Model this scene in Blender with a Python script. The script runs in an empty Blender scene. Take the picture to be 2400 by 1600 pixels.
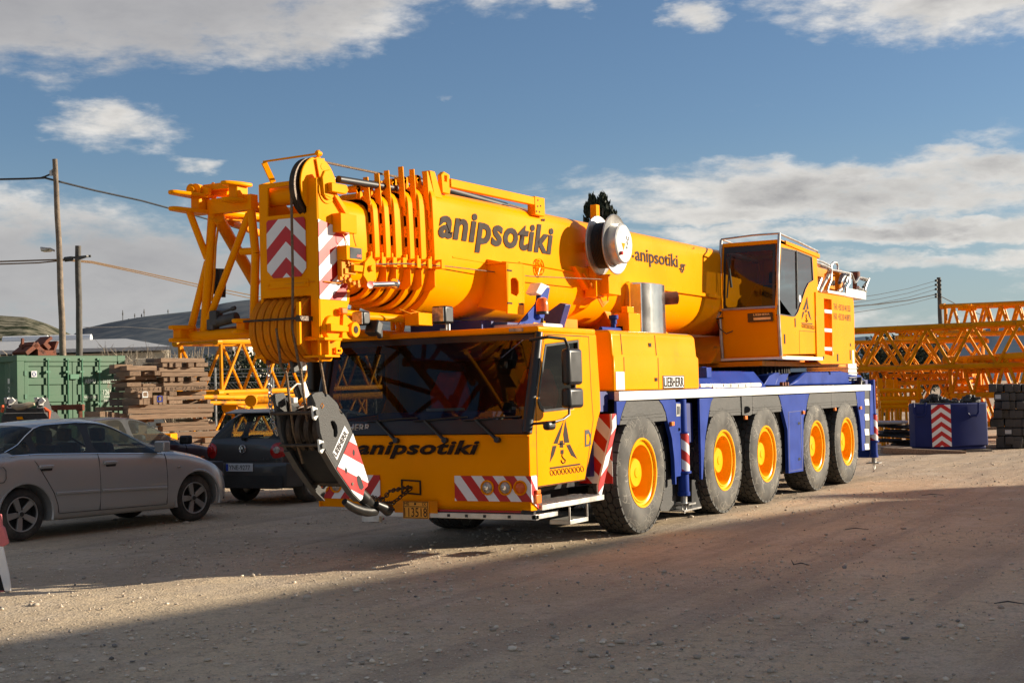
import bpy, bmesh, math, random
from mathutils import Vector as V, Matrix, noise
R = math.radians
random.seed(7)
C = bpy.context.scene.collection
# ------------------------------------------------------------------ camera
CAM = V((-14.630, -6.563, 1.635)); YAW, PIT, ROL, FPX = 0.5123, 0.0364, -0.0254, 3277.1
CF = V((math.cos(YAW)*math.cos(PIT), math.sin(YAW)*math.cos(PIT), math.sin(PIT)))
_r = CF.cross(V((0, 0, 1))).normalized(); _u = _r.cross(CF)
CR = _r*math.cos(ROL) + _u*math.sin(ROL); CU = _u*math.cos(ROL) - _r*math.sin(ROL)
cd = bpy.data.cameras.new("camera"); cam = bpy.data.objects.new("camera", cd); C.objects.link(cam)
m = Matrix((CR, CU, -CF)).transposed().to_4x4(); m.translation = CAM; cam.matrix_world = m
cd.sensor_width = 36; cd.lens = 36*FPX/2400; cd.clip_start = .1; cd.clip_end = 30000
bpy.context.scene.camera = cam
# ------------------------------------------------------------------ light
SUN_EL, SUN_AZ = R(15.5), R(-48); SUNV = V((math.cos(SUN_AZ), math.sin(SUN_AZ), math.tan(SUN_EL))).normalized()
sc = bpy.context.scene
sc.view_settings.view_transform = 'Standard'; sc.view_settings.look = 'None'
sc.view_settings.exposure = 0.85; sc.view_settings.gamma = 1
sd = bpy.data.lights.new("sun", 'SUN'); sd.energy = 5.0; sd.angle = R(.53); sd.color = (1, .88, .70)
so = bpy.data.objects.new("sun", sd); C.objects.link(so); so.rotation_euler = SUNV.to_track_quat('Z', 'Y').to_euler()
w = bpy.data.worlds.new("World"); sc.world = w; w.use_nodes = True
NT = w.node_tree; NT.nodes.clear()
def nd(t, typ, **k):
    n = t.nodes.new(typ)
    for a, b in k.items():
        if a.startswith('i_'): n.inputs[int(a[2:]) if a[2:].isdigit() else a[2:].replace('_', ' ')].default_value = b
        else: setattr(n, a, b)
    return n
class X:
    "tiny expression wrapper over math nodes"
    def __init__(s, t, o): s.t, s.o = t, o
    def _m(s, op, *a, clamp=False):
        n = s.t.nodes.new('ShaderNodeMath'); n.operation = op; n.use_clamp = clamp
        for i, v in enumerate((s,)+a):
            if isinstance(v, X): s.t.links.new(v.o, n.inputs[i])
            else: n.inputs[i].default_value = v
        return X(s.t, n.outputs[0])
    def __add__(s, b): return s._m('ADD', b)
    def __sub__(s, b): return s._m('SUBTRACT', b)
    def __mul__(s, b): return s._m('MULTIPLY', b)
    def mx(s, b): return s._m('MAXIMUM', b)
    def mn(s, b): return s._m('MINIMUM', b)
    def sq(s): return s._m('MULTIPLY', s)
    def sm(s, a, b):
        n = s.t.nodes.new('ShaderNodeMapRange'); n.interpolation_type = 'SMOOTHSTEP'
        s.t.links.new(s.o, n.inputs[0]); n.inputs[1].default_value = a; n.inputs[2].default_value = b
        return X(s.t, n.outputs[0])
def mixc(t, f, a, b):
    n = nd(t, 'ShaderNodeMix', data_type='RGBA')
    for s, v in ((n.inputs[0], f), (n.inputs[6], a), (n.inputs[7], b)):
        if isinstance(v, X): t.links.new(v.o, s)
        elif hasattr(v, 'links'): t.links.new(v, s)
        else: s.default_value = v if not isinstance(v, tuple) else (*v, 1)[:4]
    return n.outputs[2]
sky = nd(NT, 'ShaderNodeTexSky', sky_type='NISHITA', sun_disc=False, sun_elevation=SUN_EL, sun_rotation=math.pi/2-SUN_AZ, altitude=100, air_density=1.0, dust_density=.5, ozone_density=1.6)
tc = nd(NT, 'ShaderNodeTexCoord'); sp = nd(NT, 'ShaderNodeSeparateXYZ'); NT.links.new(tc.outputs['Generated'], sp.inputs[0])
dx, dy, dz = [X(NT, sp.outputs[i]) for i in range(3)]
az = dy._m('ARCTAN2', dx); el = dz._m('ARCSINE'); elT = el
cv = nd(NT, 'ShaderNodeCombineXYZ'); NT.links.new((az*1.0).o, cv.inputs[0]); NT.links.new((el*2.7).o, cv.inputs[1])
def nz(scale, det, rough=.55, off=0., dist=0.):
    n = nd(NT, 'ShaderNodeTexNoise', noise_dimensions='4D'); n.inputs['W'].default_value = off
    n.inputs['Scale'].default_value = scale; n.inputs['Detail'].default_value = det; n.inputs['Roughness'].default_value = rough; n.inputs['Distortion'].default_value = dist
    NT.links.new(cv.outputs[0], n.inputs['Vector']); return X(NT, n.outputs[0])
azw, elw = az + (nz(16, 5, .6, 11.)-.5)*.075, el + (nz(18, 5, .6, 17.)-.5)*.034
def pix(px, py):
    d = (CF + CR*((px-1200)/FPX) + CU*((800-py)/FPX)).normalized()
    return math.atan2(d.y, d.x), math.asin(d.z)
def ell(px, py, rx, ry, amp, tilt=0.):
    a, e = pix(px, py); A = azw-a; E = elw-e
    c, s = math.cos(R(tilt)), math.sin(R(tilt))
    u = (A*c+E*s)*(FPX/rx); v = (E*c-A*s)*(FPX/ry)
    return ((u.sq()+v.sq())*-1.0+1.0).mx(-1.5)*amp
D = ell(100, -150, 1480, 305, 1.4, -3)
for a in ((300, 300, 190, 70, .62), (455, 385, 70, 34, .45), (1620, 15, 95, 60, .62), (1350, 0, 60, 40, .45), (2300, -60, 520, 165, .95, 3), (1040, 226, 38, 18, .3),
          (60, 620, 720, 185, .9, 2), (330, 740, 600, 110, .6), (1900, 445, 600, 84, .98, 3), (2300, 400, 330, 60, .8, 4), (2050, 545, 640, 30, .74, 2), (2150, 612, 560, 30, .66, 2), (1700, 500, 420, 34, .7, 3),
          (1500, 470, 330, 60, .55, 4), (1000, 520, 400, 60, .35), (2150, 740, 520, 34, .35, 2), (700, 640, 500, 80, .35), (-2500, 300, 1500, 300, .7), (4400, 350, 1500, 400, .7), (7000, 100, 1500, 300, .6), (-5500, 200, 1400, 300, .6)):
    D = D.mx(ell(*a))
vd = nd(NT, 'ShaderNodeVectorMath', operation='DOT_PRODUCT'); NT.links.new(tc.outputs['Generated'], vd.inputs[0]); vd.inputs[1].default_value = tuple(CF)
offv = X(NT, vd.outputs['Value']).sm(.86, .70)           # broken cloud added outside the view to lift the fill light
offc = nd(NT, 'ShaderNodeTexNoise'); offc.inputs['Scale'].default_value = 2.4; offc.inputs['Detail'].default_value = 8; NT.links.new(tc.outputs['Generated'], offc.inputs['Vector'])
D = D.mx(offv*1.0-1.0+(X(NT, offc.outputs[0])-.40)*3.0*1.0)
fb = nz(8.5, 9, .60, 1.3, .3); fs = nz(34, 6, .62, 4.1)
dens = D*.9 + (fb-.5)*2.3 + (fs-.5)*.9 - .05
alpha = dens.sm(-.02, .66)
thick = (dens + (nz(12, 5, .55, 7.7)-.5)*1.1).sm(.35, 1.35)
SKYS = .05
hz = elT.sm(R(11), R(0))
skt = nd(NT, 'ShaderNodeMix', data_type='RGBA', blend_type='MULTIPLY'); skt.inputs[0].default_value = 1; NT.links.new(sky.outputs[0], skt.inputs[6]); skt.inputs[7].default_value = (.86, 1.0, 1.20, 1)
bl = mixc(NT, hz*.62, skt.outputs[2], (4.3, 5.2, 5.8))
bright = mixc(NT, (fs-.5).sm(-.3, .35), (7.4, 7.1, 6.6), (10.4, 10.0, 9.4))
cc = mixc(NT, thick, bright, (3.9, 3.75, 3.75))
gm1, gm2 = ell(180, 700, 900, 240, 1.).mx(0.), ell(150, -60, 950, 300, 1.).mx(0.)
cc = mixc(NT, ((gm1.sm(0, .8)*.75).mx(gm2.sm(.1, .9)*.8)), cc, (4.3, 4.25, 4.4))
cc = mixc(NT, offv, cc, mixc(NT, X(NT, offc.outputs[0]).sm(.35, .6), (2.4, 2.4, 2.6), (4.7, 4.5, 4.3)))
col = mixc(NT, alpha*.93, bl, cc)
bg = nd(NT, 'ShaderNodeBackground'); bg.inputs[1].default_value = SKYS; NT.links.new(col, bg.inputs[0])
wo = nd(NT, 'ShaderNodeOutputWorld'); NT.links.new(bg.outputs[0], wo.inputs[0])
# ------------------------------------------------------------------ measuring helper: where a sight line meets a real plane
def P(px, py, ax, val):
    d = CF + CR*((px-1200)/FPX) + CU*((800-py)/FPX)
    i = 'xyz'.index(ax); t = (val-CAM[i])/d[i]; return CAM + d*t
def Q(K, a, b, ax, val): return P(K[0]+a/K[2], K[1]+b/K[2], ax, val)
def QL(K, ax, val, *pts): return [Q(K, a, b, ax, val) for a, b in pts]
# ------------------------------------------------------------------ materials
MT = {}
def mat(name, col, rough=.5, metal=0., var=.12, vs=6., bump=0., bs=40., spec=.5, coat=0., col2=None, f2=0., s2=3., trans=0., emit=None, dust=0.):
    mm = bpy.data.materials.new(name); mm.use_nodes = True; t = mm.node_tree; b = t.nodes['Principled BSDF']
    g = nd(t, 'ShaderNodeTexCoord').outputs['Object']
    n = nd(t, 'ShaderNodeTexNoise'); n.inputs['Scale'].default_value = vs; n.inputs['Detail'].default_value = 6; t.links.new(g, n.inputs['Vector'])
    nx = X(t, n.outputs[0])
    c = mixc(t, nx.sm(.3, .7), tuple(max(0, v*(1-var)) for v in col), tuple(min(1, v*(1+var)) for v in col))
    if col2:
        n2 = nd(t, 'ShaderNodeTexNoise'); n2.inputs['Scale'].default_value = s2; n2.inputs['Detail'].default_value = 8; n2.inputs['Roughness'].default_value = .65; t.links.new(g, n2.inputs['Vector'])
        c = mixc(t, X(t, n2.outputs[0]).sm(.62-f2, .72-f2*.6), c, col2)
    if dust:
        n3 = nd(t, 'ShaderNodeTexNoise'); n3.inputs['Scale'].default_value = 2.3; n3.inputs['Detail'].default_value = 9; n3.inputs['Roughness'].default_value = .7; t.links.new(g, n3.inputs['Vector'])
        c = mixc(t, X(t, n3.outputs[0]).sm(.4, .75)*dust, c, (.32, .27, .21))
    t.links.new(c, b.inputs['Base Color'])
    rr = nx.sm(.25, .75)*(.22*rough)+rough*.88; t.links.new(rr.o, b.inputs['Roughness'])
    b.inputs['Metallic'].default_value = metal; b.inputs['Specular IOR Level'].default_value = spec; b.inputs['Coat Weight'].default_value = coat; b.inputs['Coat Roughness'].default_value = .06
    if bump:
        n4 = nd(t, 'ShaderNodeTexNoise'); n4.inputs['Scale'].default_value = bs; n4.inputs['Detail'].default_value = 5; t.links.new(g, n4.inputs['Vector'])
        bp = nd(t, 'ShaderNodeBump'); bp.inputs['Strength'].default_value = bump; bp.inputs['Distance'].default_value = .02
        t.links.new(n4.outputs[0], bp.inputs['Height']); t.links.new(bp.outputs[0], b.inputs['Normal'])
    if emit: b.inputs['Emission Color'].default_value = (*emit, 1); b.inputs['Emission Strength'].default_value = 1
    if name.startswith('yellow'): b.inputs['Specular Tint'].default_value = (1, .62, .08, 1)
    MT[name] = mm; return mm
def glass(name, tint, rough=.02, body=.0):
    mm = bpy.data.materials.new(name); mm.use_nodes = True; t = mm.node_tree; t.nodes.clear()
    o = nd(t, 'ShaderNodeOutputMaterial'); mx = nd(t, 'ShaderNodeMixShader'); tr = nd(t, 'ShaderNodeBsdfTransparent'); gl = nd(t, 'ShaderNodeBsdfGlossy')
    tr.inputs[0].default_value = (*tint, 1); gl.inputs['Roughness'].default_value = rough; gl.inputs[0].default_value = (1, 1, 1, 1)
    fr = nd(t, 'ShaderNodeFresnel'); fr.inputs[0].default_value = 1.55; f = X(t, fr.outputs[0])*.52
    t.links.new(f.o, mx.inputs[0]); t.links.new(tr.outputs[0], mx.inputs[1]); t.links.new(gl.outputs[0], mx.inputs[2])
    if body:
        m2 = nd(t, 'ShaderNodeMixShader'); df = nd(t, 'ShaderNodeBsdfDiffuse'); df.inputs[0].default_value = (.25, .24, .2, 1); m2.inputs[0].default_value = body
        t.links.new(mx.outputs[0], m2.inputs[1]); t.links.new(df.outputs[0], m2.inputs[2]); t.links.new(m2.outputs[0], o.inputs[0])
    else: t.links.new(mx.outputs[0], o.inputs[0])
    MT[name] = mm; return mm
YEL = (.97, .325, .0004)
mat('yellow', YEL, .27, var=.05, vs=1.5, coat=.02, spec=.10, col2=(.72, .27, .012), f2=-.01, s2=2.2)
mat('yellow_worn', (.74, .24, .006), .45, spec=.25, var=.10, vs=5, col2=(.35, .16, .03), f2=.02, s2=5, dust=.10)
mat('yellow_old', (.74, .275, .004), .5, spec=.25, var=.16, vs=1.2, col2=(.28, .11, .03), f2=.06, s2=3.5)
mat('rim_yellow', (.95, .43, .004), .3, var=.06, vs=4, spec=.15, dust=.05)
mat('blue', (.012, .042, .27), .42, var=.12, vs=3, dust=.012, spec=.14)
mat('ballast_blue', (.010, .019, .115), .55, var=.12, vs=2, dust=.02, spec=.2)
mat('blue_dark', (.012, .022, .16), .5, var=.15, vs=3, dust=.06)
mat('white', (.80, .79, .76), .45, var=.04)
mat('cream', (.78, .76, .68), .5, var=.05)
mat('red', (.52, .008, .008), .4, var=.06)
mat('whiter', (.80, .80, .80), .4, var=.03)
mat('black', (.018, .018, .018), .45, var=.2)
mat('blackmark', (.035, .022, .016), .7, spec=.15, var=.25, vs=12)
mat('plastic', (.014, .014, .014), .38, var=.15)
mat('rubber', (.05, .047, .042), .75, var=.25, vs=14, bump=.3, bs=60, col2=(.10, .085, .065), f2=.05, s2=8)
mat('fender', (.019, .018, .016), .6, var=.25, vs=6, bump=.15, dust=.05)
mat('darkmetal', (.05, .048, .045), .55, var=.3, vs=9, col2=(.10, .06, .035), f2=.05)
mat('grease', (.07, .05, .035), .5, metal=.6, var=.35, vs=18, bump=.3)
mat('rope', (.20, .13, .075), .6, metal=.4, var=.3, vs=50, bump=.6, bs=160)
mat('hookblack', (.06, .058, .055), .7, var=.18, vs=30, bump=.4, bs=90)
mat('steel', (.55, .53, .50), .32, metal=.85, var=.15, vs=8)
mat('galv', (.46, .45, .43), .35, metal=.65, var=.14, vs=9)
mat('chrome', (.86, .85, .83), .16, metal=.95, var=.08, vs=5)
mat('alu', (.62, .60, .56), .38, metal=.7, var=.15, vs=6, dust=.2)
mat('amber', (.80, .14, .01), .25, var=.1)
mat('orangelens', (.85, .20, .02), .3, var=.1)
mat('lens', (.42, .38, .33), .18, metal=.3, var=.3, vs=30)
mat('redlens', (.42, .01, .01), .15, var=.2, coat=.5)
mat('seat', (.03, .035, .05), .8, var=.2)
mat('vest', (.80, .05, .02), .7, var=.12, vs=9, bump=.5, bs=9)
mat('silver', (.46, .45, .43), .30, metal=.35, var=.02, vs=1, coat=.5, dust=.03)
mat('carbon', (.056, .053, .049), .38, metal=.3, var=.08, vs=2, coat=.4, dust=.06)
mat('maroon', (.055, .011, .010), .38, var=.1, vs=2, coat=.35, dust=.04)
mat('tyre', (.025, .024, .023), .8, var=.3, vs=12, bump=.3, bs=50, dust=.35)
mat('alloy', (.42, .41, .39), .35, metal=.6, var=.1, dust=.3)
mat('dark', (.008, .008, .009), .8)
mat('interior', (.035, .035, .04), .8, var=.2)
mat('dash', (.10, .10, .105), .7, var=.2)
mat('green', (.028, .105, .047), .5, var=.12, vs=1.5, col2=(.14, .07, .035), f2=.0, s2=2.6, dust=.07)
mat('greenrod', (.045, .16, .085), .5, var=.15)
mat('lettering', (.62, .66, .58), .6, var=.15, vs=30)
mat('concrete', (.075, .07, .065), .85, var=.25, vs=4, bump=.3, bs=25)
mat('rust', (.16, .045, .02), .8, var=.3, vs=10, bump=.3)
mat('pole', (.20, .155, .115), .85, var=.3, vs=6, bump=.5, bs=20)
mat('pole_grey', (.10, .09, .078), .85, var=.3, vs=6, bump=.5, bs=20)
mat('whitewall', (.72, .66, .54), .7, var=.05)
mat('roofgrey', (.46, .46, .46), .7, var=.08)
mat('wallgrey', (.22, .20, .18), .8, var=.1)
mat('plate', (.80, .34, .02), .45, var=.05)
mat('plate_white', (.55, .56, .56), .4, var=.05)
mat('plate_blue', (.02, .05, .35), .4)
mat('glassdark', (.012, .014, .016), .06, spec=.8)
mat('screen', (.05, .055, .06), .2, var=.2)
mat('digits', (.9, .12, .08), .5, emit=(.5, .05, .03))
mat('pink', (.62, .16, .17), .6, var=.08)
mat('tarp', (.05, .05, .05), .7, var=.4, vs=4, bump=.8, bs=8)
mat('sandbag', (.45, .36, .24), .8, var=.2)
mat('orange_strap', (.8, .12, .03), .7)
glass('windscreen', (.42, .43, .41)); glass('cabglass', (.40, .43, .41), .02); glass('carglass', (.66, .74, .68), .03, body=.10)
# wood: grain stretched along the beam's own length
def woodmat(name, c, c2):
    mm = bpy.data.materials.new(name); mm.use_nodes = True; t = mm.node_tree; b = t.nodes['Principled BSDF']
    g = nd(t, 'ShaderNodeTexCoord').outputs['Object']; mp = nd(t, 'ShaderNodeMapping'); mp.inputs['Scale'].default_value = (1.2, 14, 14); t.links.new(g, mp.inputs[0])
    n = nd(t, 'ShaderNodeTexNoise'); n.inputs['Scale'].default_value = 2.2; n.inputs['Detail'].default_value = 8; n.inputs['Distortion'].default_value = 1.2; t.links.new(mp.outputs[0], n.inputs['Vector'])
    oi = nd(t, 'ShaderNodeObjectInfo'); f = X(t, oi.outputs['Random'])
    cc_ = mixc(t, X(t, n.outputs[0]).sm(.3, .7), c2, c)
    cc_ = mixc(t, f*.55, cc_, (.20, .13, .08))
    t.links.new(cc_, b.inputs['Base Color']); b.inputs['Roughness'].default_value = .85
    bp = nd(t, 'ShaderNodeBump'); bp.inputs['Strength'].default_value = .4; bp.inputs['Distance'].default_value = .01; t.links.new(n.outputs[0], bp.inputs['Height']); t.links.new(bp.outputs[0], b.inputs['Normal'])
    MT[name] = mm
woodmat('wood', (.33, .215, .135), (.17, .105, .065)); woodmat('woodgrey', (.24, .20, .16), (.14, .115, .09))
# tyre sidewall with pale scuff arcs
def scuffed():
    mm = bpy.data.materials.new('sidewall'); mm.use_nodes = True; t = mm.node_tree; b = t.nodes['Principled BSDF']
    g0_ = nd(t, 'ShaderNodeTexCoord').outputs['Object']; oi = nd(t, 'ShaderNodeObjectInfo'); va = nd(t, 'ShaderNodeVectorMath', operation='ADD'); rx_ = X(t, oi.outputs['Random'])*37.; t.links.new(g0_, va.inputs[0]); t.links.new(rx_.o, va.inputs[1]); g = va.outputs[0]
    ns = nd(t, 'ShaderNodeTexNoise'); ns.inputs['Scale'].default_value = 3; ns.inputs['Detail'].default_value = 5; t.links.new(g, ns.inputs['Vector'])
    base = mixc(t, X(t, ns.outputs[0]).sm(.35, .65), (.045, .041, .036), (.105, .097, .083))
    lines = None
    for sc_, w_ in ((4.0, 7.0), (7.5, 3.0), (2.6, 11.0)):
        vm = nd(t, 'ShaderNodeVectorMath', operation='ADD'); n2 = nd(t, 'ShaderNodeTexNoise', noise_dimensions='4D'); n2.inputs['W'].default_value = w_; n2.inputs['Scale'].default_value = 1.8; n2.inputs['Detail'].default_value = 1
        t.links.new(g, n2.inputs['Vector']); t.links.new(g, vm.inputs[0]); t.links.new(n2.outputs[1], vm.inputs[1])
        vo = nd(t, 'ShaderNodeTexVoronoi', feature='DISTANCE_TO_EDGE'); vo.inputs['Scale'].default_value = sc_; t.links.new(vm.outputs[0], vo.inputs['Vector'])
        l = X(t, vo.outputs[0]).sm(.012*sc_/4, 0); lines = l if lines is None else lines.mx(l)
    n5 = nd(t, 'ShaderNodeTexNoise'); n5.inputs['Scale'].default_value = 5; t.links.new(g, n5.inputs['Vector'])
    lines = lines*X(t, n5.outputs[0]).sm(.42, .62)
    t.links.new(mixc(t, lines*.75, base, (.42, .38, .31)), b.inputs['Base Color']); b.inputs['Roughness'].default_value = .8
    MT['sidewall'] = mm
scuffed()
# ------------------------------------------------------------------ mesh building
ORG = {}
def A3(v): return V(v)
class MB:
    def __init__(s): s.bm = bmesh.new(); s.mi = 0
    def face(s, pts):
        f = s.bm.faces.new([s.bm.verts.new(p) for p in pts]); f.material_index = s.mi; return f
    def box(s, a, b): return s.prism([(a[0], a[1], a[2]), (b[0], a[1], a[2]), (b[0], b[1], a[2]), (a[0], b[1], a[2])], (0, 0, b[2]-a[2]))
    def prism(s, pts, vec):
        pts = [V(p) for p in pts]; vec = V(vec); n = len(pts)
        a = [s.bm.verts.new(p) for p in pts]; b = [s.bm.verts.new(p+vec) for p in pts]; fs = []
        fs.append(s.bm.faces.new(a[::-1])); fs.append(s.bm.faces.new(b))
        for i in range(n): fs.append(s.bm.faces.new((a[i], a[(i+1) % n], b[(i+1) % n], b[i])))
        for f in fs: f.material_index = s.mi
        return s
    def plate(s, outer, holes, vec):
        b2 = bmesh.new(); es = []
        for lp in [outer]+list(holes):
            vs = [b2.verts.new(p) for p in lp]; es += [b2.edges.new((vs[i], vs[(i+1) % len(vs)])) for i in range(len(vs))]
        bmesh.ops.triangle_fill(b2, edges=es, use_beauty=True, use_dissolve=False)
        bmesh.ops.recalc_face_normals(b2, faces=b2.faces)
        bmesh.ops.dissolve_limit(b2, angle_limit=.01, verts=b2.verts, edges=b2.edges)
        r = bmesh.ops.extrude_face_region(b2, geom=list(b2.faces))
        vs = [g for g in r['geom'] if isinstance(g, bmesh.types.BMVert)]; bmesh.ops.translate(b2, verts=vs, vec=V(vec))
        bmesh.ops.recalc_face_normals(b2, faces=b2.faces)
        for f in b2.faces: f.material_index = s.mi
        me = bpy.data.meshes.new('t'); b2.to_mesh(me); s.bm.from_mesh(me); bpy.data.meshes.remove(me); b2.free(); return s
    def obox(s, c, sz, mtx=None):
        c = V(c); M_ = mtx or Matrix.Identity(3); x, y, z = [v/2 for v in sz]
        return s.prism([c+M_@V((a*x, b*y, -z)) for a, b in ((-1, -1), (1, -1), (1, 1), (-1, 1))], M_@V((0, 0, 2*z)))
    def beam(s, p, q, w, h, up=(0, 0, 1)):
        p, q = V(p), V(q); d = (q-p).normalized(); u = V(up); r = d.cross(u)
        if r.length < 1e-4: r = d.cross(V((0, 1, 0)))
        r.normalize(); u = r.cross(d)
        return s.prism([p+r*a*w/2+u*b*h/2 for a, b in ((-1, -1), (1, -1), (1, 1), (-1, 1))], q-p)
    def cyl(s, p, q, r0, r1=None, n=16):
        p, q = V(p), V(q); r1 = r0 if r1 is None else r1; d = (q-p).normalized(); a = d.orthogonal().normalized(); b = d.cross(a)
        va = []; vb = []
        for i in range(n):
            t = 2*math.pi*i/n; e = a*math.cos(t)+b*math.sin(t); va.append(s.bm.verts.new(p+e*r0)); vb.append(s.bm.verts.new(q+e*r1))
        fs = [s.bm.faces.new(va[::-1]), s.bm.faces.new(vb)]+[s.bm.faces.new((va[i], va[(i+1) % n], vb[(i+1) % n], vb[i])) for i in range(n)]
        for f in fs: f.material_index = s.mi
        return s
    def tube(s, pts, r, n=8, closed=False):
        pts = [V(p) for p in pts]; rings = []; N_ = len(pts); a = None
        for i, p in enumerate(pts):
            if closed: d = (pts[(i+1) % N_]-pts[i-1])
            else: d = (pts[min(i+1, N_-1)]-pts[max(i-1, 0)])
            d.normalize()
            a = d.orthogonal() if a is None else a-d*a.dot(d)
            a.normalize(); b = d.cross(a); rr = r[i] if isinstance(r, (list, tuple)) else r
            rings.append([s.bm.verts.new(p+(a*math.cos(2*math.pi*k/n)+b*math.sin(2*math.pi*k/n))*rr) for k in range(n)])
        fs = []
        for i in range(N_ if closed else N_-1):
            A, B = rings[i], rings[(i+1) % N_]
            for k in range(n): fs.append(s.bm.faces.new((A[k], A[(k+1) % n], B[(k+1) % n], B[k])))
        if not closed: fs += [s.bm.faces.new(rings[0][::-1]), s.bm.faces.new(rings[-1])]
        for f in fs: f.material_index = s.mi
        return s
    def lathe(s, prof, o, axis, n=32, mi=None):
        o, d = V(o), V(axis).normalized(); a = d.orthogonal().normalized(); b = d.cross(a); rings = []
        for r, h in prof: rings.append([s.bm.verts.new(o+d*h+(a*math.cos(2*math.pi*k/n)+b*math.sin(2*math.pi*k/n))*max(r, .0005)) for k in range(n)])
        for i in range(len(prof)-1):
            for k in range(n):
                f = s.bm.faces.new((rings[i][k], rings[i][(k+1) % n], rings[i+1][(k+1) % n], rings[i+1][k])); f.material_index = s.mi
        return s
    def loft(s, rings, cap=True, closed=True):
        vs = [[s.bm.verts.new(p) for p in r] for r in rings]; n = len(rings[0])
        for i in range(len(vs)-1):
            for k in range(n if closed else n-1):
                f = s.bm.faces.new((vs[i][k], vs[i][(k+1) % n], vs[i+1][(k+1) % n], vs[i+1][k])); f.material_index = s.mi
        if cap: s.bm.faces.new(vs[0][::-1]).material_index = s.mi; s.bm.faces.new(vs[-1]).material_index = s.mi
        return s
    def build(s, name, mats, parent=None, bevel=0, seg=2, smooth=32, fix=True, sub=0):
        org = ORG.get(parent.name, V((0, 0, 0))) if parent else V((0, 0, 0))
        if fix: bmesh.ops.recalc_face_normals(s.bm, faces=s.bm.faces)
        if org.length: bmesh.ops.translate(s.bm, verts=s.bm.verts, vec=-org)
        me = bpy.data.meshes.new(name); s.bm.to_mesh(me); s.bm.free()
        for k in (mats if isinstance(mats, (list, tuple)) else [mats]): me.materials.append(MT[k])
        if smooth:
            me.shade_smooth(); me.set_sharp_from_angle(angle=R(smooth))
        o = bpy.data.objects.new(name, me); C.objects.link(o); ORG[o.name] = org
        if parent: o.parent = parent
        if bevel:
            b = o.modifiers.new('b', 'BEVEL'); b.width = bevel; b.segments = seg; b.limit_method = 'ANGLE'; b.angle_limit = R(40); b.harden_normals = False
        if sub: q = o.modifiers.new('s', 'SUBSURF'); q.levels = sub; q.render_levels = sub
        return o
def tag(o, label=None, cat=None, group=None, kind=None):
    if label: o['label'] = label
    if cat: o['category'] = cat
    if group: o['group'] = group
    if kind: o['kind'] = kind
    elif cat: o['kind'] = 'thing'
    return o
def root(name, loc, label, cat, group=None, rz=0):
    o = bpy.data.objects.new(name, None); C.objects.link(o); o.location = loc; o.rotation_euler = (0, 0, rz); o.empty_display_size = .2
    ORG[o.name] = V((0, 0, 0)) if rz or rz == 'local' else V(loc); return tag(o, label, cat, group)
def lroot(name, loc, rz, label, cat, group=None):
    o = root(name, loc, label, cat, group); o.rotation_euler = (0, 0, rz); ORG[o.name] = V((0, 0, 0)); return o
def copy_tree(o, parent=None):
    c = o.copy(); C.objects.link(c); ORG[c.name] = ORG.get(o.name, V((0, 0, 0)))
    if parent: c.parent = parent
    for ch in list(o.children): copy_tree(ch, c)
    return c
# stripes: bands across a polygon in the plane O + U*a + W*b
def clip(poly, n, d, keep):
    out = []; L = len(poly)
    for i in range(L):
        p, q = poly[i], poly[(i+1) % L]; a = (n[0]*p[0]+n[1]*p[1]-d)*keep; b = (n[0]*q[0]+n[1]*q[1]-d)*keep
        if a >= 0: out.append(p)
        if (a > 0 > b) or (a < 0 < b):
            t = a/(a-b); out.append((p[0]+(q[0]-p[0])*t, p[1]+(q[1]-p[1])*t))
    return out
def stripes(name, parent, O, U, W, poly, n, wd, ph=0., mats=('red', 'whiter'), chev=None, th=.004):
    O, U, W = V(O), V(U).normalized(), V(W).normalized(); Nn = U.cross(W).normalized(); b = MB()
    parts = [(poly, n)]
    if chev is not None: parts = [(clip(poly, (1, 0), chev, 1), n), (clip(poly, (1, 0), chev, -1), (-n[0], n[1]))]
    for pl, nn in parts:
        if len(pl) < 3: continue
        l = math.hypot(*nn); nn = (nn[0]/l, nn[1]/l); of = (chev or 0)*nn[0]
        vals = [nn[0]*p[0]+nn[1]*p[1]-of-ph for p in pl]; k = math.floor(min(vals)/wd)
        while k*wd < max(vals):
            q = clip(clip(pl, nn, k*wd+ph+of, 1), nn, (k+1)*wd+ph+of, -1)
            if len(q) > 2:
                b.mi = k % 2; b.prism([O+U*x+W*y for x, y in q], Nn*th)
            k += 1
    return b.build(name, list(mats), parent, smooth=0)
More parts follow.
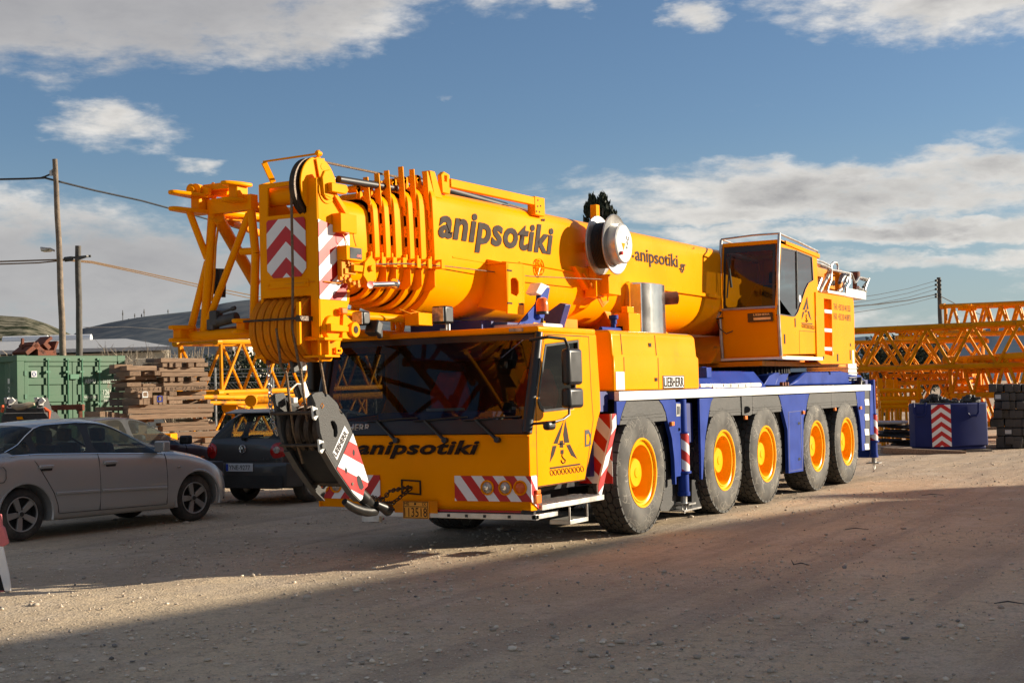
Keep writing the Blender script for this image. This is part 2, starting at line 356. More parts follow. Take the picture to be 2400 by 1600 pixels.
def text(name, s, parent, O, U, W, h, wd=None, m='blackmark', shear=0., bold=.0, th=.003, warp=None, gap=1.):
    cu = bpy.data.curves.new('t', 'FONT'); cu.body = s; cu.size = 1; cu.shear = shear; cu.offset = bold; cu.space_character = gap; cu.resolution_u = 3
    o = bpy.data.objects.new('t', cu); C.objects.link(o); bpy.context.view_layer.update()
    me = bpy.data.meshes.new_from_object(o.evaluated_get(bpy.context.evaluated_depsgraph_get())); bpy.data.objects.remove(o); bpy.data.curves.remove(cu)
    xs = [v.co.x for v in me.vertices]; ys = [v.co.y for v in me.vertices]
    x0, x1, y0, y1 = min(xs), max(xs), min(ys), max(ys); sy = h/(y1-y0); sx = wd/(x1-x0) if wd else sy
    O, U, W = V(O), V(U).normalized(), V(W).normalized(); Nn = U.cross(W).normalized()
    bm = bmesh.new(); bm.from_mesh(me); bpy.data.meshes.remove(me)
    for v in bm.verts: v.co = O+U*((v.co.x-x0)*sx)+W*((v.co.y-y0)*sy)+Nn*th
    if warp:
        bmesh.ops.subdivide_edges(bm, edges=[e for e in bm.edges if e.calc_length() > .12], cuts=2)
        for v in bm.verts: v.co = warp(v.co)
    elif th > .0025:
        r = bmesh.ops.extrude_face_region(bm, geom=list(bm.faces)); bmesh.ops.translate(bm, verts=[g for g in r['geom'] if isinstance(g, bmesh.types.BMVert)], vec=-Nn*(th*.8))
    b = MB(); b.bm.free(); b.bm = bm; return b.build(name, m, parent, smooth=0)
def lattice(b, p, q, w, h, bays, rc, rb, up=(0, 0, 1), faces=(0, 1, 2, 3), x=False, n=8):
    p, q = V(p), V(q); d = q-p; D_ = d.normalized(); u = V(up); r = D_.cross(u).normalized(); u = r.cross(D_)
    cs = [(-1, -1), (1, -1), (1, 1), (-1, 1)]; off = [r*a*w/2+u*c*h/2 for a, c in cs]
    for o in off: b.cyl(p+o, q+o, rc, n=n)
    for f in faces:
        o1, o2 = off[f], off[(f+1) % 4]
        for i in range(bays):
            a0, a1 = p+d*(i/bays), p+d*((i+1)/bays); am = (a0+a1)/2
            if x: b.cyl(a0+o1, a1+o2, rb, n=6); b.cyl(a0+o2, a1+o1, rb, n=6)
            else: b.cyl(a0+o1, am+o2, rb, n=6); b.cyl(am+o2, a1+o1, rb, n=6)
    for i in (0, bays):
        a0 = p+d*(i/bays)
        for f in range(4): b.cyl(a0+off[f], a0+off[(f+1) % 4], rb*1.2, n=6)
    return b
# ================================================================== MOBILE CRANE  (x runs to its rear, visible flank at y = 0, far flank y = 2.66)
CR_ = root('mobile_crane', (3.5, 1.33, 0), 'yellow five axle mobile crane with blue chassis, telescopic boom over the cab', 'mobile crane')
YC = 1.33; XN, YN, Z1 = V((1, 0, 0)), V((0, 1, 0)), V((0, 0, 1))
KA, KB, KC, KD = (1180, 740, 3.136), (600, 760, 3.136), (1200, 720, 2.8), (1600, 820, 3.733)
KE, KF, KG, KH = (1600, 520, 3.92), (600, 360, 3.136), (380, 340, 3.016), (950, 380, 3.136)
def flat(pts): return [(p[0], p[2]) for p in pts]
AX = [0, 2.60, 4.252, 6.615, 8.262]; TR, TW = .693, .385
# --- wheel, axle along y, outer side at y=0
def wheel_crane(bolts=False):
    b = MB(); b.lathe([(.375, .03), (.40, .0), (.47, -.018), (.56, -.018), (.62, .0), (.655, .018), (.668, .04), (.668, TW-.04), (.655, TW-.018), (.56, TW), (.40, TW-.01), (.375, TW-.05)], (0, 0, 0), (0, 1, 0), 64)
    b.mi = 1
    N = 34; rows = 5; rw = (TW-.02)/rows
    for r_ in range(rows):
        for k in range(N):
            t0 = 2*math.pi*(k+(.5 if r_ % 2 else 0))/N; yc = .01+rw*(r_+.5); hw = rw*.47 if 0 < r_ < rows-1 else rw*.5; dt = 2*math.pi/N
            sh = [(-.44, -.45), (-.20, -1), (.20, -1), (.44, -.45), (.44, .45), (.20, 1), (-.20, 1), (-.44, .45)]
            if r_ == 0: sh = [(-.40, -1), (.40, -1), (.44, .45), (.20, 1), (-.20, 1), (-.44, .45)]
            if r_ == rows-1: sh = [(-.44, -.45), (-.20, -1), (.20, -1), (.44, -.45), (.40, 1), (-.40, 1)]
            lo, hi = [], []
            for a, c in sh:
                t = t0+a*dt; y = yc+c*hw; edge = (r_ == 0 and c < -.9) or (r_ == rows-1 and c > .9)
                for L, rr in ((lo, .655), (hi, TR-(.012 if edge else 0))): L.append(b.bm.verts.new((rr*math.cos(t), y, rr*math.sin(t))))
            b.bm.faces.new(hi).material_index = 1
            for i in range(len(lo)): b.bm.faces.new((lo[i], lo[(i+1) % len(lo)], hi[(i+1) % len(lo)], hi[i])).material_index = 1
    ty = b.build('tyre', ['sidewall', 'rubber'], None, smooth=25)
    b = MB(); b.lathe([(.405, .012), (.395, -.006), (.375, -.004), (.368, .02), (.345, .03), (.335, .018), (.318, .02), (.305, .09), (.298, .16), (.285, .215), (.20, .235), (.0, .235)], (0, 0, 0), (0, 1, 0), 48)
    for k in range(12):
        t = 2*math.pi*k/12; b.cyl((.235*math.cos(t), .235, .235*math.sin(t)), (.235*math.cos(t), .205, .235*math.sin(t)), .016, n=6)
    rm = b.build('rim', 'rim_yellow', None, smooth=30)
    b = MB(); b.lathe([(.165, .235), (.165, .10), (.155, .085), (.06, .08), (.05, .072), (0, .072)], (0, 0, 0), (0, 1, 0), 32)
    if bolts:
        for k in range(10):
            t = 2*math.pi*k/10; b.cyl((.19*math.cos(t), .235, .19*math.sin(t)), (.19*math.cos(t), .12, .19*math.sin(t)), .018, n=6)
    hb = b.build('hub', 'rim_yellow', None, smooth=30)
    return ty, rm, hb
ty0, rm0, hb0 = wheel_crane()
first = True
for i, x in enumerate(AX):
    for side in (0, 1):
        wl = bpy.data.objects.new('wheel', None); C.objects.link(wl); wl.parent = CR_; wl.empty_display_size = .1
        wl.location = V((x, 0.0 if not side else 2.66, TR-.008))-V((3.5, 1.33, 0)); wl.rotation_euler = (0, .37*i+side, math.pi*side)
        if i == 0 and side == 0: wl.rotation_euler = (0, .3, R(0))
        for o in (ty0, rm0, hb0):
            c = o if first else o.copy()
            if not first: C.objects.link(c)
            c.parent = wl
        first = False
# axles, suspension
b = MB()
for x in AX: b.cyl((x, .35, TR), (x, 2.3, TR), .09); b.obox((x, 1.33, TR), (.35, .5, .42)); b.cyl((x+.2, .42, .55), (x+.2, .42, 1.3), .06); b.cyl((x+.2, 2.24, .55), (x+.2, 2.24, 1.3), .06)
b.build('axles', 'darkmetal', CR_)
b = MB(); b.box((-2.3, .62, .55), (9.6, 2.04, 1.45)); b.box((-.55, .42, 1.25), (9.75, 2.24, 1.56)); b.box((.85, .1, .95), (1.8, 2.56, 1.45)); b.box((9.1, .06, .9), (9.74, 2.6, 1.5))
b.build('chassis_frame', 'blue_dark', CR_, bevel=.015)
b = MB(); b.box((-2.35, .5, .42), (-.9, 2.16, .62)); b.box((-2.1, .3, .61), (-1.0, 2.36, 1.0)); b.build('underbody', 'dark', CR_)
b = MB(); b.box((.9, .38, .35), (1.7, 2.3, .6)); b.build('air_tank', 'dark', CR_)
# white deck edge
b = MB(); b.box((-.60, -.012, 1.512), (9.79, .05, 1.616)); b.box((-.60, 2.61, 1.512), (9.79, 2.672, 1.616)); b.build('deck_edge', 'white', CR_, bevel=.006)
b = MB(); b.box((-.58, .055, 1.53), (9.75, 2.605, 1.60)); b.build('deck', 'blue_dark', CR_)
# mudguards
def sideplate(name, K, pts, y, th, m, bevel=.004, holes=()):
    b = MB(); b.plate(QL(K, 'y', y, *pts), [QL(K, 'y', y, *h) for h in holes], (0, th, 0)); return b.build(name, m, CR_, bevel=bevel, smooth=40)
F1 = sideplate('mudguard', KC, [(752, 616), (965, 610), (990, 640), (1008, 690), (1014, 744), (705, 772), (722, 700), (742, 640)], .012, .42, 'fender')
F2 = sideplate('mudguard', KD, [(270, 418), (515, 408), (510, 570), (340, 577), (228, 586), (240, 500), (252, 450)], .012, .42, 'fender')
F3 = sideplate('mudguard', KD, [(611, 404), (835, 396), (855, 440), (863, 538), (612, 561)], .012, .42, 'fender')
F4 = sideplate('mudguard', KD, [(1112, 382), (1300, 375), (1300, 506), (1086, 521), (1090, 470)], .012, .42, 'fender')
F5 = sideplate('mudguard', KD, [(1301, 375), (1516, 368), (1530, 486), (1301, 506)], .012, .42, 'fender')
for F, K, ls in ((F1, KC, [((728, 716), (1004, 690)), ((718, 735), (1008, 712))]), (F2, KD, [((238, 532), (508, 512)), ((232, 552), (508, 534))]), (F3, KD, [((614, 502), (862, 486)), ((614, 523), (863, 508))]), (F4, KD, [((1090, 466), (1299, 452)), ((1088, 486), (1299, 472))]), (F5, KD, [((1302, 452), (1526, 440)), ((1302, 472), (1528, 458))])):
    b = MB()
    for a, c in ls: b.beam(Q(K, *a, 'y', .008), Q(K, *c, 'y', .008), .012, .012)
    b.build('rib', 'fender', F)
o = sideplate('battery_box', KD, [(516, 404), (610, 401), (611, 560), (590, 574), (521, 570)], -.004, .3, 'fender')
b = MB(); b.cyl(Q(KD, 563, 520, 'y', -.006), Q(KD, 563, 520, 'y', -.03), .045, n=16); b.build('latch', 'black', o)
# blue flank plates
B1 = sideplate('side_panel', KC, [(686, 617), (751, 614), (740, 640), (720, 700), (704, 770), (690, 771)], .004, .03, 'blue')
B2 = sideplate('side_panel', KC, [(967, 609), (1070, 603), (1076, 622), (1131, 622), (1139, 1098), (1079, 1112), (1080, 1162), (1072, 1160), (1066, 1000), (1050, 860), (1020, 740), (1010, 690), (990, 640)], .004, .05, 'blue')
for pts in ([(1078, 630), (1106, 633), (1104, 714), (1079, 716)],): b = MB(); b.prism(QL(KC, 'y', .0, *pts), (0, .006, 0)); b.build('socket_cover', 'galv', B2); b = MB(); b.prism(QL(KC, 'y', -.004, (1085, 648), (1102, 650), (1100, 700), (1086, 702)), (0, .004, 0)); b.build('socket', 'black', B2)
b = MB(); b.cyl(Q(KC, 1095, 800, 'y', .0), Q(KC, 1095, 800, 'y', .008), .02, n=12); b.build('lock_hole', 'black', B2)
B3 = sideplate('side_panel', KD, [(148, 424), (270, 417), (250, 455), (240, 500), (226, 580), (200, 760), (176, 1130), (165, 1132)], .004, .03, 'blue')
B4 = sideplate('side_panel', KD, [(840, 395), (1108, 382), (1090, 460), (1080, 524), (1058, 600), (1056, 1058), (928, 1078), (918, 700), (866, 490), (855, 440)], .004, .05, 'blue')
b = MB(); b.plate(QL(KD, 'y', .001, (926, 540), (1036, 528), (1040, 700), (1052, 1040), (934, 1062)), [QL(KD, 'y', .001, (931, 546), (1031, 534), (1035, 700), (1047, 1034), (939, 1056))], (0, .003, 0)); b.build('door_gap', 'blue_dark', B4, smooth=0)
b = MB()
for p in ((1018, 640), (1022, 952)): b.cyl(Q(KD, *p, 'y', .003), Q(KD, *p, 'y', -.008), .022, n=12)
b.build('latch', 'steel', B4)
B5 = sideplate('side_panel', KD, [(1516, 366), (1594, 360), (1600, 876), (1570, 881), (1562, 700), (1548, 580), (1530, 486)], .004, .03, 'blue')
B6 = sideplate('side_panel', KD, [(1641, 306), (1671, 306), (1675, 739), (1641, 741)], .004, .05, 'blue')
B7 = sideplate('reflector_board', KD, [(1595, 358), (1634, 355), (1640, 868), (1600, 874)], .0, .03, 'black')
for z0, z1 in ((430, 485), (560, 614), (690, 745), (818, 872)):
    b = MB(); b.prism(QL(KD, 'y', -.003, (1592, z0), (1628, z0-1), (1634, z1-2), (1598, z1)), (0, .004, 0)); b.build('reflector', 'white', B7, bevel=.008)
# rubber flaps beside the front outrigger
sideplate('mud_flap', KC, [(1016, 748), (1030, 800), (1060, 930), (1070, 1160), (1076, 1320), (1060, 1335), (975, 1335), (985, 900), (960, 780)], .10, .35, 'fender', 0)
sideplate('mud_flap', KC, [(1238, 1130), (1252, 1130), (1240, 1310), (1180, 1318), (1180, 1130)], .12, .45, 'dark', 0)
sideplate('mud_flap', KD, [(836, 540), (866, 545), (918, 700), (920, 1070), (870, 1085), (860, 1000), (862, 800)], .10, .35, 'fender', 0)
# outriggers: near front, near rear + the same pair on the far side
def outrigger(x, y, sgn, ztop=1.5):
    rt = MB(); rt.box((x-.10, min(y+sgn*.10, y+sgn*.42), .62), (x+.34, max(y+sgn*.10, y+sgn*.42), ztop)); o = rt.build('outrigger', 'blue_dark', CR_, bevel=.01)
    b = MB(); b.cyl((x, y, ztop-.0), (x, y, 1.10), .062, n=24); b.cyl((x, y, 1.10), (x, y, 1.085), .09, n=24); b.build('stabiliser_tube', 'blue', o, bevel=.004)
    b = MB(); b.cyl((x, y, .63), (x, y, .60), .10, n=24); b.cyl((x, y, .60), (x, y, .36), .068, n=24); b.cyl((x, y, .38), (x, y, .33), .078, n=24)
    b.build('stabiliser_jack', 'blue', o, bevel=.004)
    b = MB(); n = 28; r = .082; z0, z1 = .63, 1.085; wd = .16
    for k in range(n):
        t0, t1 = 2*math.pi*k/n, 2*math.pi*(k+1)/n
        sub = clip([(0, 0)], (1, 0), -1, 1)
        a0, a1 = r*t0, r*t1; poly = [(a0, z0), (a1, z0), (a1, z1), (a0, z1)]; nn = (.55*(1 if sgn > 0 else -1), .83)
        vals = [nn[0]*p[0]+nn[1]*p[1] for p in poly]; kk = math.floor(min(vals)/wd*1.6)
        wq = wd/1.6
        while kk*wq < max(vals):
            q = clip(clip(poly, nn, kk*wq, 1), nn, (kk+1)*wq, -1)
            if len(q) > 2: b.mi = kk % 2; b.face([(x+r*math.cos(p[0]/r), y+r*math.sin(p[0]/r), p[1]) for p in q])
            kk += 1
    b.build('warning_sleeve', ['red', 'whiter'], o, fix=False, smooth=40)
    b = MB(); b.cyl((x, y, .33), (x, y, .24), .04, n=12); b.obox((x, y, .235), (.22, .22, .02)); b.tube([(x-.05, y, .24), (x-.06, y, .15), (x, y, .12), (x+.05, y, .15), (x+.05, y, .24)], .008, 6); b.build('foot_bracket', 'galv', o)
    return o
outrigger(1.24, .02, 1); outrigger(10.02, .04, 1, 1.70); outrigger(1.24, 2.62, -1); outrigger(10.02, 2.62, -1, 1.7)
b = MB(); b.box((9.80, .12, .62), (10.0, 2.54, 1.5)); b.box((9.9, .3, .45), (10.12, 2.36, .6)); b.build('rear_beam', 'blue', CR_, bevel=.01)
b = MB(); b.box((10.12, .05, .32), (10.20, .35, .62)); b.build('rear_bumper', 'blue', CR_, bevel=.006)
b = MB(); b.box((9.35, .25, .30), (9.62, .55, .33)); b.tube([(9.62, .3, .32), (9.75, .3, .28), (9.8, .3, .36)], .012, 6); b.build('rear_step', 'darkmetal', CR_)
# side marker lights
b = None
for K, p in ((KC, (1051, 763)), (KD, (551, 591)), (KD, (1056, 545)), (KD, (1332, 517)), (KD, (1556, 505))):
    b = MB(); q = Q(K, *p, 'y', -.012); b.obox(q, (.085, .03, .05)); b.build('marker_light', 'orangelens', CR_, bevel=.004)
# front step well between jack and wheel two
b = MB(); b.obox((1.35, .1, .16), (.55, .3, .02)); b.tube([(1.25, 0.0, .17), (1.25, 0.0, .24), (1.33, 0.0, .24), (1.33, 0.0, .17)], .01, 6); b.build('tray', 'galv', CR_)
# ------------------------------------------------------------------ driver cab
cab = MB(); YL, YR = .04, 2.62
side = [(-2.60, .56), (-2.60, 1.22), (-2.44, 1.22), (-2.42, 1.60), (-2.29, 2.235), (-1.03, 2.235), (-.97, 1.61), (-.97, 1.42), (-1.06, 1.29), (-1.40, .69), (-2.44, .69), (-2.44, .56)]
nearwin = [(-2.23, 2.13), (-1.46, 2.17), (-1.46, 2.0), (-1.62, 1.45), (-2.28, 1.43), (-2.36, 1.48), (-2.41, 1.56), (-2.38, 1.80)]
side = [(-2.598, .56), (-2.598, 1.22), (-2.30, 2.235), (-1.03, 2.235), (-.97, 1.61), (-.97, 1.42), (-1.06, 1.29), (-1.40, .69), (-2.44, .69), (-2.44, .56)]
nearwin = [(-2.21, 2.11), (-1.46, 2.17), (-1.46, 2.0), (-1.62, 1.45), (-2.28, 1.43), (-2.36, 1.47), (-2.40, 1.54), (-2.37, 1.66)]
cab.plate([(x, YL, z) for x, z in side], [[(x, YL, z) for x, z in nearwin]], (0, .05, 0))
farwin = [(-2.21, 2.09), (-1.35, 2.12), (-1.33, 1.60), (-1.45, 1.42), (-2.28, 1.38), (-2.40, 1.54), (-2.37, 1.66)]
cab.plate([(x, YR, z) for x, z in side], [[(x, YR, z) for x, z in farwin]], (0, -.05, 0))
cab.plate([(-1.03, YL+.05, 2.235), (-.97, YL+.05, 1.5), (-1.06, YL+.05, 1.29), (-1.06, YR-.05, 1.29), (-.97, YR-.05, 1.5), (-1.03, YR-.05, 2.235)][0:2]+[(-.97, YR-.05, 1.5), (-1.03, YR-.05, 2.235)], [], (-.03, 0, 0))
cab.prism([(-1.42, YL+.05, .69), (-1.08, YL+.05, 1.29), (-1.08, YR-.05, 1.29), (-1.42, YR-.05, .69)], (-.04, 0, 0))
cab.prism([(-2.44, YL+.05, .69), (-1.42, YL+.05, .69), (-1.42, YR-.05, .69), (-2.44, YR-.05, .69)], (0, 0, .05))
CAB = cab.build('driver_cab', 'yellow', CR_, bevel=.012, seg=3, smooth=40)
# front face: lower panel bowed a little, with swage
fr = MB(); rows = []
for z, bow in ((.47, -.05), (.52, -.02), (.60, .0), (.76, .004), (.80, .012), (.95, .012), (1.0, .006), (1.2, .006), (1.222, -.01)):
    rows.append([(-2.605-bow-.035*(1-((y-YC)/1.30)**2), y, z) for y in [YL-.002+(YR-YL+.004)*k/16 for k in range(17)]])
fr.loft(rows, cap=False, closed=False)
fr.prism([(-2.60, YL-.002, .47), (-2.60, YL-.002, 1.222), (-2.46, YL-.002, 1.222), (-2.46, YL-.002, .47)], (0, .02, 0)); fr.prism([(-2.60, YR-.018, .47), (-2.60, YR-.018, 1.222), (-2.46, YR-.018, 1.222), (-2.46, YR-.018, .47)], (0, .02, 0))
fr.prism([(-2.56, YL+.02, .47), (-2.2, YL+.02, .47), (-2.2, YR-.02, .47), (-2.56, YR-.02, .47)], (0, 0, .02))
fr.prism([(-2.63, YL, 1.222), (-2.50, YL, 1.222), (-2.50, YR, 1.222), (-2.63, YR, 1.222)], (0, 0, -.02))
FRN = fr.build('front_panel', 'yellow', CR_, bevel=.006, smooth=35)
XF = -2.645
def fx(y, z=.8, e=.006): return -2.605-.035*(1-((y-YC)/1.30)**2)-e-.012*(1 if .78 < z < .98 else 0)
# windscreen glass and its black surround
def wsx(z): return -2.618+(z-1.22)*.298
def wsp(y, z, e=0.): return V((wsx(z)-.035*(1-((y-YC)/1.30)**2)-e, y, z))
ys = [YL+.02+(YR-YL-.04)*k/16 for k in range(17)]
b = MB(); b.loft([[wsp(y, z) for y in ys] for z in (1.235, 1.30, 1.372)], cap=False, closed=False); b.loft([[wsp(y, z) for y in ys] for z in (2.16, 2.225)], cap=False, closed=False)
for a, c in ((YL+.0, YL+.07), (YR-.07, YR+.0)): b.loft([[wsp(a, z), wsp(c, z)] for z in (1.225, 1.6, 2.0, 2.23)], cap=False, closed=False)
b.build('windscreen_surround', 'black', CR_, smooth=40)
b = MB(); b.loft([[wsp(y, z) for y in ys[:]] for z in (1.372, 1.6, 1.9, 2.16)], cap=False, closed=False); b.build('windscreen', 'windscreen', CR_, smooth=60)
b = MB(); b.tube([V((wsx(z)-.005, YL+.01, z)) for z in (1.235, 1.5, 1.8, 2.1, 2.225)], [.052, .055, .055, .05, .045], 12); b.build('corner_pillar', 'plastic', CR_)
b = MB(); b.tube([V((wsx(z)-.005, YR-.01, z)) for z in (1.235, 1.5, 1.8, 2.1, 2.225)], [.052, .055, .055, .05, .045], 12); b.build('corner_pillar', 'plastic', CR_)
b = MB(); b.prism([(-2.37, YL-.01, 2.228), (-1.06, YL-.01, 2.228), (-1.06, YR+.01, 2.228), (-2.37, YR+.01, 2.228)], (0, 0, .065)); RF = b.build('cab_roof', 'yellow', CR_, bevel=.022, seg=3)
b = MB(); b.obox((-2.374, .28, 2.262), (.012, .16, .035)); b.build('marker_light', 'lens', RF, bevel=.003)
b = MB(); b.prism([(-1.75, .30, 2.293), (-1.30, .30, 2.293), (-1.30, .95, 2.293), (-1.75, .95, 2.293)], (0, 0, .06)); b.build('roof_hatch', 'white', RF, bevel=.02, seg=3)
# side glass
for nm, w_, y in (('side_window', nearwin, YL+.022), ('side_window', farwin, YR-.022)):
    b = MB(); b.face([(x, y, z) for x, z in w_]); b.build(nm, 'cabglass', CAB, smooth=0)
b = MB(); b.plate([(x, YL-.003, z) for x, z in nearwin], [[(-1.84+(x+1.84)*.93, YL-.003, 1.80+(z-1.80)*.93) for x, z in nearwin]], (0, .03, 0)); b.build('window_seal', 'plastic', CAB)
b = MB(); b.plate([(x, YR+.003, z) for x, z in farwin], [[(-1.84+(x+1.84)*.95, YR+.003, 1.78+(z-1.78)*.95) for x, z in farwin]], (0, -.03, 0)); b.build('window_seal', 'plastic', CAB)
# door shut line, handle
dl = [(-2.22, 2.21), (-2.44, 1.55), (-2.45, .70), (-1.39, .70), (-1.16, 1.33), (-1.19, 1.62), (-1.22, 2.21)]
b = MB()
for a, c in zip(dl, dl[1:]+dl[:1]): b.beam((a[0], YL-.0005, a[1]), (c[0], YL-.0005, c[1]), .003, .009)
b.build('door_gap', 'blackmark', CAB)
b = MB(); b.plate(QL(KA, 'y', .036, (600, 838), (628, 835), (643, 870), (644, 945), (634, 955), (600, 962)), [QL(KA, 'y', .036, (610, 870), (630, 866), (638, 900), (630, 940), (610, 945))], (0, .005, 0)); b.build('door_handle', 'black', CAB)
# emblem on the door
b = MB()
for pl in ([(445, 765), (425, 850), (398, 938), (368, 938), (410, 840)], [(455, 765), (468, 830), (485, 930), (448, 932), (440, 870)], [(362, 955), (392, 952), (372, 1020), (342, 1076), (350, 1010)], [(462, 948), (490, 944), (512, 990), (543, 1050), (498, 1024)],
           [(341, 1113), (560, 1083), (570, 1094), (341, 1126)], [(400, 936), (452, 934), (452, 944), (400, 946)], [(413, 918), (440, 914), (440, 968), (414, 966)], [(420, 985), (443, 982), (443, 1012), (420, 1014)]):
    b.prism(QL(KA, 'y', .0375, *pl), (0, .003, 0))
hk = [(432, 1012), (430, 1030), (440, 1045), (455, 1058), (452, 1076), (440, 1082), (428, 1074), (424, 1058)]
b.tube(QL(KA, 'y', .036, *hk), .006, 6)
for k in range(9): b.tube(QL(KA, 'y', .037, *[(354+28*k+11*math.cos(t)+0*k, 1152-3.6*k+20*math.sin(t)-5*math.cos(t)*-1) for t in [2*math.pi*j/14 for j in range(14)]]), .0035, 5, closed=True)
b.build('emblem', 'blackmark', CAB, smooth=0)
# interior
b = MB(); b.box((-2.5, .1, .75), (-2.05, 2.55, 1.30)); b.prism([(-2.5, .1, 1.30), (-2.1, .1, 1.30), (-2.1, 2.55, 1.30), (-2.5, 2.55, 1.30)], (0, 0, .03)); b.build('dashboard', 'dash', CAB, bevel=.03)
b = MB(); b.box((-1.14, .1, 1.3), (-1.08, 2.54, 2.2)); b.build('rear_wall_trim', 'interior', CAB)
for y in (.62, 1.72):
    b = MB(); b.box((-1.75, y-.25, 1.05), (-1.25, y+.25, 1.2)); b.prism([(-1.42, y-.24, 1.2), (-1.28, y-.24, 1.2), (-1.15, y-.22, 1.82), (-1.27, y-.22, 1.82)], (0, .46, 0)); b.prism([(-1.28, y-.12, 1.83), (-1.18, y-.12, 1.83), (-1.16, y-.12, 1.99), (-1.24, y-.12, 1.99)], (0, .24, 0)); b.build('seat', 'seat', CAB, bevel=.04, seg=3)
b = MB(); b.tube([V((-2.1+.09*math.cos(t)*.6, .62+.2*math.sin(t), 1.40+.15*math.cos(t))) for t in [2*math.pi*k/24 for k in range(24)]], .014, 6, closed=True); b.cyl((-2.1, .62, 1.40), (-2.25, .62, 1.28), .03); b.build('steering_wheel', 'black', CAB)
for nm_, y0_, lb in (('hi_vis_vest', .62, "orange safety vest with grey band over the driver's seat, seen through the side window"), ('hi_vis_vest', 1.72, 'orange safety vest hung on the passenger seat behind the windscreen')):
    b = MB(); rows = []
    for k in range(9):
        z = 1.28+.60*k/8; wv = .25-.10*max(0, (k-5)/3); rows.append([V((-1.40+.12*(k/8)+.02*math.sin(k*2+j)-.02, y0_-wv+2*wv*j/8+.01*math.sin(k+j), z)) for j in range(9)])
    b.loft(rows, cap=False, closed=False); vo_ = b.build(nm_, 'vest', None, smooth=60); so_ = vo_.modifiers.new('t', 'SOLIDIFY'); so_.thickness = .02; tag(vo_, lb, 'safety vest')
    b = MB(); b.box((-1.455, y0_-.25, 1.42), (-1.445, y0_+.25, 1.48)); b.build('reflective_band', 'plate_white', vo_)
# windscreen wipers
for y in (1.545, .955, .355):
    b = MB(); b.beam(wsp(y, 1.175, .035), wsp(y+.27, 1.37, .022), .035, .02); b.tube([wsp(y+.27, 1.372, .02), wsp(y+.02, 1.392, .016), wsp(y-.22, 1.40, .014)], .009, 5); b.tube([wsp(y+.27, 1.372, .02), wsp(y+.42, 1.37, .015)], .009, 5); b.cyl(wsp(y, 1.17, .0), wsp(y, 1.175, .05), .03, n=10); b.build('wiper', 'black', CR_)
text('lettering', 'anipsotiki', CR_, (XF-.012, 2.07, .985), (0, -1, 0), (0, 0, 1), .185, 1.50, shear=.28, bold=.034, th=.003, gap=1.07)
text('badge', 'LIEBHERR', CR_, wsp(2.42, 1.27, .006), (0, -1, 0), (-.0, 0, 1), .075, .50, m='galv', bold=.03, shear=.15, th=.003)
# tow hatch, plate, lamps, underrun bar
b = MB(); b.plate([(fx(1.4), y, z) for y, z in ((1.52, .775), (1.28, .765), (1.28, .615), (1.52, .63))], [[(fx(1.4), y, z) for y, z in ((1.505, .76), (1.295, .75), (1.295, .63), (1.505, .645))]], (.01, 0, 0)); b.build('tow_hatch', 'blackmark', FRN, smooth=0)
b = MB(); b.obox((-2.66, 1.34, .497), (.008, .52, .125)); PB = b.build('plate_board', 'yellow_worn', CR_, bevel=.003)
b = MB(); b.obox((-2.672, 1.335, .465), (.008, .315, .175)); PL = b.build('number_plate', 'plate', CR_, bevel=.012, seg=3)
b = MB(); xo = -2.6775
for y0, y1, z0, z1 in ((1.485, 1.185, .552, .384), (1.485, 1.185, .503, .384)):
    b.plate([(xo, y0, z0), (xo, y1, z0), (xo, y1, z1), (xo, y0, z1)], [[(xo, y0-.006, z0-.006), (xo, y1+.006, z0-.006), (xo, y1+.006, z1+.006), (xo, y0-.006, z1+.006)]], (.0015, 0, 0)); xo += .0005
b.build('frame_line', 'blackmark', PL, smooth=0)
text('plate_text', 'ME', PL, (-2.677, 1.47, .511), (0, -1, 0), (0, 0, 1), .032, .06, th=.002); text('plate_text', 'IX', PL, (-2.677, 1.25, .511), (0, -1, 0), (0, 0, 1), .032, .045, th=.002)
text('plate_text', '113518', PL, (-2.677, 1.472, .397), (0, -1, 0), (0, 0, 1), .092, .275, th=.002, bold=.0)
b = MB(); b.cyl((-2.676, 1.34, .528), (-2.6785, 1.34, .528), .012, n=12); b.build('plate_seal', 'blackmark', PL)
def frontstripe(ya, yb, z0, z1, n, chk):
    segs = 8
    for i in range(segs):
        pass
# striped light panels (both corners), slightly proud of the bowed panel
def corner_panel(y0, y1, n, side_):
    O = V((fx(y0, .7, .012), y0, .565)); E = V((fx(y1, .7, .012), y1, .565)); U = (E-O); L = U.length
    pn = stripes('warning_panel', CR_, O, U, (0, 0, 1), [(0, 0), (L, 0), (L, .25), (0, .25)], n, .095, .02, mats=('red', 'whiter'), th=.008)
    return pn
WP = corner_panel(.875, .015, (.78, .62), 0); WP2 = corner_panel(2.645, 1.785, (-.78, .62), 1)
for pn, ycs in ((WP, (.50, .30, .135)), (WP2, (2.16, 2.36, 2.525))):
    for k, y in enumerate(ycs):
        x = fx(y, .7, .024); b = MB(); b.lathe([(.075, .02), (.075, -.004), (.064, -.010), (.058, .004)], (x, y, .70), (1, 0, 0), 24); h = b.build('lamp_ring', 'yellow', pn)
        b = MB(); b.lathe([(.058, .004), (.05, -.004), (.03, -.012), (0, -.014)], (x, y, .70), (1, 0, 0), 24); b.build('headlight', 'amber' if k == 2 else 'lens', pn)
        if k < 2: b = MB(); b.lathe([(.024, -.014), (.022, -.02), (0, -.022)], (x, y, .70), (1, 0, 0), 20); b.build('headlight_bulb', 'chrome', pn)
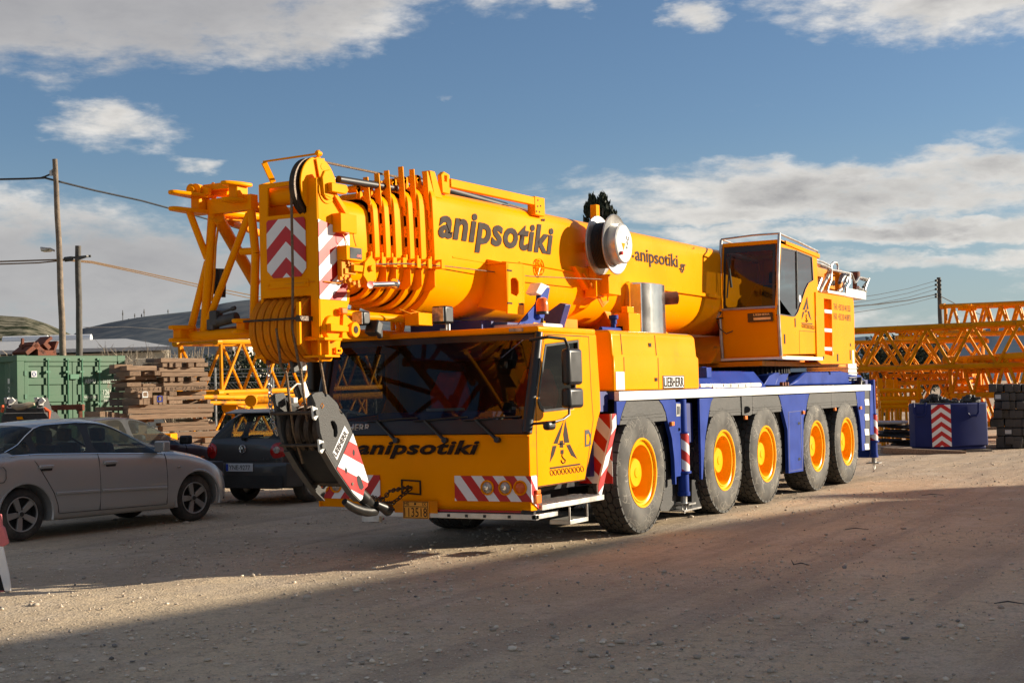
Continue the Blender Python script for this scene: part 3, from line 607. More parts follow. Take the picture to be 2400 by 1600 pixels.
# side return of the corner panel with its hanging tip
stripes('warning_panel', CR_, (-2.60, .030, .565), (1, 0, 0), (0, 0, 1), [(0, 0), (.145, -.085), (.12, 0), (.115, .25), (0, .25)], (.78, .62), .095, .045, th=.006)
b = MB(); b.obox((-2.50, .012, .585), (.11, .03, .09)); b.obox((-2.50, .006, .655), (.08, .02, .04)); b.build('indicator', 'orangelens', CR_, bevel=.006)
b = MB(); b.box((-2.66, -.05, .39), (-2.60, 1.95, .445)); b.box((-2.66, -.05, .395), (-2.2, .0, .44)); b.box((-2.665, 1.80, .33), (-2.60, 2.02, .40)); UR = b.build('underrun_bar', 'alu', CR_, bevel=.004)
b = MB()
for y in (.95, .74, .53, .25): b.obox((-2.662, y, .418), (.012, .028, .028))
b.build('slot', 'black', UR)
b = MB(); b.cyl((-2.63, 1.1, .462), (-2.63, .12, .465), .013); b.build('red_pipe', 'redlens', UR); b = MB(); b.cyl((-2.63, .12, .463), (-2.63, -.02, .455), .022); b.cyl((-2.62, 1.1, .447), (-2.62, 0.1, .447), .02); b.build('hose', 'black', UR)
# entry steps
b = MB(); b.prism([(-2.44, .30, .52), (-2.44, -.0, .52), (-2.01, -.08, .53), (-1.19, -.08, .53), (-1.16, .30, .53)], (0, 0, -.055)); ST = b.build('entry_step', 'alu', CR_, bevel=.005)
b = MB()
for i in range(26):
    for j in range(4): b.obox((-2.36+i*.046, -.03+j*.075, .534), (.028, .012, .006), Matrix.Rotation(R(45 if (i+j) % 2 else -45), 3, 'Z'))
b.build('tread_pattern', 'galv', ST)
b = MB(); b.box((-1.84, .0, .27), (-1.42, .24, .315)); b.box((-1.84, .0, .315), (-1.825, .02, .5)); b.box((-1.435, .0, .315), (-1.42, .02, .5)); b.build('lower_step', 'alu', CR_, bevel=.004)
# striped panel behind the door
stripes('warning_panel', CR_, (-.74, -.03, 0), (1, 0, 0), (0, 0, 1), [(-.095, 1.375), (0, 1.375), (0, 1.24), (-.43, .50), (-.48, .50), (-.49, .62), (-.10, 1.22)], (-.50, .86), .115, .03)
b = MB(); b.prism([(-.845, -.028, 1.375), (-.75, -.028, 1.375), (-.75, -.028, 1.24), (-1.17, -.028, .50), (-1.21, -.028, .50), (-1.22, -.028, .62), (-.845, -.028, 1.22)], (0, .02, 0)); b.build('panel_backing', 'white', CR_)
fa, fb_ = V((-1.235, -.028, .60)), V((-.85, -.028, 1.22)); U_ = V((.35, 1, 0))
stripes('warning_panel', CR_, (-.84, .47, 0), (0, -1, 0), (0, 0, 1), [(0, 1.375), (.49, 1.375), (.49, 1.22), (.49, .62), (0, .62)], (.72, .69), .115, .03)
bpy.data.objects[-1] if False else None
# ------------------------------------------------------------------ engine hood
b = MB()
def hx(yb, ins, z): return [(-.60+ins*.6, yb+ins, z), (1.92-ins*.9, yb+ins, z), (1.92-ins*.9, 2.62-ins, z), (-.60+ins*.6, 2.62-ins, z)]
rg = [[V(p) for p in hx(.045, 0, 1.622)], [V(p) for p in hx(.045, .0, 2.0)], [V(p) for p in hx(.045, .02, 2.03)], [V(p) for p in hx(.045, .035, 2.27)], [V(p) for p in hx(.045, .075, 2.305)]]
b.loft(rg); HD = b.build('engine_hood', 'yellow', CR_, bevel=.03, seg=4, smooth=40)
b = MB()
for xg in (-.33, .63):
    b.beam((xg, .044, 1.64), (xg, .044, 2.0), .012, .005, up=(0, 1, 0)); b.beam((xg, .062, 2.03), (xg, .079, 2.265), .012, .005, up=(0, 1, 0))
b.build('panel_gap', 'blackmark', HD)
b = MB(); b.obox((.46, .07, 2.15), (.07, .012, .045)); b.obox((.55, .042, 1.745), (.07, .012, .04)); b.build('latch', 'blackmark', HD)
b = MB(); b.obox((-.45, .041, 1.735), (.22, .006, .20)); b.build('sticker', 'white', HD)
b = MB(); b.obox((1.075, .040, 1.713), (.65, .006, .155)); BD = b.build('badge_board', 'white', CR_)
text('badge', 'LIEBHERR', BD, (.775, .036, 1.655), (1, 0, 0), (0, 0, 1), .115, .60, bold=.018, th=.003, gap=1.08)
b = MB(); b.plate([(.75, .0368, 1.635), (1.40, .0368, 1.635), (1.40, .0368, 1.79), (.75, .0368, 1.79)], [[(.765, .0368, 1.645), (1.385, .0368, 1.645), (1.385, .0368, 1.78), (.765, .0368, 1.78)]], (0, -.001, 0)); b.build('badge_border', 'blackmark', BD, smooth=0)
# black recess between cab and hood
b = MB(); b.box((-.96, .12, 1.40), (-.62, 2.5, 1.62)); b.box((-.95, .2, .7), (-.70, 2.45, 1.5)); b.build('cab_mount', 'blue_dark', CR_)
# roof-mounted fittings: mirrors, beacon
def mirror(y, s):
    b = MB(); b.obox((-2.20, y, 1.875), (.30, .10, .36)); o = b.build('mirror', 'plastic', CR_, bevel=.035, seg=4)
    b = MB(); b.obox((-2.205, y, 1.565), (.31, .11, .20)); b.build('wide_angle_mirror', 'plastic', CR_, bevel=.035, seg=4); b = MB(); b.obox((-2.60, y-s*.06, 1.305), (.17, .08, .09)); b.build('kerb_mirror', 'plastic', CR_, bevel=.035, seg=4)
    b = MB(); b.tube([V((-2.52, YL+.01 if s < 0 else YR-.01, 2.15)), V((-2.50, y+(-s)*.1, 2.17)), V((-2.34, y, 2.15)), V((-2.28, y, 2.08)), V((-2.28, y, 2.0))], .016, 8); b.tube([V((-2.28, y, 1.5)), V((-2.29, y, 1.40)), V((-2.42, y, 1.36)), V((-2.58, y, 1.34)), V((-2.58, YL if s < 0 else YR, 1.32))], .014, 8); b.build('mirror_arm', 'black', o)
mirror(-.25, -1); mirror(2.90, 1)
b = MB(); b.cyl(Q(KC, 200, 128, 'y', .45), Q(KC, 200, 70, 'y', .45), .012); p = Q(KC, 200, 45, 'y', .45); b.lathe([(.07, -.0), (.07, .02), (.066, .03)], p, (0, 0, 1), 24); BE = b.build('beacon', 'black', CR_)
b = MB(); b.lathe([(.066, .02), (.066, .10), (.06, .145), (.045, .17), (.02, .18), (0, .182)], p, (0, 0, 1), 24); b.build('beacon_lens', 'amber', BE)
b = MB(); b.tube(QL(KA, 'y', .45, (212, 78), (222, 52), (270, 60), (285, 72)), .008, 6); b.obox(Q(KA, 292, 64, 'y', .45), (.04, .03, .07)); b.build('beacon_bracket', 'yellow', BE)
# blue parts on the hood and stainless exhaust silencer
b = MB()
for (a, c, r, h) in ((1.18, 2.50, .06, .05), (1.18, 2.44, .04, .06), (.72, 2.33, .035, .03), (.95, 2.33, .03, .05), (1.60, 2.36, .055, .07), (1.85, 2.32, .045, .05), (1.42, 2.40, .02, .06), (1.98, 2.31, .03, .03)): b.cyl((a-.25, .75, c), (a-.25, .75, c+h), r, n=14)
b.cyl((.92, .75, 2.30), (.92, .75, 2.50), .032); b.box((.35, .66, 2.30), (1.75, .86, 2.345)); b.cyl((.45, .7, 2.37), (1.0, .7, 2.37), .025); b.box((1.05, .68, 2.33), (1.3, .85, 2.42))
b.build('hydraulic_fittings', 'blue', CR_, bevel=.004)
b = MB(); rr = []
exh = []
for k in range(40):
    t = 2*math.pi*k/40; cx_, cy_ = math.cos(t), math.sin(t); exh.append((2.02+.46*math.copysign(abs(cx_)**.75, cx_), .82+.20*math.copysign(abs(cy_)**.9, cy_)))
b.loft([[V((x, y, z)) for x, y in exh] for z in (2.30, 2.99)]); EX = b.build('exhaust_silencer', 'chrome', CR_, bevel=.006, smooth=50)
b = MB(); b.box((1.555, .655, 2.32), (1.56, .8, 2.97)); b.build('heat_shield', 'galv', EX)
b = MB(); b.cyl((2.42, .72, 2.82), (2.55, .58, 2.83), .085, n=24); b.cyl((2.551, .579, 2.83), (2.54, .59, 2.83), .07, n=24); b.build('tailpipe', 'rust', EX)
# ================================================================== BOOM
def prof(hw, zt, zb, n=10, x=0.):
    "boom cross-section: flat top, rounded shoulders, slightly bowed flanks, U-shaped belly"
    pts = []; rc = .15; zm = 3.0; bow = .015
    for i in range(5):
        t = math.pi/2*i/4; pts.append((hw-rc+rc*math.sin(t), zt-rc+rc*math.cos(t)))
    for z in (zt-.35, zm, 2.9): pts.append((hw+bow*(1-abs(z-zm)/.6), z))
    for i in range(1, 11):
        t = math.pi/2*i/10; pts.append((hw*math.cos(t)+0*bow, 2.86-(2.86-zb)*math.sin(t)))
    left = [(YC-a, z) for a, z in pts]; right = [(YC+a, z) for a, z in pts[:-1]][::-1]
    return [V((x, y, z)) for y, z in left+right]
b = MB(); b.loft([prof(.445, 3.70, 2.43, x=x) for x in (-2.90, 1.5, 6.0, 8.7)])
BM = b.build('boom', 'yellow', CR_, smooth=35)
b = MB(); b.beam((-2.6, YC-.447, 3.09), (6, YC-.447, 3.09), .004, .006); b.build('weld_seam', 'yellow_worn', BM)
def onboom(p):
    hw = .445; z = p.z
    if z > 3.55: y = hw-.15+.15*math.sqrt(max(0, 1-((z-3.55)/.15)**2))
    elif z > 3.0: y = hw+.015*(1-abs(z-3.0)/.6)
    else: y = hw+.015*(1-abs(z-3.0)/.6)
    return V((p.x, YC-y-.008, z))
t0_, t1_ = Q(KH, 245, 560, 'y', .87), Q(KH, 1095, 640, 'y', .87)
text('lettering', 'anipsotiki', BM, (t0_.x, YC-.465, 3.10), (1, 0, 0), (0, 0, 1), .43, t1_.x-t0_.x, shear=.26, bold=.034, th=.002, warp=onboom, gap=1.07)
for s_, a0, a1, z0_, h_ in (('www.', 1490, 1681, 3.33, .125), ('anipsotiki', 1690, 2002, 3.245, .235), ('.gr', 2010, 2058, 3.235, .13)):
    q0, q1 = Q(KH, a0, 620, 'y', .87), Q(KH, a1, 640, 'y', .87)
    text('lettering', s_, BM, (q0.x, YC-.465, z0_), (1, 0, 0), (0, 0, 1), h_, q1.x-q0.x, bold=.014, th=.002, warp=onboom)
# telescopic sections and their collars
cx = [-3.77, -3.63, -3.51, -3.31, -3.16, -2.97]
for k, x in enumerate(cx):
    j = 5-k; hw = .455-.031*j; zt = 3.71-.036*j; zb = 2.42+.026*j; tk = .075
    if k == 0: s_ = MB(); s_.loft([prof(hw-.045, zt-.05, zb+.05, x=-4.3), prof(hw-.045, zt-.05, zb+.05, x=-3.7)]); s_.build('boom_section', 'yellow', BM, smooth=35)
    else: s_ = MB(); s_.loft([prof(hw-.05, zt-.055, zb+.055, x=cx[k-1]), prof(hw-.05, zt-.055, zb+.055, x=x+.02)]); s_.build('boom_section', 'yellow', BM, smooth=35)
    o = MB(); A_ = prof(hw+.012, zt+.012, zb-.012, x=x); B_ = prof(hw+.012, zt+.012, zb-.012, x=x+tk); i_ = prof(hw-.045, zt-.05, zb+.05, x=x)
    o.loft([i_, A_, B_], cap=False); o.loft([B_, prof(hw-.045, zt-.05, zb+.05, x=x+tk)], cap=False)
    CO = o.build('collar', 'yellow', BM, bevel=.004, smooth=35)
    # slide-pad bosses on the collar face
    for z in (3.43, 3.22, 3.02):
        q = MB(); y = YC-hw+.022; q.prism([(x+.006, y-.018, z-.055), (x+.006, y+.018, z-.055), (x+.006, y+.018, z+.055), (x+.006, y-.018, z+.055)], (-.015, 0, 0)); q.cyl((x-.008, y, z+.03), (x-.02, y, z+.03), .012, n=10); q.cyl((x-.008, y, z-.03), (x-.02, y, z-.03), .012, n=10); q.build('slide_pad', 'yellow', CO, bevel=.003)
    q = MB(); q.obox((x-.02, YC-hw+.01, 2.96), (.04, .03, .075)); q.build('stop_block', 'yellow', CO, bevel=.004)
    # upright cable guard fin on the shoulder
    f = MB(); top = (3.71, 3.76, 3.80, 3.86, 3.85, 3.85)[k]
    f.prism([(x-.018, YC-hw+.005, 3.44), (x-.018, YC-hw+.075, 3.48), (x-.018, YC-hw+.085, top), (x-.018, YC-hw+.03, top)], (.016 if k < 5 else .09, 0, 0))
    f.build('cable_fin', 'yellow', CO, bevel=.003)
    h = MB(); yb = YC-hw+.16; h.cyl((x-.06, yb-.05, zt+.07), (x-.06, yb+.06, zt+.07), .035, n=12); h.prism([(x-.08, yb-.05, zt-.02), (x+.02, yb-.05, zt-.02), (x-.01, yb-.05, zt+.10), (x-.08, yb-.05, zt+.10)], (0, .012, 0)); h.tube([(x-.08, yb-.06, zt+.07), (x-.11, yb-.06, zt+.05), (x-.09, yb-.06, zt+.02)], .008, 5); h.build('rope_guide', 'yellow', CO)
    g = MB(); yg = YC-hw-.075; zz = 2.895+.004*k
    for a, c, d_, e in ((0, 0, 1, 0), ): pass
    g.plate([(x-.02, yg-.045, zz-.045), (x-.02, yg+.045, zz-.045), (x-.02, yg+.045, zz+.045), (x-.02, yg-.045, zz+.045)], [[(x-.02, yg-.028, zz-.028), (x-.02, yg+.028, zz-.028), (x-.02, yg+.028, zz+.028), (x-.02, yg-.028, zz+.028)]], (.06, 0, 0))
    g.box((x-.015, yg+.045, zz-.04), (x+.03, YC-hw+.02, zz+.04)); g.build('cable_eye', 'yellow', CO)
    p_ = MB(); p_.prism([(x-.012, YC-hw-.03, 2.86), (x-.012, YC-hw+.16, 2.86), (x-.012, YC-hw+.16, 2.66), (x-.012, YC-hw+.02, 2.66), (x-.012, YC-hw-.03, 2.70)], (.012, 0, 0)); p_.build('cover_plate', 'yellow', CO)
b = MB(); b.cyl((-4.25, YC-.27, 3.63), (-3.05, YC-.27, 3.66), .034, n=14); b.cyl((-4.2, YC-.1, 3.66), (-2.7, YC-.1, 3.74), .03, n=10); b.build('hose_reel_tube', 'black', BM)
b = MB(); b.tube([V((-4.45, YC-.22, 3.775)), V((-3.5, YC-.18, 3.79)), V((-2.4, YC-.2, 3.80)), V((1.0, YC, 3.75)), V((6, YC, 3.74))], .011, 6); b.build('hoist_rope', 'rope', BM)
b = MB(); b.tube([V((-4.25, .98, 2.84)), V((-3.5, .84, 2.89)), V((-2.8, .82, 2.91)), V((-1.2, .74, 2.90)), V((.35, .62, 2.95))], .006, 5); b.build('sensor_cable', 'rope', BM)
# tie bar along the top of the base section
b = MB(); b.prism([(-2.88, .89, 3.60), (-2.72, .89, 3.60), (-2.86, .89, 3.86), (-2.96, .89, 3.86)], (0, .10, 0)); b.plate([(-2.74, .88, 3.66), (-2.60, .88, 3.66), (-2.58, .88, 3.74), (-2.60, .88, 3.86), (-2.70, .88, 3.88), (-2.76, .88, 3.84)], [[(-2.70, .88, 3.78), (-2.65, .88, 3.78), (-2.65, .88, 3.84), (-2.70, .88, 3.84)]], (0, .05, 0))
b.beam((-2.60, .90, 3.775), (-.72, .88, 3.775), .07, .09); b.box((-.86, .84, 3.62), (-.62, .94, 3.83)); b.prism([(-.95, .86, 3.80), (-.75, .86, 3.80), (-.78, .86, 3.62)], (0, .05, 0))
TB = b.build('tie_bar', 'yellow', BM, bevel=.008)
b = MB()
for dx_, dz_ in ((-.83, 3.66), (-.76, 3.66), (-.80, 3.72), (-.73, 3.73), (-.79, 3.79)): b.cyl((dx_, .842, dz_), (dx_, .836, dz_), .011, n=8)
b.build('bolt', 'blackmark', TB)
b = MB(); b.cyl((-2.9, 1.15, 3.80), (-.9, 1.2, 3.74), .045, n=12); b.build('hydraulic_tube', 'black', BM)
b = MB(); b.beam((1.6, .86, 2.98), (4.8, .86, 2.96), .06, .05); b.beam((-2.6, .875, 3.02), (-1.2, .875, 3.0), .02, .02); b.build('side_rail', 'yellow', BM, bevel=.006)
b = MB()
for q in ((1006, 425, KH), (1020, 425, KH), (2120, 632, KH)): p = Q(q[2], q[0], q[1], 'y', .885); b.cyl(p, p-V((0, .004, 0)), .016, n=8)
b.build('plug', 'blackmark', BM)
# bracket half way along the flank (for the fly jib)
yb = .62
b = MB(); b.plate(QL(KH, 'y', yb, (742, 730), (868, 742), (880, 830), (876, 1085), (872, 1120), (830, 1118), (752, 1112), (750, 1060)), [QL(KH, 'y', yb, (775, 862), (790, 850), (815, 852), (832, 880), (834, 960), (820, 985), (778, 965))], (0, .02, 0))
b.prism(QL(KH, 'y', yb, (742, 730), (868, 742), (868, 752), (742, 742)), (0, .30, 0)); b.prism(QL(KH, 'y', .90, (650, 668), (735, 672), (868, 742), (742, 730)), (0, -.02, 0))
b.prism([Q(KH, 750, 742, 'y', yb), Q(KH, 750, 1100, 'y', yb), V((Q(KH, 750, 742, 'y', yb).x, 1.0, 2.55)), V((Q(KH, 750, 742, 'y', yb).x, .88, 3.05))], (.02, 0, 0)); b.prism([Q(KH, 868, 742, 'y', yb), Q(KH, 868, 1100, 'y', yb), V((Q(KH, 868, 742, 'y', yb).x, 1.0, 2.55)), V((Q(KH, 868, 742, 'y', yb).x, .88, 3.05))], (-.02, 0, 0))
JB = b.build('jib_bracket', 'yellow', CR_, bevel=.005)
b = MB()
for p in ((768, 1036), (850, 1042), (765, 796)): o_ = Q(KH, *p, 'y', yb-.001); b.obox(o_, (.10, .006, .018))
b.build('slot', 'blackmark', JB)
b = MB(); p = Q(KH, 988, 775, 'y', .85); 
for rr_ in (.10, .06): b.tube([p+V((rr_*math.cos(t), 0, rr_*math.sin(t))) for t in [2*math.pi*k/20 for k in range(20)]], .008, 5, closed=True)
for t in range(6): b.cyl(p, p+V((.10*math.cos(t*1.047), 0, .10*math.sin(t*1.047))), .007, n=5)
b.cyl((p.x-.45, .86, p.z+.03), (p.x+1.0, .86, p.z+.0), .008, n=5); b.build('hand_wheel', 'yellow', BM)
# ------------------------------------------------------------------ boom head
hy0, hy1 = 1.0, 1.66
sd_ = [(-4.66, 3.59), (-4.52, 3.63), (-4.42, 3.53), (-4.22, 3.38), (-4.165, 3.31), (-4.165, 2.70), (-4.20, 2.50), (-4.29, 2.36), (-4.33, 2.20), (-4.36, 2.08), (-4.46, 2.0), (-4.49, 1.955), (-4.64, 1.955), (-4.66, 2.02)]
b = MB(); b.plate([(x, hy0, z) for x, z in sd_], [], (0, .03, 0)); b.plate([(x, hy1, z) for x, z in sd_], [], (0, -.03, 0))
b.plate([(-4.665, hy0, 3.59), (-4.665, hy1, 3.59), (-4.665, hy1, 2.16), (-4.665, hy0, 2.16)], [[(-4.665, 1.12, 3.555), (-4.665, 1.55, 3.545), (-4.665, 1.56, 3.29), (-4.665, 1.12, 3.29)], [(-4.665, 1.09, 2.545), (-4.665, 1.63, 2.545), (-4.665, 1.63, 2.18), (-4.665, 1.09, 2.18)]], (.03, 0, 0))
b.prism([(-4.63, hy0+.03, 3.29), (-4.63, hy1-.03, 3.29), (-4.3, hy1-.03, 3.2), (-4.3, hy0+.03, 3.2)], (0, 0, -.02)); b.prism([(-4.60, hy0+.03, 2.56), (-4.60, hy1-.03, 2.56), (-4.25, hy1-.03, 2.60), (-4.25, hy0+.03, 2.60)], (0, 0, -.02))
b.prism([(-4.25, hy0+.03, 3.35), (-4.25, hy1-.03, 3.35), (-4.25, hy1-.03, 2.4), (-4.25, hy0+.03, 2.4)], (.02, 0, 0))
HE = b.build('boom_head', 'yellow', CR_, bevel=.008, smooth=35)
# recessed head rib, boxes, eyes, lugs
b = MB(); b.cyl((-4.52, 1.02, 3.49), (-4.52, 1.64, 3.49), .095, n=28); b.cyl((-4.52, .99, 3.49), (-4.52, 1.0, 3.49), .12, n=24); b.cyl((-4.52, .97, 3.49), (-4.52, .99, 3.49), .085, n=24); b.build('head_axle', 'yellow', HE, bevel=.004)
b = MB(); b.lathe([(.10, -.005), (.25, -.03), (.275, -.028), (.262, -.004), (.262, .004), (.275, .028), (.25, .03), (.10, .005)], (-4.54, 1.16, 3.52), (0, 1, 0), 48); b.build('head_sheave', 'grease', HE)
b = MB(); b.lathe([(.0, .0), (.262, .0), (.268, .008), (.262, .02), (0, .02)], (-4.50, 1.095, 3.54), (0, 1, 0), 48); b.cyl((-4.47, 1.09, 3.72), (-4.47, 1.07, 3.72), .03, n=16); b.plate([(-4.56, 1.085, 3.78), (-4.44, 1.085, 3.80), (-4.40, 1.085, 3.66), (-4.42, 1.085, 3.55), (-4.52, 1.085, 3.62)], [], (0, -.012, 0)); b.build('sheave_guard', 'yellow', HE, bevel=.003)
b = MB(); b.plate([(-4.62, .995, 3.60), (-4.58, .995, 3.66), (-4.50, .995, 3.68), (-4.43, .995, 3.62), (-4.40, .995, 3.50), (-4.5, .995, 3.42), (-4.6, .995, 3.44)], [], (0, -.03, 0)); b.prism([(-4.55, .965, 3.555), (-4.32, .965, 3.555), (-4.29, .965, 3.51), (-4.33, .965, 3.47), (-4.55, .965, 3.47)], (0, -.05, 0)); b.build('anchor_lug', 'yellow', HE, bevel=.008)
b = MB(); b.prism([(-4.44, .997, 3.50), (-4.23, .997, 3.28), (-4.245, .997, 3.27), (-4.45, .997, 3.46)], (0, -.035, 0)); b.build('stiffener', 'yellow', HE)
b = MB(); b.box((-4.445, .90, 3.12), (-4.20, 1.0, 3.29)); o1 = b.build('junction_box', 'yellow', HE, bevel=.005)
b = MB(); b.box((-4.40, .88, 2.865), (-4.14, .99, 3.0)); o2 = b.build('display_box', 'yellow', HE, bevel=.01)
b = MB(); b.box((-4.345, .876, 2.885), (-4.165, .882, 2.985)); b.build('screen', 'screen', o2); text('digits', '-540', o2, (-4.25, .874, 2.90), (1, 0, 0), (0, 0, 1), .026, .07, m='digits', th=.001)
b = MB(); b.tube([(-4.36, .95, 3.12), (-4.34, .93, 3.06), (-4.30, .94, 3.02), (-4.24, .96, 3.0)], .004, 5); b.tube([(-4.22, .93, 3.12), (-4.2, .93, 3.06), (-4.17, .93, 3.0)], .007, 5); b.build('cable', 'yellow_worn', HE)
b = MB(); b.obox((-4.36, .96, 2.41), (.09, .05, .06)); b.build('marker_light', 'orangelens', HE, bevel=.012)
b = MB()
for i in range(10): b.obox((-4.42+.028*i, .94-.004*i+.02*(i % 2), 2.70-.006*i+.012*(i % 3)), (.035, .03, .028), Matrix.Rotation(i, 3, 'Y'))
for i in range(7): b.obox((-4.33+.02*i, .92, 2.86-.01*i-.02*(i % 2)), (.02, .03, .05), Matrix.Rotation(i*.7, 3, 'Y'))
b.obox((-4.30, .93, 2.77), (.16, .04, .05)); b.obox((-4.36, .95, 2.79), (.10, .05, .15)); b.obox((-4.30, .96, 2.86), (.03, .05, .10)); b.build('wiring_clips', 'yellow_worn', HE)
b = MB(); b.plate([(-4.17, .86, 2.74), (-4.14, .86, 2.86), (-4.05, .86, 2.93), (-3.97, .86, 2.88), (-3.97, .86, 2.72), (-4.06, .86, 2.64)], [], (0, .02, 0)); b.cyl((-4.06, .85, 2.81), (-4.06, .83, 2.81), .03); b.box((-4.3, .87, 2.77), (-4.05, .91, 2.83)); b.build('jib_latch', 'yellow', HE, bevel=.004)
b = MB(); b.cyl((-4.20, .75, 2.645), (-3.83, .75, 2.672), .026, n=14); b.cyl((-3.84, .75, 2.672), (-3.815, .75, 2.672), .05, n=14); b.cyl((-4.22, .75, 2.643), (-4.20, .75, 2.645), .035, n=14); b.build('locking_pin', 'chrome', HE)
b = MB(); b.tube([(-4.66, 1.6, 2.655), (-4.675, 1.35, 2.66), (-4.675, 1.05, 2.665), (-4.6, .985, 2.665), (-4.4, .97, 2.66), (-4.28, .95, 2.67)], .005, 5); b.build('cable', 'yellow_worn', HE)
b = MB(); b.obox((-4.672, 1.33, 2.66), (.012, .46, .065)); b.cyl((-4.68, 1.13, 2.66), (-4.69, 1.13, 2.66), .012, n=8); b.cyl((-4.68, 1.55, 2.66), (-4.69, 1.55, 2.66), .012, n=8); b.build('cable_duct', 'yellow', HE, bevel=.003)
# pin eye and foot flange
b = MB(); b.plate([(-4.33, 1.0, 2.40), (-4.19, 1.0, 2.315), (-4.13, 1.0, 2.26), (-4.14, 1.0, 2.19), (-4.22, 1.0, 2.16), (-4.36, 1.0, 2.16)], [], (0, -.025, 0)); b.cyl((-4.195, .975, 2.245), (-4.195, .94, 2.245), .07, n=24); LG = b.build('pin_eye', 'yellow', HE, bevel=.004)
b = MB(); b.cyl((-4.195, .939, 2.245), (-4.195, .937, 2.245), .035, n=20); b.build('bore', 'blackmark', LG)
b = MB(); b.lathe([(.0, -.03), (.11, -.03), (.12, -.01), (.12, .01)], (-4.50, 1.0, 2.25), (0, 1, 0), 28); b.prism([(-4.60, .97, 2.29), (-4.33, .97, 2.27), (-4.33, .97, 2.22), (-4.60, .97, 2.22)], (0, -.05, 0)); b.build('anchor_lug', 'yellow', HE, bevel=.006)
b = MB(); b.box((-4.68, .93, 2.14), (-4.42, 1.17, 2.165)); b.box((-4.68, .93, 1.99), (-4.46, 1.17, 2.01)); b.box((-4.60, .95, 2.01), (-4.58, 1.16, 2.14)); b.plate([(-4.46, .97, 2.02), (-4.38, .97, 2.02), (-4.36, .97, 2.05), (-4.38, .97, 2.08), (-4.46, .97, 2.08)], [[(-4.44, .97, 2.04), (-4.39, .97, 2.04), (-4.39, .97, 2.06), (-4.44, .97, 2.06)]], (0, .02, 0)); b.build('foot_bracket', 'yellow', HE, bevel=.003)
b = MB(); b.box((-4.68, 1.62, 2.0), (-4.56, 1.72, 2.2)); b.build('foot_bracket', 'yellow', HE, bevel=.003)
# hoist sheaves at the bottom
for k in range(7):
    y = 1.155+.083*k; b = MB(); b.lathe([(.08, -.006), (.22, -.008), (.292, -.034), (.306, -.031), (.288, -.006), (.284, 0), (.288, .006), (.306, .031), (.292, .034), (.22, .008), (.08, .006)], (-4.50, y, 2.26), (0, 1, 0), 56); b.build('sheave', 'yellow_worn', HE, smooth=28)
b = MB(); b.cyl((-4.5, 1.03, 2.26), (-4.5, 1.70, 2.26), .085, n=24); b.build('sheave_axle', 'grease', HE)
b = MB(); b.cyl((-4.83, 1.08, 2.335), (-4.83, 1.72, 2.335), .011, n=8); b.cyl((-4.84, 1.10, 2.335), (-4.80, 1.10, 2.335), .03, n=10); b.obox((-4.74, 1.08, 2.335), (.18, .02, .04)); b.build('rope_keeper', 'grease', HE)
b = MB(); b.box((-4.815, 1.10, 2.10), (-4.79, 1.135, 2.48)); b.build('sheave_cheek', 'yellow', HE)
# chevron panels
stripes('warning_panel', HE, (-4.67, 1.565, 2.72), (0, -1, 0), (0, 0, 1), [(.07, 0), (.38, 0), (.44, .07), (.44, .50), (.42, .53), (.02, .53), (0, .51), (0, .07)], (.67, .74), .105, .03, chev=.22, th=.006)
stripes('warning_panel', HE, (-4.655, .998, 2.51), (1, 0, 0), (0, 0, 1), [(0, 0), (.40, 0), (.42, .2), (.465, .25), (.465, .60), (.44, .64), (0, .71)], (-.60, .80), .105, .02, th=.005)
# rope guide frame above the head
b = MB(); b.beam((-4.62, 1.52, 3.60), (-4.70, 1.56, 3.78), .02, .05); b.beam((-4.70, 1.57, 3.785), (-4.53, 1.07, 3.83), .016, .016); b.cyl((-4.53, 1.075, 3.80), (-4.53, 1.075, 3.86), .018, n=10); b.cyl((-4.56, 1.07, 3.83), (-4.50, 1.07, 3.83), .022, n=10); b.build('rope_guard', 'yellow', HE)
# falls of rope from head to hook block
# hoist limit lights under the boom, blue support behind
sp_ = MB(); sp_.obox((-3.05, .72, 2.41), (.16, .16, .17)); SL = sp_.build('work_lamp', 'plastic', CR_, bevel=.02, seg=3)
b = MB(); b.obox((-3.135, .72, 2.41), (.01, .13, .14)); b.build('lamp_lens', 'lens', SL, bevel=.004)
b = MB(); b.tube([(-3.02, .70, 2.33), (-3.02, .70, 2.27), (-3.0, .78, 2.27)], .012, 6); b.obox((-2.98, .70, 2.29), (.02, .03, .06)); b.build('lamp_bracket', 'galv', SL)
b = MB(); b.obox((-3.95, 1.05, 2.36), (.12, .13, .13)); SL2 = b.build('work_lamp', 'plastic', CR_, bevel=.02, seg=3); b = MB(); b.obox((-4.014, 1.05, 2.36), (.01, .11, .11)); b.build('lamp_lens', 'lens', SL2)
b = MB(); b.obox((-3.85, .98, 2.27), (.10, .14, .14), Matrix.Rotation(.4, 3, 'Y')); b.obox((-3.8, .95, 2.22), (.05, .05, .1)); b.build('camera_box', 'black', SL2, bevel=.02)
b = MB(); b.cyl((-4.0, 1.1, 2.38), (-2.9, .80, 2.36), .035, n=10); b.box((-3.45, .74, 2.30), (-3.2, .9, 2.42)); b.cyl((-4.1, 1.2, 2.42), (-2.9, 1.2, 2.40), .03); b.build('lamp_mount', 'yellow', BM, bevel=.005)
b = MB()
for s_ in range(4): b.tube([V((-3.6+.2*s_, .86, 2.45)), V((-3.5+.2*s_, .80, 2.41+.01*s_)), V((-3.38+.2*s_, .80, 2.43)), V((-3.3+.2*s_, .86, 2.40))], .006, 5)
b.build('cable', 'yellow_worn', BM)
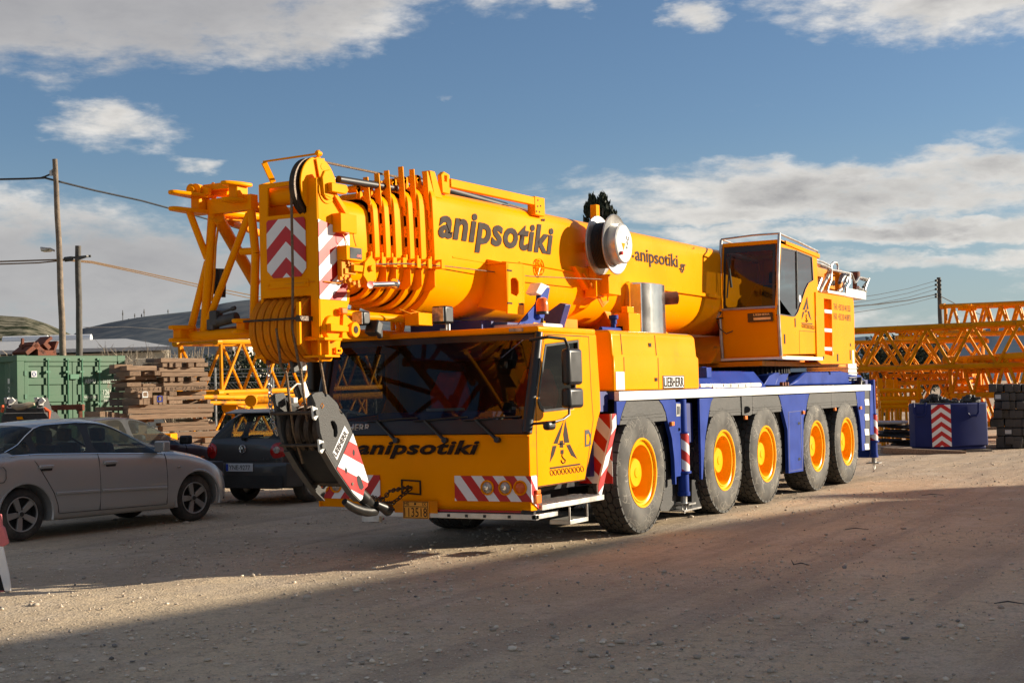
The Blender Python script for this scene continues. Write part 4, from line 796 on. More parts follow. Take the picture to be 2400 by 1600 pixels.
# blue cradle carrying the boom behind the cab
b = MB(); xc = -.78
b.plate([(xc, .75, 2.0), (xc, 1.9, 2.0), (xc, 2.1, 2.6), (xc, 2.02, 2.62), (xc, 1.75, 2.42), (xc, .95, 2.42), (xc, .60, 2.62), (xc, .53, 2.60)], [], (.14, 0, 0)); CRD = b.build('boom_cradle', 'blue_dark', CR_, bevel=.01)
b = MB(); b.prism([Q(KH, 1000, 1150, 'y', .55), Q(KH, 985, 1130, 'y', .55), Q(KH, 1000, 905, 'y', .55), Q(KH, 1065, 925, 'y', .55), Q(KH, 1020, 1150, 'y', .55)], (0, .06, 0)); b.prism(QL(KH, 'y', .60, (830, 1195), (960, 1040), (1005, 920), (1050, 930), (990, 1195)), (0, .02, 0)); b.build('cradle_arm', 'blue', CRD, bevel=.006)
b = MB(); b.prism(QL(KH, 'y', .52, (962, 960), (1000, 885), (1068, 915), (1040, 925), (1000, 978)), (0, .14, 0)); b.build('pad', 'cream', CRD, bevel=.01)
b = MB(); b.box((-2.0, .9, 2.0), (-.8, 1.8, 2.40)); b.box((-.9, 1.0, 1.6), (-.6, 1.7, 2.1)); b.build('cradle_beam', 'blue_dark', CRD, bevel=.01)
# ------------------------------------------------------------------ luffing cylinder, superstructure
b = MB(); b.cyl((.7, YC, 2.20), (5.2, YC, 1.95), .21, n=28); b.cyl((.35, YC, 2.28), (.8, YC, 2.19), .16, n=24); b.box((.2, 1.05, 2.15), (.55, 1.6, 2.5)); b.build('luffing_cylinder', 'yellow_worn', CR_, bevel=.01)
b = MB(); b.prism([(1.1, .95, 2.62), (2.4, .95, 2.62), (3.9, .95, 2.15), (3.9, .95, 1.95), (1.6, .95, 2.15)], (0, .76, 0)); b.build('cylinder_housing', 'yellow_worn', CR_, bevel=.02)
b = MB(); b.prism([(4.6, .92, 1.98), (9.5, .92, 1.98), (9.5, .92, 2.9), (8.3, .92, 3.0), (7.2, .92, 2.45), (5.2, .92, 2.40)], (0, 1.5, 0)); b.build('superstructure_frame', 'yellow_worn', CR_, bevel=.02)
b = MB(); b.prism([(4.9, .25, 1.93), (9.2, .25, 1.93), (9.2, .25, 2.0), (4.9, .25, 2.0)], (0, 2.1, 0)); b.build('turntable_plate', 'yellow_worn', CR_)
b = MB(); b.cyl((6.2, YC, 1.72), (6.2, YC, 1.93), .98, n=64)
for k in range(72): t = 2*math.pi*k/72; b.cyl((6.2+1.0*math.cos(t), YC+1.0*math.sin(t), 1.82), (6.2+1.0*math.cos(t), YC+1.0*math.sin(t), 1.93), .02, n=6)
b.build('slewing_ring', 'dark', CR_)
# blue deck castings
b = MB(); b.prism([(2.3, .40, 1.61), (5.0, .22, 1.61), (5.0, .42, 1.86), (2.5, .56, 1.86)], (0, 1.6, 0)); b.build('deck_housing', 'blue', CR_, bevel=.02)
b = MB(); b.prism(QL(KE, 'y', .30, (985, 1500), (1060, 1440), (1130, 1375), (1460, 1370), (1640, 1405), (1668, 1440), (1665, 1490)), (0, 1.9, 0)); DH = b.build('deck_housing', 'blue', CR_, bevel=.03)
b = MB(); b.prism(QL(KE, 'y', .35, (745, 1500), (800, 1410), (850, 1385), (900, 1380), (850, 1500)), (0, .3, 0)); b.prism(QL(KE, 'y', .35, (850, 1500), (880, 1410), (960, 1375), (985, 1375), (935, 1500)), (0, .25, 0)); b.build('support_rib', 'blue', CR_, bevel=.01)
b = MB(); b.obox(Q(KE, 195, 1385, 'y', .3), (.18, .15, .14)); b.cyl(Q(KE, 170, 1350, 'y', .3), Q(KE, 210, 1350, 'y', .3), .03); b.build('deck_lug', 'blue', CR_, bevel=.01)
b = MB(); b.beam(Q(KE, 160, 1503, 'y', .12), Q(KE, 720, 1495, 'y', .12), .02, .045); b.prism(QL(KE, 'y', .10, (280, 1490), (716, 1474), (718, 1515), (282, 1528)), (0, .03, 0)); LD = b.build('stowed_ladder', 'alu', CR_, bevel=.004)
b = MB()
for a in (376, 444, 512, 580): p = Q(KE, a, 1502, 'y', .098); b.obox(p, (.012, .006, .04))
b.build('slot', 'blackmark', LD)
b = MB()
for a in (895, 918, 942): p = Q(KE, a, 1488, 'y', .12); b.cyl(p, p+V((0, -.05, 0)), .03, n=10)
b.build('coupling', 'rust', CR_)
b = MB(); b.box((9.52, .30, 1.66), (10.05, 1.05, 2.0)); b.build('tool_box', 'cream', CR_, bevel=.01)
b = MB()
for z in (1.74, 1.82, 1.90): b.box((9.515, .28, z), (10.06, 1.06, z+.012))
b.build('rib', 'galv', CR_)
b = MB(); b.cyl((9.7, .35, 1.66), (9.7, .6, 1.66), .06, n=16); b.cyl((9.85, .2, 1.45), (9.85, .2, 1.75), .05); b.tube([(9.55, .1, 1.6), (9.6, .1, 1.68), (9.7, .1, 1.68), (9.75, .1, 1.6)], .012, 6); b.build('hose', 'black', CR_)
# ------------------------------------------------------------------ operator cab
ys0, ys1 = .0, .90
xf = lambda y: 5.03-(y)*.0
def fz(z): return 5.03 - .10*math.sin(math.pi*min(max((z-2.05)/1.8, 0), 1))**1.0 + .10*(z-2.05)/1.8
fc = [2.06, 2.3, 2.6, 2.9, 3.2, 3.5, 3.77]
b = MB()
# roof, floor, rear wall, flank with openings
b.prism([(fz(3.74), ys0+.0, 3.72), (6.92, ys0, 3.66), (6.92, ys1, 3.66), (fz(3.74), ys1, 3.72)], (0, 0, .055))
b.prism([(fz(2.06)+.02, ys0+.02, 2.04), (6.92, ys0+.02, 2.04), (6.92, ys1-.02, 2.04), (fz(2.06)+.02, ys1-.02, 2.04)], (0, 0, .04))
b.box((6.86, ys0+.04, 2.08), (6.92, ys1-.04, 3.66))
sidec = [(fz(z)+.01, z) for z in fc]+[(6.92, 3.66), (6.92, 2.12), (5.10, 2.09)]
K6 = KE
win = [(p.x, p.z) for p in QL(KE, 'y', 0.0, (905, 232), (1045, 262), (1190, 320), (1203, 535), (1160, 560), (1130, 620), (1060, 830), (1035, 868), (1010, 872), (868, 850))]
b.plate([(x, ys0, z) for x, z in sidec], [[(x, ys0, z) for x, z in win]], (0, .04, 0)); b.plate([(x, ys1, z) for x, z in sidec], [[(x, ys1, z) for x, z in win]], (0, -.04, 0))
b.prism([(fz(2.08), ys0+.04, 2.08), (fz(2.3), ys0+.04, 2.3), (fz(2.76), ys0+.04, 2.76), (fz(2.80), ys0+.04, 2.80), (fz(2.8)+.04, ys0+.04, 2.80), (fz(2.08)+.04, ys0+.04, 2.08)], (0, ys1-ys0-.08, 0))
OC = b.build('operator_cab', 'yellow', CR_, bevel=.006, smooth=40)
b = MB(); b.prism([(5.35, -.02, 3.715), (7.02, -.02, 3.63), (7.02, -.02, 3.70), (5.35, -.02, 3.775)], (0, .10, 0)); b.build('rain_gutter', 'yellow', OC, bevel=.01)
b = MB(); b.face([(x, ys0+.008, z) for x, z in win]); b.face([(x, ys1-.008, z) for x, z in win]); b.build('side_window', 'cabglass', OC, smooth=0, fix=False)
b = MB(); cxw = sum(x for x, z in win)/len(win); czw = sum(z for x, z in win)/len(win)
b.plate([(x, ys0-.003, z) for x, z in win], [[(cxw+(x-cxw)*.955, ys0-.003, czw+(z-czw)*.965) for x, z in win]], (0, .008, 0)); pm = Q(KE, 1047, 262, 'y', 0); pn_ = Q(KE, 1055, 800, 'y', 0); b.beam((pm.x, -.002, pm.z), (pn_.x, -.002, pn_.z), .01, .035, up=(1, 0, 0)); b.build('window_seal', 'plastic', OC)
b = MB(); b.loft([[V((fz(z)-.002, y, z)) for y in (ys0+.06, ys1-.05)] for z in (2.80, 3.0, 3.2, 3.5, 3.68)], cap=False, closed=False); b.build('windscreen', 'cabglass', OC, smooth=60)
b = MB(); ywl = (ys0+.05, ys0+.09, ys1-.09, ys1-.05)
for a, c in ((ywl[0], ywl[1]), (ywl[2], ywl[3])): b.loft([[V((fz(z)-.004, y, z)) for y in (a, c)] for z in (2.78, 3.0, 3.2, 3.5, 3.70)], cap=False, closed=False)
b.loft([[V((fz(z)-.004, y, z)) for y in (ys0+.05, ys1-.05)] for z in (3.62, 3.71)], cap=False, closed=False); b.loft([[V((fz(z)-.004, y, z)) for y in (ys0+.05, ys1-.05)] for z in (2.77, 2.81)], cap=False, closed=False); b.build('windscreen_surround', 'black', OC, fix=False)
b = MB(); b.tube([V((fz(z)-.02, ys0+.0, z)) for z in (2.06, 2.3, 2.6, 2.9, 3.2, 3.5, 3.72, 3.86)], .024, 10); b.tube([V((fz(z)-.02, ys1-.0, z)) for z in (2.06, 2.3, 2.6, 2.9, 3.2, 3.5, 3.72, 3.83)], .024, 10)
b.tube([V((fz(3.8)-.02, ys0, 3.86)), V((fz(3.8)-.02, ys0+.4, 3.865)), V((fz(3.8)-.02, ys1, 3.84))], .014, 8); b.tube([V((fz(3.8)-.02, ys0, 3.86)), V((6.0, .0, 3.81)), V((6.95, .0, 3.74)), V((6.95, .0, 3.68))], .016, 8); b.tube([V((fz(3.8), ys1, 3.84)), V((6.0, ys1, 3.80))], .014, 8)
b.tube([V((fz(2.77)-.03, ys0, 2.78)), V((fz(2.77)-.03, ys1, 2.78))], .018, 8); b.build('hand_rail', 'galv', OC)
b = MB(); b.box((4.98, -.03, 2.02), (5.14, ys1+.02, 2.055)); b.box((5.14, -.03, 2.015), (6.96, .12, 2.065)); b.build('cab_step', 'cream', OC, bevel=.004)
b = MB(); b.obox((fz(2.6)-.02, .28, 2.64), (.01, .38, .13)); TPL = b.build('type_plate', 'plastic', OC); text('badge', 'LIEBHERR', TPL, (fz(2.6)-.026, .38, 2.665), (0, -1, 0), (0, 0, 1), .03, .25, m='galv', th=.002, bold=.02)
b = MB(); b.obox((fz(2.6)-.026, .25, 2.62), (.004, .26, .035)); b.build('data_strip', 'galv', TPL)
b = MB(); b.obox((fz(2.7)-.02, .94, 2.70), (.10, .16, .11)); LL = b.build('work_lamp', 'plastic', OC, bevel=.01); b = MB(); b.obox((fz(2.7)-.073, .94, 2.70), (.006, .13, .085)); b.build('lamp_lens', 'lens', LL)
b = MB(); b.tube([V((4.96, .95, 2.62)), V((4.93, .9, 2.5)), V((4.93, .8, 2.42)), V((4.99, .72, 2.46))], .008, 5); b.build('cable', 'black', OC)
b = MB()
for a, c, w_, h_ in ((1034, 925, .045, .13), (937, 1075, .06, .14)): p = Q(KE, a, c, 'y', -.003); b.obox(p, (w_, .006, h_))
b.build('door_handle', 'blackmark', OC)
b = MB(); q_ = QL(KE, 'y', -.0015, (1072, 998), (1225, 1010)); b.beam(q_[0], q_[1], .002, .006); q_ = QL(KE, 'y', -.0015, (1072, 998), (1075, 1215)); b.beam(q_[0], q_[1], .002, .006, up=(1, 0, 0)); b.build('panel_gap', 'blackmark', OC)
b = MB()
for pl in ([(1143, 690), (1122, 760), (1103, 808), (1124, 806), (1140, 750)], [(1147, 690), (1150, 750), (1160, 800), (1140, 804)], [(1104, 826), (1120, 823), (1112, 855), (1096, 895), (1098, 860)], [(1148, 820), (1164, 818), (1172, 860), (1184, 904), (1163, 870)], [(1093, 925), (1195, 933), (1195, 942), (1093, 933)], [(1126, 808), (1142, 806), (1142, 828), (1126, 830)]):
    b.prism(QL(KE, 'y', -.004, *pl), (0, .003, 0))
b.tube(QL(KE, 'y', -.004, (1136, 850), (1134, 880), (1142, 900), (1148, 910), (1140, 918), (1130, 905)), .008, 5)
for k in range(9): b.tube([Q(KE, 1101+12.8*k+6*math.cos(t), 953+2.2*k+15*math.sin(t), 'y', -.003) for t in [2*math.pi*j/12 for j in range(12)]], .004, 4, closed=True)
b.build('emblem', 'blackmark', OC, smooth=0)
b = MB(); p = Q(KE, 1077, 705, 'y', -.006); b.cyl(p, p+V((0, -.003, 0)), .055, n=20); b.build('sticker', 'white', OC)
b = MB(); b.tube([V((4.99, .72, 3.6)), V((4.95, .74, 3.3)), V((4.95, .78, 2.95))], .012, 5); b.tube([V((4.95, .75, 3.55)), V((4.93, .70, 3.1))], .02, 5); b.build('wiper', 'black', OC)
b = MB(); b.box((5.7, .2, 2.5), (6.2, .7, 2.62)); b.prism([(6.1, .22, 2.6), (6.22, .22, 2.6), (6.35, .22, 3.2), (6.22, .22, 3.2)], (0, .46, 0)); b.box((6.22, .33, 3.22), (6.34, .57, 3.4)); b.box((5.15, .1, 2.1), (5.4, .8, 2.75)); b.build('seat', 'seat', OC, bevel=.03)
# cabinet with rungs behind the cab
b = MB(); xa, xb, ya, yb2 = 6.96, 9.34, -.02, .85
def cabq(a, c, y=ya): p = Q(KE, a, c, 'y', y); return (p.x, p.z)
outl = [cabq(*p) for p in ((1222, 643), (1565, 702), (1573, 740), (1586, 1303), (1275, 1305), (1235, 1270))]
rec = [cabq(*p) for p in ((1298, 702), (1368, 713), (1379, 1232), (1308, 1212))]
b.plate([(x, ya, z) for x, z in outl], [[(x, ya, z) for x, z in rec]], (0, .03, 0))
b.prism([(x, ya+.03, z) for x, z in rec][0:0] or [(outl[0][0], ya+.03, outl[0][1]), (outl[0][0], ya+.03, outl[5][1]), (outl[0][0], .85, outl[5][1]), (outl[0][0], .85, outl[0][1])], (.03, 0, 0))
b.prism([(outl[0][0], ya+.03, outl[0][1]-.03), (outl[1][0], ya+.03, outl[1][1]-.03), (outl[1][0], .85, outl[1][1]-.03), (outl[0][0], .85, outl[0][1]-.03)], (0, 0, .03))
b.prism([(outl[3][0], ya+.03, outl[3][1]), (outl[3][0], .85, outl[3][1]), (outl[4][0], .85, outl[4][1]), (outl[4][0], ya+.03, outl[4][1])], (0, 0, .03)); b.prism([(outl[3][0]-.03, ya+.03, outl[3][1]+.03), (outl[3][0]-.03, .85, outl[3][1]+.03), (outl[3][0]-.03, .85, 3.05), (outl[3][0]-.03, ya+.03, 3.05)], (.03, 0, 0))
b.prism([(x, .28, z) for x, z in rec], (0, .02, 0)); 
for i in range(4):
    a, c = rec[i], rec[(i+1) % 4]; b.prism([(a[0], ya+.03, a[1]), (c[0], ya+.03, c[1]), (c[0], .28, c[1]), (a[0], .28, a[1])], (0, 0, .01) if abs(a[1]-c[1]) < .2 else (.01, 0, 0))
CB = b.build('cabinet', 'yellow', CR_, bevel=.012, smooth=40)
for zc in (818, 992, 1164):
    b = MB(); p0_ = cabq(1300, zc); p1_ = cabq(1366, zc+2); b.box((p0_[0]+.01, ya-.005, p0_[1]-.028), (p1_[0]+.02, .06, p0_[1]+.028)); b.build('rung', 'cream', CB, bevel=.004)
p = cabq(1388, 805); p2 = cabq(1540, 818); text('phone_text', 'THΛ. +30 210 4411353', CB, (p[0], ya-.002, p[1]), (1, 0, (p2[1]-p[1])/(p2[0]-p[0])*0), (0, 0, 1), .105, p2[0]-p[0], th=.002)
p = cabq(1388, 895); text('phone_text', 'FAX. +30 210 4418973', CB, (p[0], ya-.002, p[1]), (1, 0, 0), (0, 0, 1), .105, p2[0]-p[0], th=.002)
b = MB()
for a, c, w_, h_ in ((1541, 1129, .05, .05), (1539, 1222, .05, .17), (1423, 1246, .07, .12), (1293, 1246, .05, .05)): q = cabq(a, c); b.obox((q[0], ya-.002, q[1]), (w_, .006, h_))
b.build('latch', 'blackmark', CB)
b = MB(); q = cabq(1568, 1255); b.obox((q[0]-.02, ya-.004, q[1]), (.10, .006, .28)); b.build('sticker', 'white', CB)
# railing with platforms on top at the rear
b = MB(); yy = .15
def kq(a, c, y=yy): return Q(KE, a, c, 'y', y)
b.prism([kq(1332, 625), kq(1505, 655), kq(1505, 680), kq(1332, 650)], (0, .45, 0)); b.prism([kq(1505, 604), kq(1685, 640), kq(1685, 712), kq(1505, 680)], (0, .03, 0)); b.prism([kq(1505, 675), kq(1685, 706), kq(1685, 714), kq(1505, 683)], (0, .5, 0)); PF = b.build('platform', 'cream', CR_, bevel=.004)
b = MB(); 
for pts in (((1330, 640), (1338, 600), (1362, 540), (1368, 450), (1362, 400), (1385, 372), (1415, 376), (1425, 400), (1425, 440)), ((1368, 440), (1450, 455), (1530, 472), (1555, 480), (1568, 520), (1585, 560), (1605, 540), (1620, 510), (1650, 512), (1712, 528)), ((1500, 650), (1505, 600), (1532, 560), (1535, 470)), ((1685, 640), (1672, 625), (1690, 570), (1712, 520)), ((1200, 345), (1280, 365), (1350, 402)), ((1200, 365), (1290, 395), (1365, 430))):
    b.tube([kq(*p) for p in pts], .018, 8)
b.build('hand_rail', 'galv', PF)
for pts in (((1450, 460), (1475, 460), (1440, 560), (1500, 480), (1520, 490), (1470, 610), (1430, 640)), ((1640, 520), (1700, 545), (1660, 600), (1675, 620), (1640, 625), (1610, 600)), ((1250, 400), (1335, 420), (1345, 480), (1300, 560), (1260, 640), (1228, 625), (1270, 520))): b = MB(); b.tube([kq(*p, .22) for p in pts], .03, 6); b.build('brace', 'galv', PF)
b = MB(); p = kq(1580, 520, .4); b.cyl(p, p+V((0, 0, .12)), .10, n=14); b.cyl(p-V((0, 0, .2)), p, .04); b.build('warning_lamp', 'rust', PF)
b = MB(); b.prism([kq(1195, 400, .5), kq(1340, 440, .5), kq(1345, 640, .5), kq(1225, 640, .5)], (0, .6, 0)); b.cyl(kq(1405, 640, .4), kq(1405, 450, .4), .12, n=16); b.prism([kq(1352, 470, .3), kq(1400, 480, .3), kq(1400, 625, .3), kq(1352, 610, .3)], (0, .1, 0)); b.obox((8.0, 1.3, 3.3), (1.6, .9, .5)); WI = b.build('winch_frame', 'yellow_worn', CR_, bevel=.01)
b = MB()
for dx_ in (0, 22): p = kq(1366+dx_, 560, .295); b.cyl(p, p-V((0, .01, 0)), .05, n=14)
b.build('bore', 'blackmark', WI)
b = MB(); b.cyl((7.9, .95, 3.3), (7.9, 1.8, 3.3), .3, n=28); b.cyl((7.9, .95, 3.3), (7.9, .98, 3.3), .42, n=28); b.build('winch_drum', 'grease', WI)
# ------------------------------------------------------------------ cable reel on the flank
ry = .49; rcx, rcz = .48, 3.365
def rp(y): return V((rcx, y, rcz))
b = MB(); b.lathe([(.13, .0), (.33, .0), (.355, -.014), (.362, -.004), (.355, .006), (.33, .012), (.13, .012)], rp(ry), (0, 1, 0), 64); b.lathe([(.13, .21), (.33, .21), (.355, .224), (.362, .214), (.355, .204), (.33, .198), (.13, .198)], rp(ry), (0, 1, 0), 64); RE = b.build('cable_reel', 'galv', CR_, smooth=30)
b = MB(); b.lathe([(.12, .01), (.265, .02)]+[(.265+.012*abs(math.sin(i*1.57)), .02+.01*i) for i in range(1, 18)]+[(.12, .20)], rp(ry), (0, 1, 0), 48); b.build('wound_cable', 'black', RE)
b = MB(); b.lathe([(.245, .0), (.240, -.11), (.22, -.122), (0, -.124)], rp(ry), (0, 1, 0), 48); b.build('reel_housing', 'galv', RE, smooth=30)
b = MB(); b.cyl(rp(ry)+V((-.12, -.123, -.12)), rp(ry)+V((-.12, -.15, -.12)), .022, n=12); b.build('red_cap', 'redlens', RE)
b = MB(); c0 = rp(ry)+V((-.035, -.126, -.03)); b.prism([c0+V((-.05, 0, .035)), c0+V((.05, 0, .035)), c0+V((0, 0, -.05))], (0, .002, 0)); b.build('warning_sign', 'yellow', RE)
b = MB()
for i in range(12): random.seed(i); b.obox(rp(ry)+V((random.uniform(.04, .12), -.126, random.uniform(-.06, .09))), (.02, .003, .009), Matrix.Rotation(i, 3, 'Y'))
b.build('sticker_text', 'blackmark', RE)
b = MB(); b.cyl((rcx, .69, rcz), (rcx, .92, rcz), .06); b.box((rcx-.06, .70, 3.35), (rcx+.04, .78, 3.86)); b.box((rcx-.10, .71, 2.75), (rcx+.12, .86, 3.12)); b.prism([(rcx-.45, .80, 3.10), (rcx+.1, .80, 3.10), (rcx+.1, .80, 2.80), (rcx-.15, .80, 2.85)], (0, .1, 0)); b.build('reel_bracket', 'yellow', RE, bevel=.008)
b = MB(); b.box((.50, .60, 2.78), (.85, .84, 3.02)); b.build('control_box', 'yellow', RE, bevel=.01)
b = MB()
for s_ in range(4): b.tube([V((rcx-.3+.02*s_, .78, 3.02)), V((rcx-.05, .74, 2.84-.02*s_)), V((rcx+.12, .74, 2.70-.02*s_)), V((rcx+.28, .74, 2.71)), V((rcx+.33, .76, 2.80))], .009, 5)
b.build('cable', 'yellow_worn', RE)
b = MB(); b.box((1.05, .60, 2.32), (1.40, .80, 2.58)); b.box((1.06, .62, 2.58), (1.26, .70, 2.66)); b.build('valve_box', 'yellow', CR_, bevel=.008)
# ------------------------------------------------------------------ stowed lattice fly jib on the far flank
JX = -4.6; KJ = (390, 420, 3.564)
def jq(a, c, x=JX): return Q(KJ, a, c, 'x', x)
b = MB(); tbm = jq(370, 238), jq(735, 190); b.beam(*tbm, .10, .14); 
def tb(p, q, r): b.cyl(p, q, r, n=12)
tb(jq(388, 250), jq(318, 1270), .043); tb(jq(702, 200), jq(745, 620), .040); tb(jq(745, 620), jq(730, 1180), .040)
tb(jq(170, 1315), jq(735, 1280), .052)
tb(jq(690, 290), jq(320, 1262), .034); tb(jq(625, 605), jq(735, 600), .034)
ps = V((-4.82, 2.30, 0)); st_ = Q(KJ, 185, 255, 'x', -4.80); tb(st_, jq(340, 660), .033); tb(jq(345, 690), jq(195, 1290), .036)
# big brace running back, and chords to the rear
pa = jq(430, 320); pr = Q(KJ, 740, 860, 'x', -3.6); tb(pa, pr, .058)
pq = Q(KJ, 480, 330, 'x', -4.3), Q(KJ, 770, 450, 'x', -3.2); tb(pq[0], pq[1], .04); tb(Q(KJ, 430, 270, 'x', -4.4), Q(KJ, 770, 262, 'x', -1.0), .05)
b.obox(Q(KJ, 500, 300, 'x', -4.35), (.35, .10, .10)); b.prism([Q(KJ, 470, 330, 'x', -4.3), Q(KJ, 560, 300, 'x', -4.2), Q(KJ, 545, 395, 'x', -4.2)], (.03, 0, 0))
for y, z, r in ((1.86, 3.42, .05), (2.30, 3.42, .05), (1.84, 2.28, .045), (2.58, 2.28, .045)): tb(V((-4.6, y, z)), V((4.0, y, z)), r)
for i in range(9):
    x0 = -4.5+i*.95
    for (ya_, za_), (yb_, zb_) in (((2.30, 3.42), (2.58, 2.28)), ((1.84, 2.28), (2.58, 2.28)), ((1.86, 3.42), (1.84, 2.28))):
        if i > 0 or za_ == zb_: tb(V((x0, ya_, za_)), V((x0+.475, yb_, zb_)), .028); tb(V((x0+.475, yb_, zb_)), V((x0+.95, ya_, za_)), .028)
J = b.build('fly_jib', 'yellow', CR_, smooth=40)
def fork(O, s=1., zs=.075, L=.42, m='fork'):
    b = MB(); O = V(O)
    for sg in (-1, 1):
        b.prism([O+V((.05, -.10, sg*zs-.018)), O+V((-.10, -.09, sg*zs-.018)), O+V((-L+.04, -.05, sg*zs-.018)), O+V((-L, -.02, sg*zs-.018)), O+V((-L, .03, sg*zs-.018)), O+V((-L+.04, .06, sg*zs-.018)), O+V((-.10, .09, sg*zs-.018)), O+V((.05, .10, sg*zs-.018))], (0, 0, .036))
    b.box(O+V((-.12, -.05, -zs)), O+V((.04, .05, zs))); b.build(m, 'yellow', J, bevel=.012)
fork((-4.62, 2.36, 3.47), L=.44); fork((-4.62, 1.90, 3.535), L=.25); fork((-4.62, 2.61, 2.265), L=.20, zs=.06); fork((-4.62, 1.84, 2.30), L=.2, zs=.05)
b = MB(); 
def jj(a, c, x=-4.5): return Q(KJ, a, c, 'x', x)
b.cyl(jj(240, 85, -4.75), jj(330, 105, -4.5), .055, n=14); b.cyl(jj(205, 88, -4.78), jj(205, 88, -4.82), .03); b.box((-4.62, 2.02, 3.60), (-4.5, 2.36, 3.66)); b.prism([jj(230, 45, -4.7), jj(345, 68, -4.7), jj(345, 130, -4.7), jj(235, 125, -4.7)], (.05, 0, 0)); b.tube([jj(205+26*math.cos(t), 88+36*math.sin(t), -4.72) for t in [2*math.pi*k/14 for k in range(14)]], .018, 6, closed=True)
b.cyl(jj(380, 105), jj(530, 118), .045, n=12); b.prism([jj(330, 92), jj(575, 122), jj(575, 138), jj(330, 120)], (.1, 0, 0)); b.prism([jj(385, 125), jj(420, 130), jj(400, 170), jj(372, 170)], (.02, 0, 0)); b.tube([jj(390+12*math.cos(t), 48+18*math.sin(t)) for t in [2*math.pi*k/12 for k in range(12)]], .007, 5, closed=True); b.obox(jj(392, 85), (.06, .06, .1))
b.build('tension_clevis', 'yellow', J, bevel=.005)
b = MB()
for a0, c0, a1, c1 in ((425, 745, 405, 960), (463, 748, 455, 985)): b.cyl(jq(a0, c0, -4.5), jq(a1, c1, -4.5), .045, n=12)
b.cyl(jq(370, 838, -4.5), jq(480, 838, -4.5), .03); b.build('roller', 'black', J)
b = MB(); b.tube([jq(420, 350), jq(432, 400), jq(412, 550), jq(400, 800), jq(378, 1020)], .012, 6); b.tube([jq(470, 320, -4.4), jq(590, 328, -4.4), jq(650, 325, -4.4)], .01, 6); b.build('hose', 'yellow_worn', J)
b = MB(); b.cyl(jq(385, 1200), jq(590, 1150), .05, n=12); b.obox(jq(415, 1160), (.10, .09, .14)); b.cyl(jq(415, 1125), jq(575, 1075), .013); b.cyl(jq(540, 1085), jq(578, 1072), .02); b.cyl(jq(600, 1195), jq(690, 1185), .03); b.obox(jq(390, 1215), (.1, .08, .1)); b.build('hand_pump', 'darkmetal', J, bevel=.01)
b = MB(); b.prism([jq(350, 1262), jq(700, 1205), jq(740, 1250), jq(500, 1265)], (.25, 0, 0)); b.build('pump_tray', 'rust', J)
# ================================================================== HOOK BLOCK (hangs from the ropes, chained to the bumper)
KK = (640, 820, 3.735); hyn, hyf = .99, 1.46
def kk(a, c, y=hyn): return Q(KK, a, c, 'y', y)
HB = root('hook_block', (-4.0, 1.2, .3), 'black hook block with red and white striped cheek, hanging tilted before the crane cab', 'hook block')
outl = [(340, 395), (370, 372), (432, 364), (448, 385), (455, 408), (466, 408), (470, 382), (490, 392), (560, 462), (577, 495), (578, 520), (594, 556), (608, 562), (610, 545), (640, 590), (676, 665), (700, 735), (742, 860), (790, 1010), (822, 1110), (832, 1150), (826, 1190), (800, 1215), (780, 1300), (765, 1315), (700, 1250), (555, 1040), (462, 880), (445, 830), (412, 720), (398, 600), (380, 540), (370, 470)]
slot = [(505, 625), (520, 618), (540, 625), (560, 665), (566, 720), (560, 755), (545, 765), (532, 755), (530, 700), (512, 665)]
slot2 = [(735, 1105), (750, 1096), (768, 1115), (780, 1150), (795, 1200), (778, 1222), (760, 1215), (745, 1180), (736, 1140)]
h1 = [(700, 872), (710, 872), (716, 890), (714, 918), (706, 925), (697, 905)]; h2 = [(632, 1030), (642, 1030), (650, 1050), (646, 1078), (638, 1080), (629, 1055)]
b = MB(); b.plate([kk(*p) for p in outl], [[kk(*p) for p in s_] for s_ in (slot, slot2, h1, h2)], (0, .035, 0)); CK = b.build('cheek_plate', 'hookblack', HB, bevel=.004)
dvf = V((0, hyf-hyn, 0)); b = MB(); b.plate([kk(*p)+dvf for p in outl], [[kk(*p)+dvf for p in s_] for s_ in (slot, slot2)], (0, -.035, 0)); CK2 = b.build('cheek_plate', 'hookblack', HB, bevel=.004)
# near cheek: stripes
strip = [(697, 728), (742, 860), (790, 1010), (822, 1110), (832, 1150), (826, 1190), (800, 1215), (780, 1300), (765, 1315), (700, 1250), (555, 1040)]
org_ = kk(697, 728, hyn-.002); pts2 = [(kk(*p, hyn-.002)-org_) for p in strip]
ua = (kk(697, 1100)-kk(555, 1040)); n2 = V((-ua.z, ua.x)).normalized()
stp = stripes('warning_stripes', CK, org_, (1, 0, 0), (0, 0, 1), [(p.x, p.z) for p in pts2], (.36, .93), .135, .05, mats=('red', 'whiter'), th=.003)
for s_ in (slot2, h1, h2):
    b = MB(); b.prism([kk(*p, hyn-.0065) for p in s_], (0, .004, 0)); b.build('hole', 'dark', CK, smooth=0)
b = MB(); lp = [(627, 662), (662, 720), (560, 962), (522, 900)]; b.prism([kk(*p, hyn-.003) for p in lp], (0, .003, 0)); LB = b.build('badge_board', 'whiter', CK)
u_ = kk(650, 735, hyn)-kk(548, 945, hyn); v_ = kk(527, 900)-kk(560, 950); text('badge', 'LIEBHERR', LB, kk(553, 938, hyn-.0035), u_, (v_-u_*(v_.dot(u_)/u_.dot(u_))), .058, u_.length*.98, bold=.03, th=.002)
b = MB(); dd = [kk(430+14*math.cos(t), 487+24*math.sin(t), hyn-.002) for t in [0, math.pi/2, math.pi, 1.5*math.pi]]; b.tube(dd, .003, 4, closed=True); b.build('mark', 'yellow', CK)
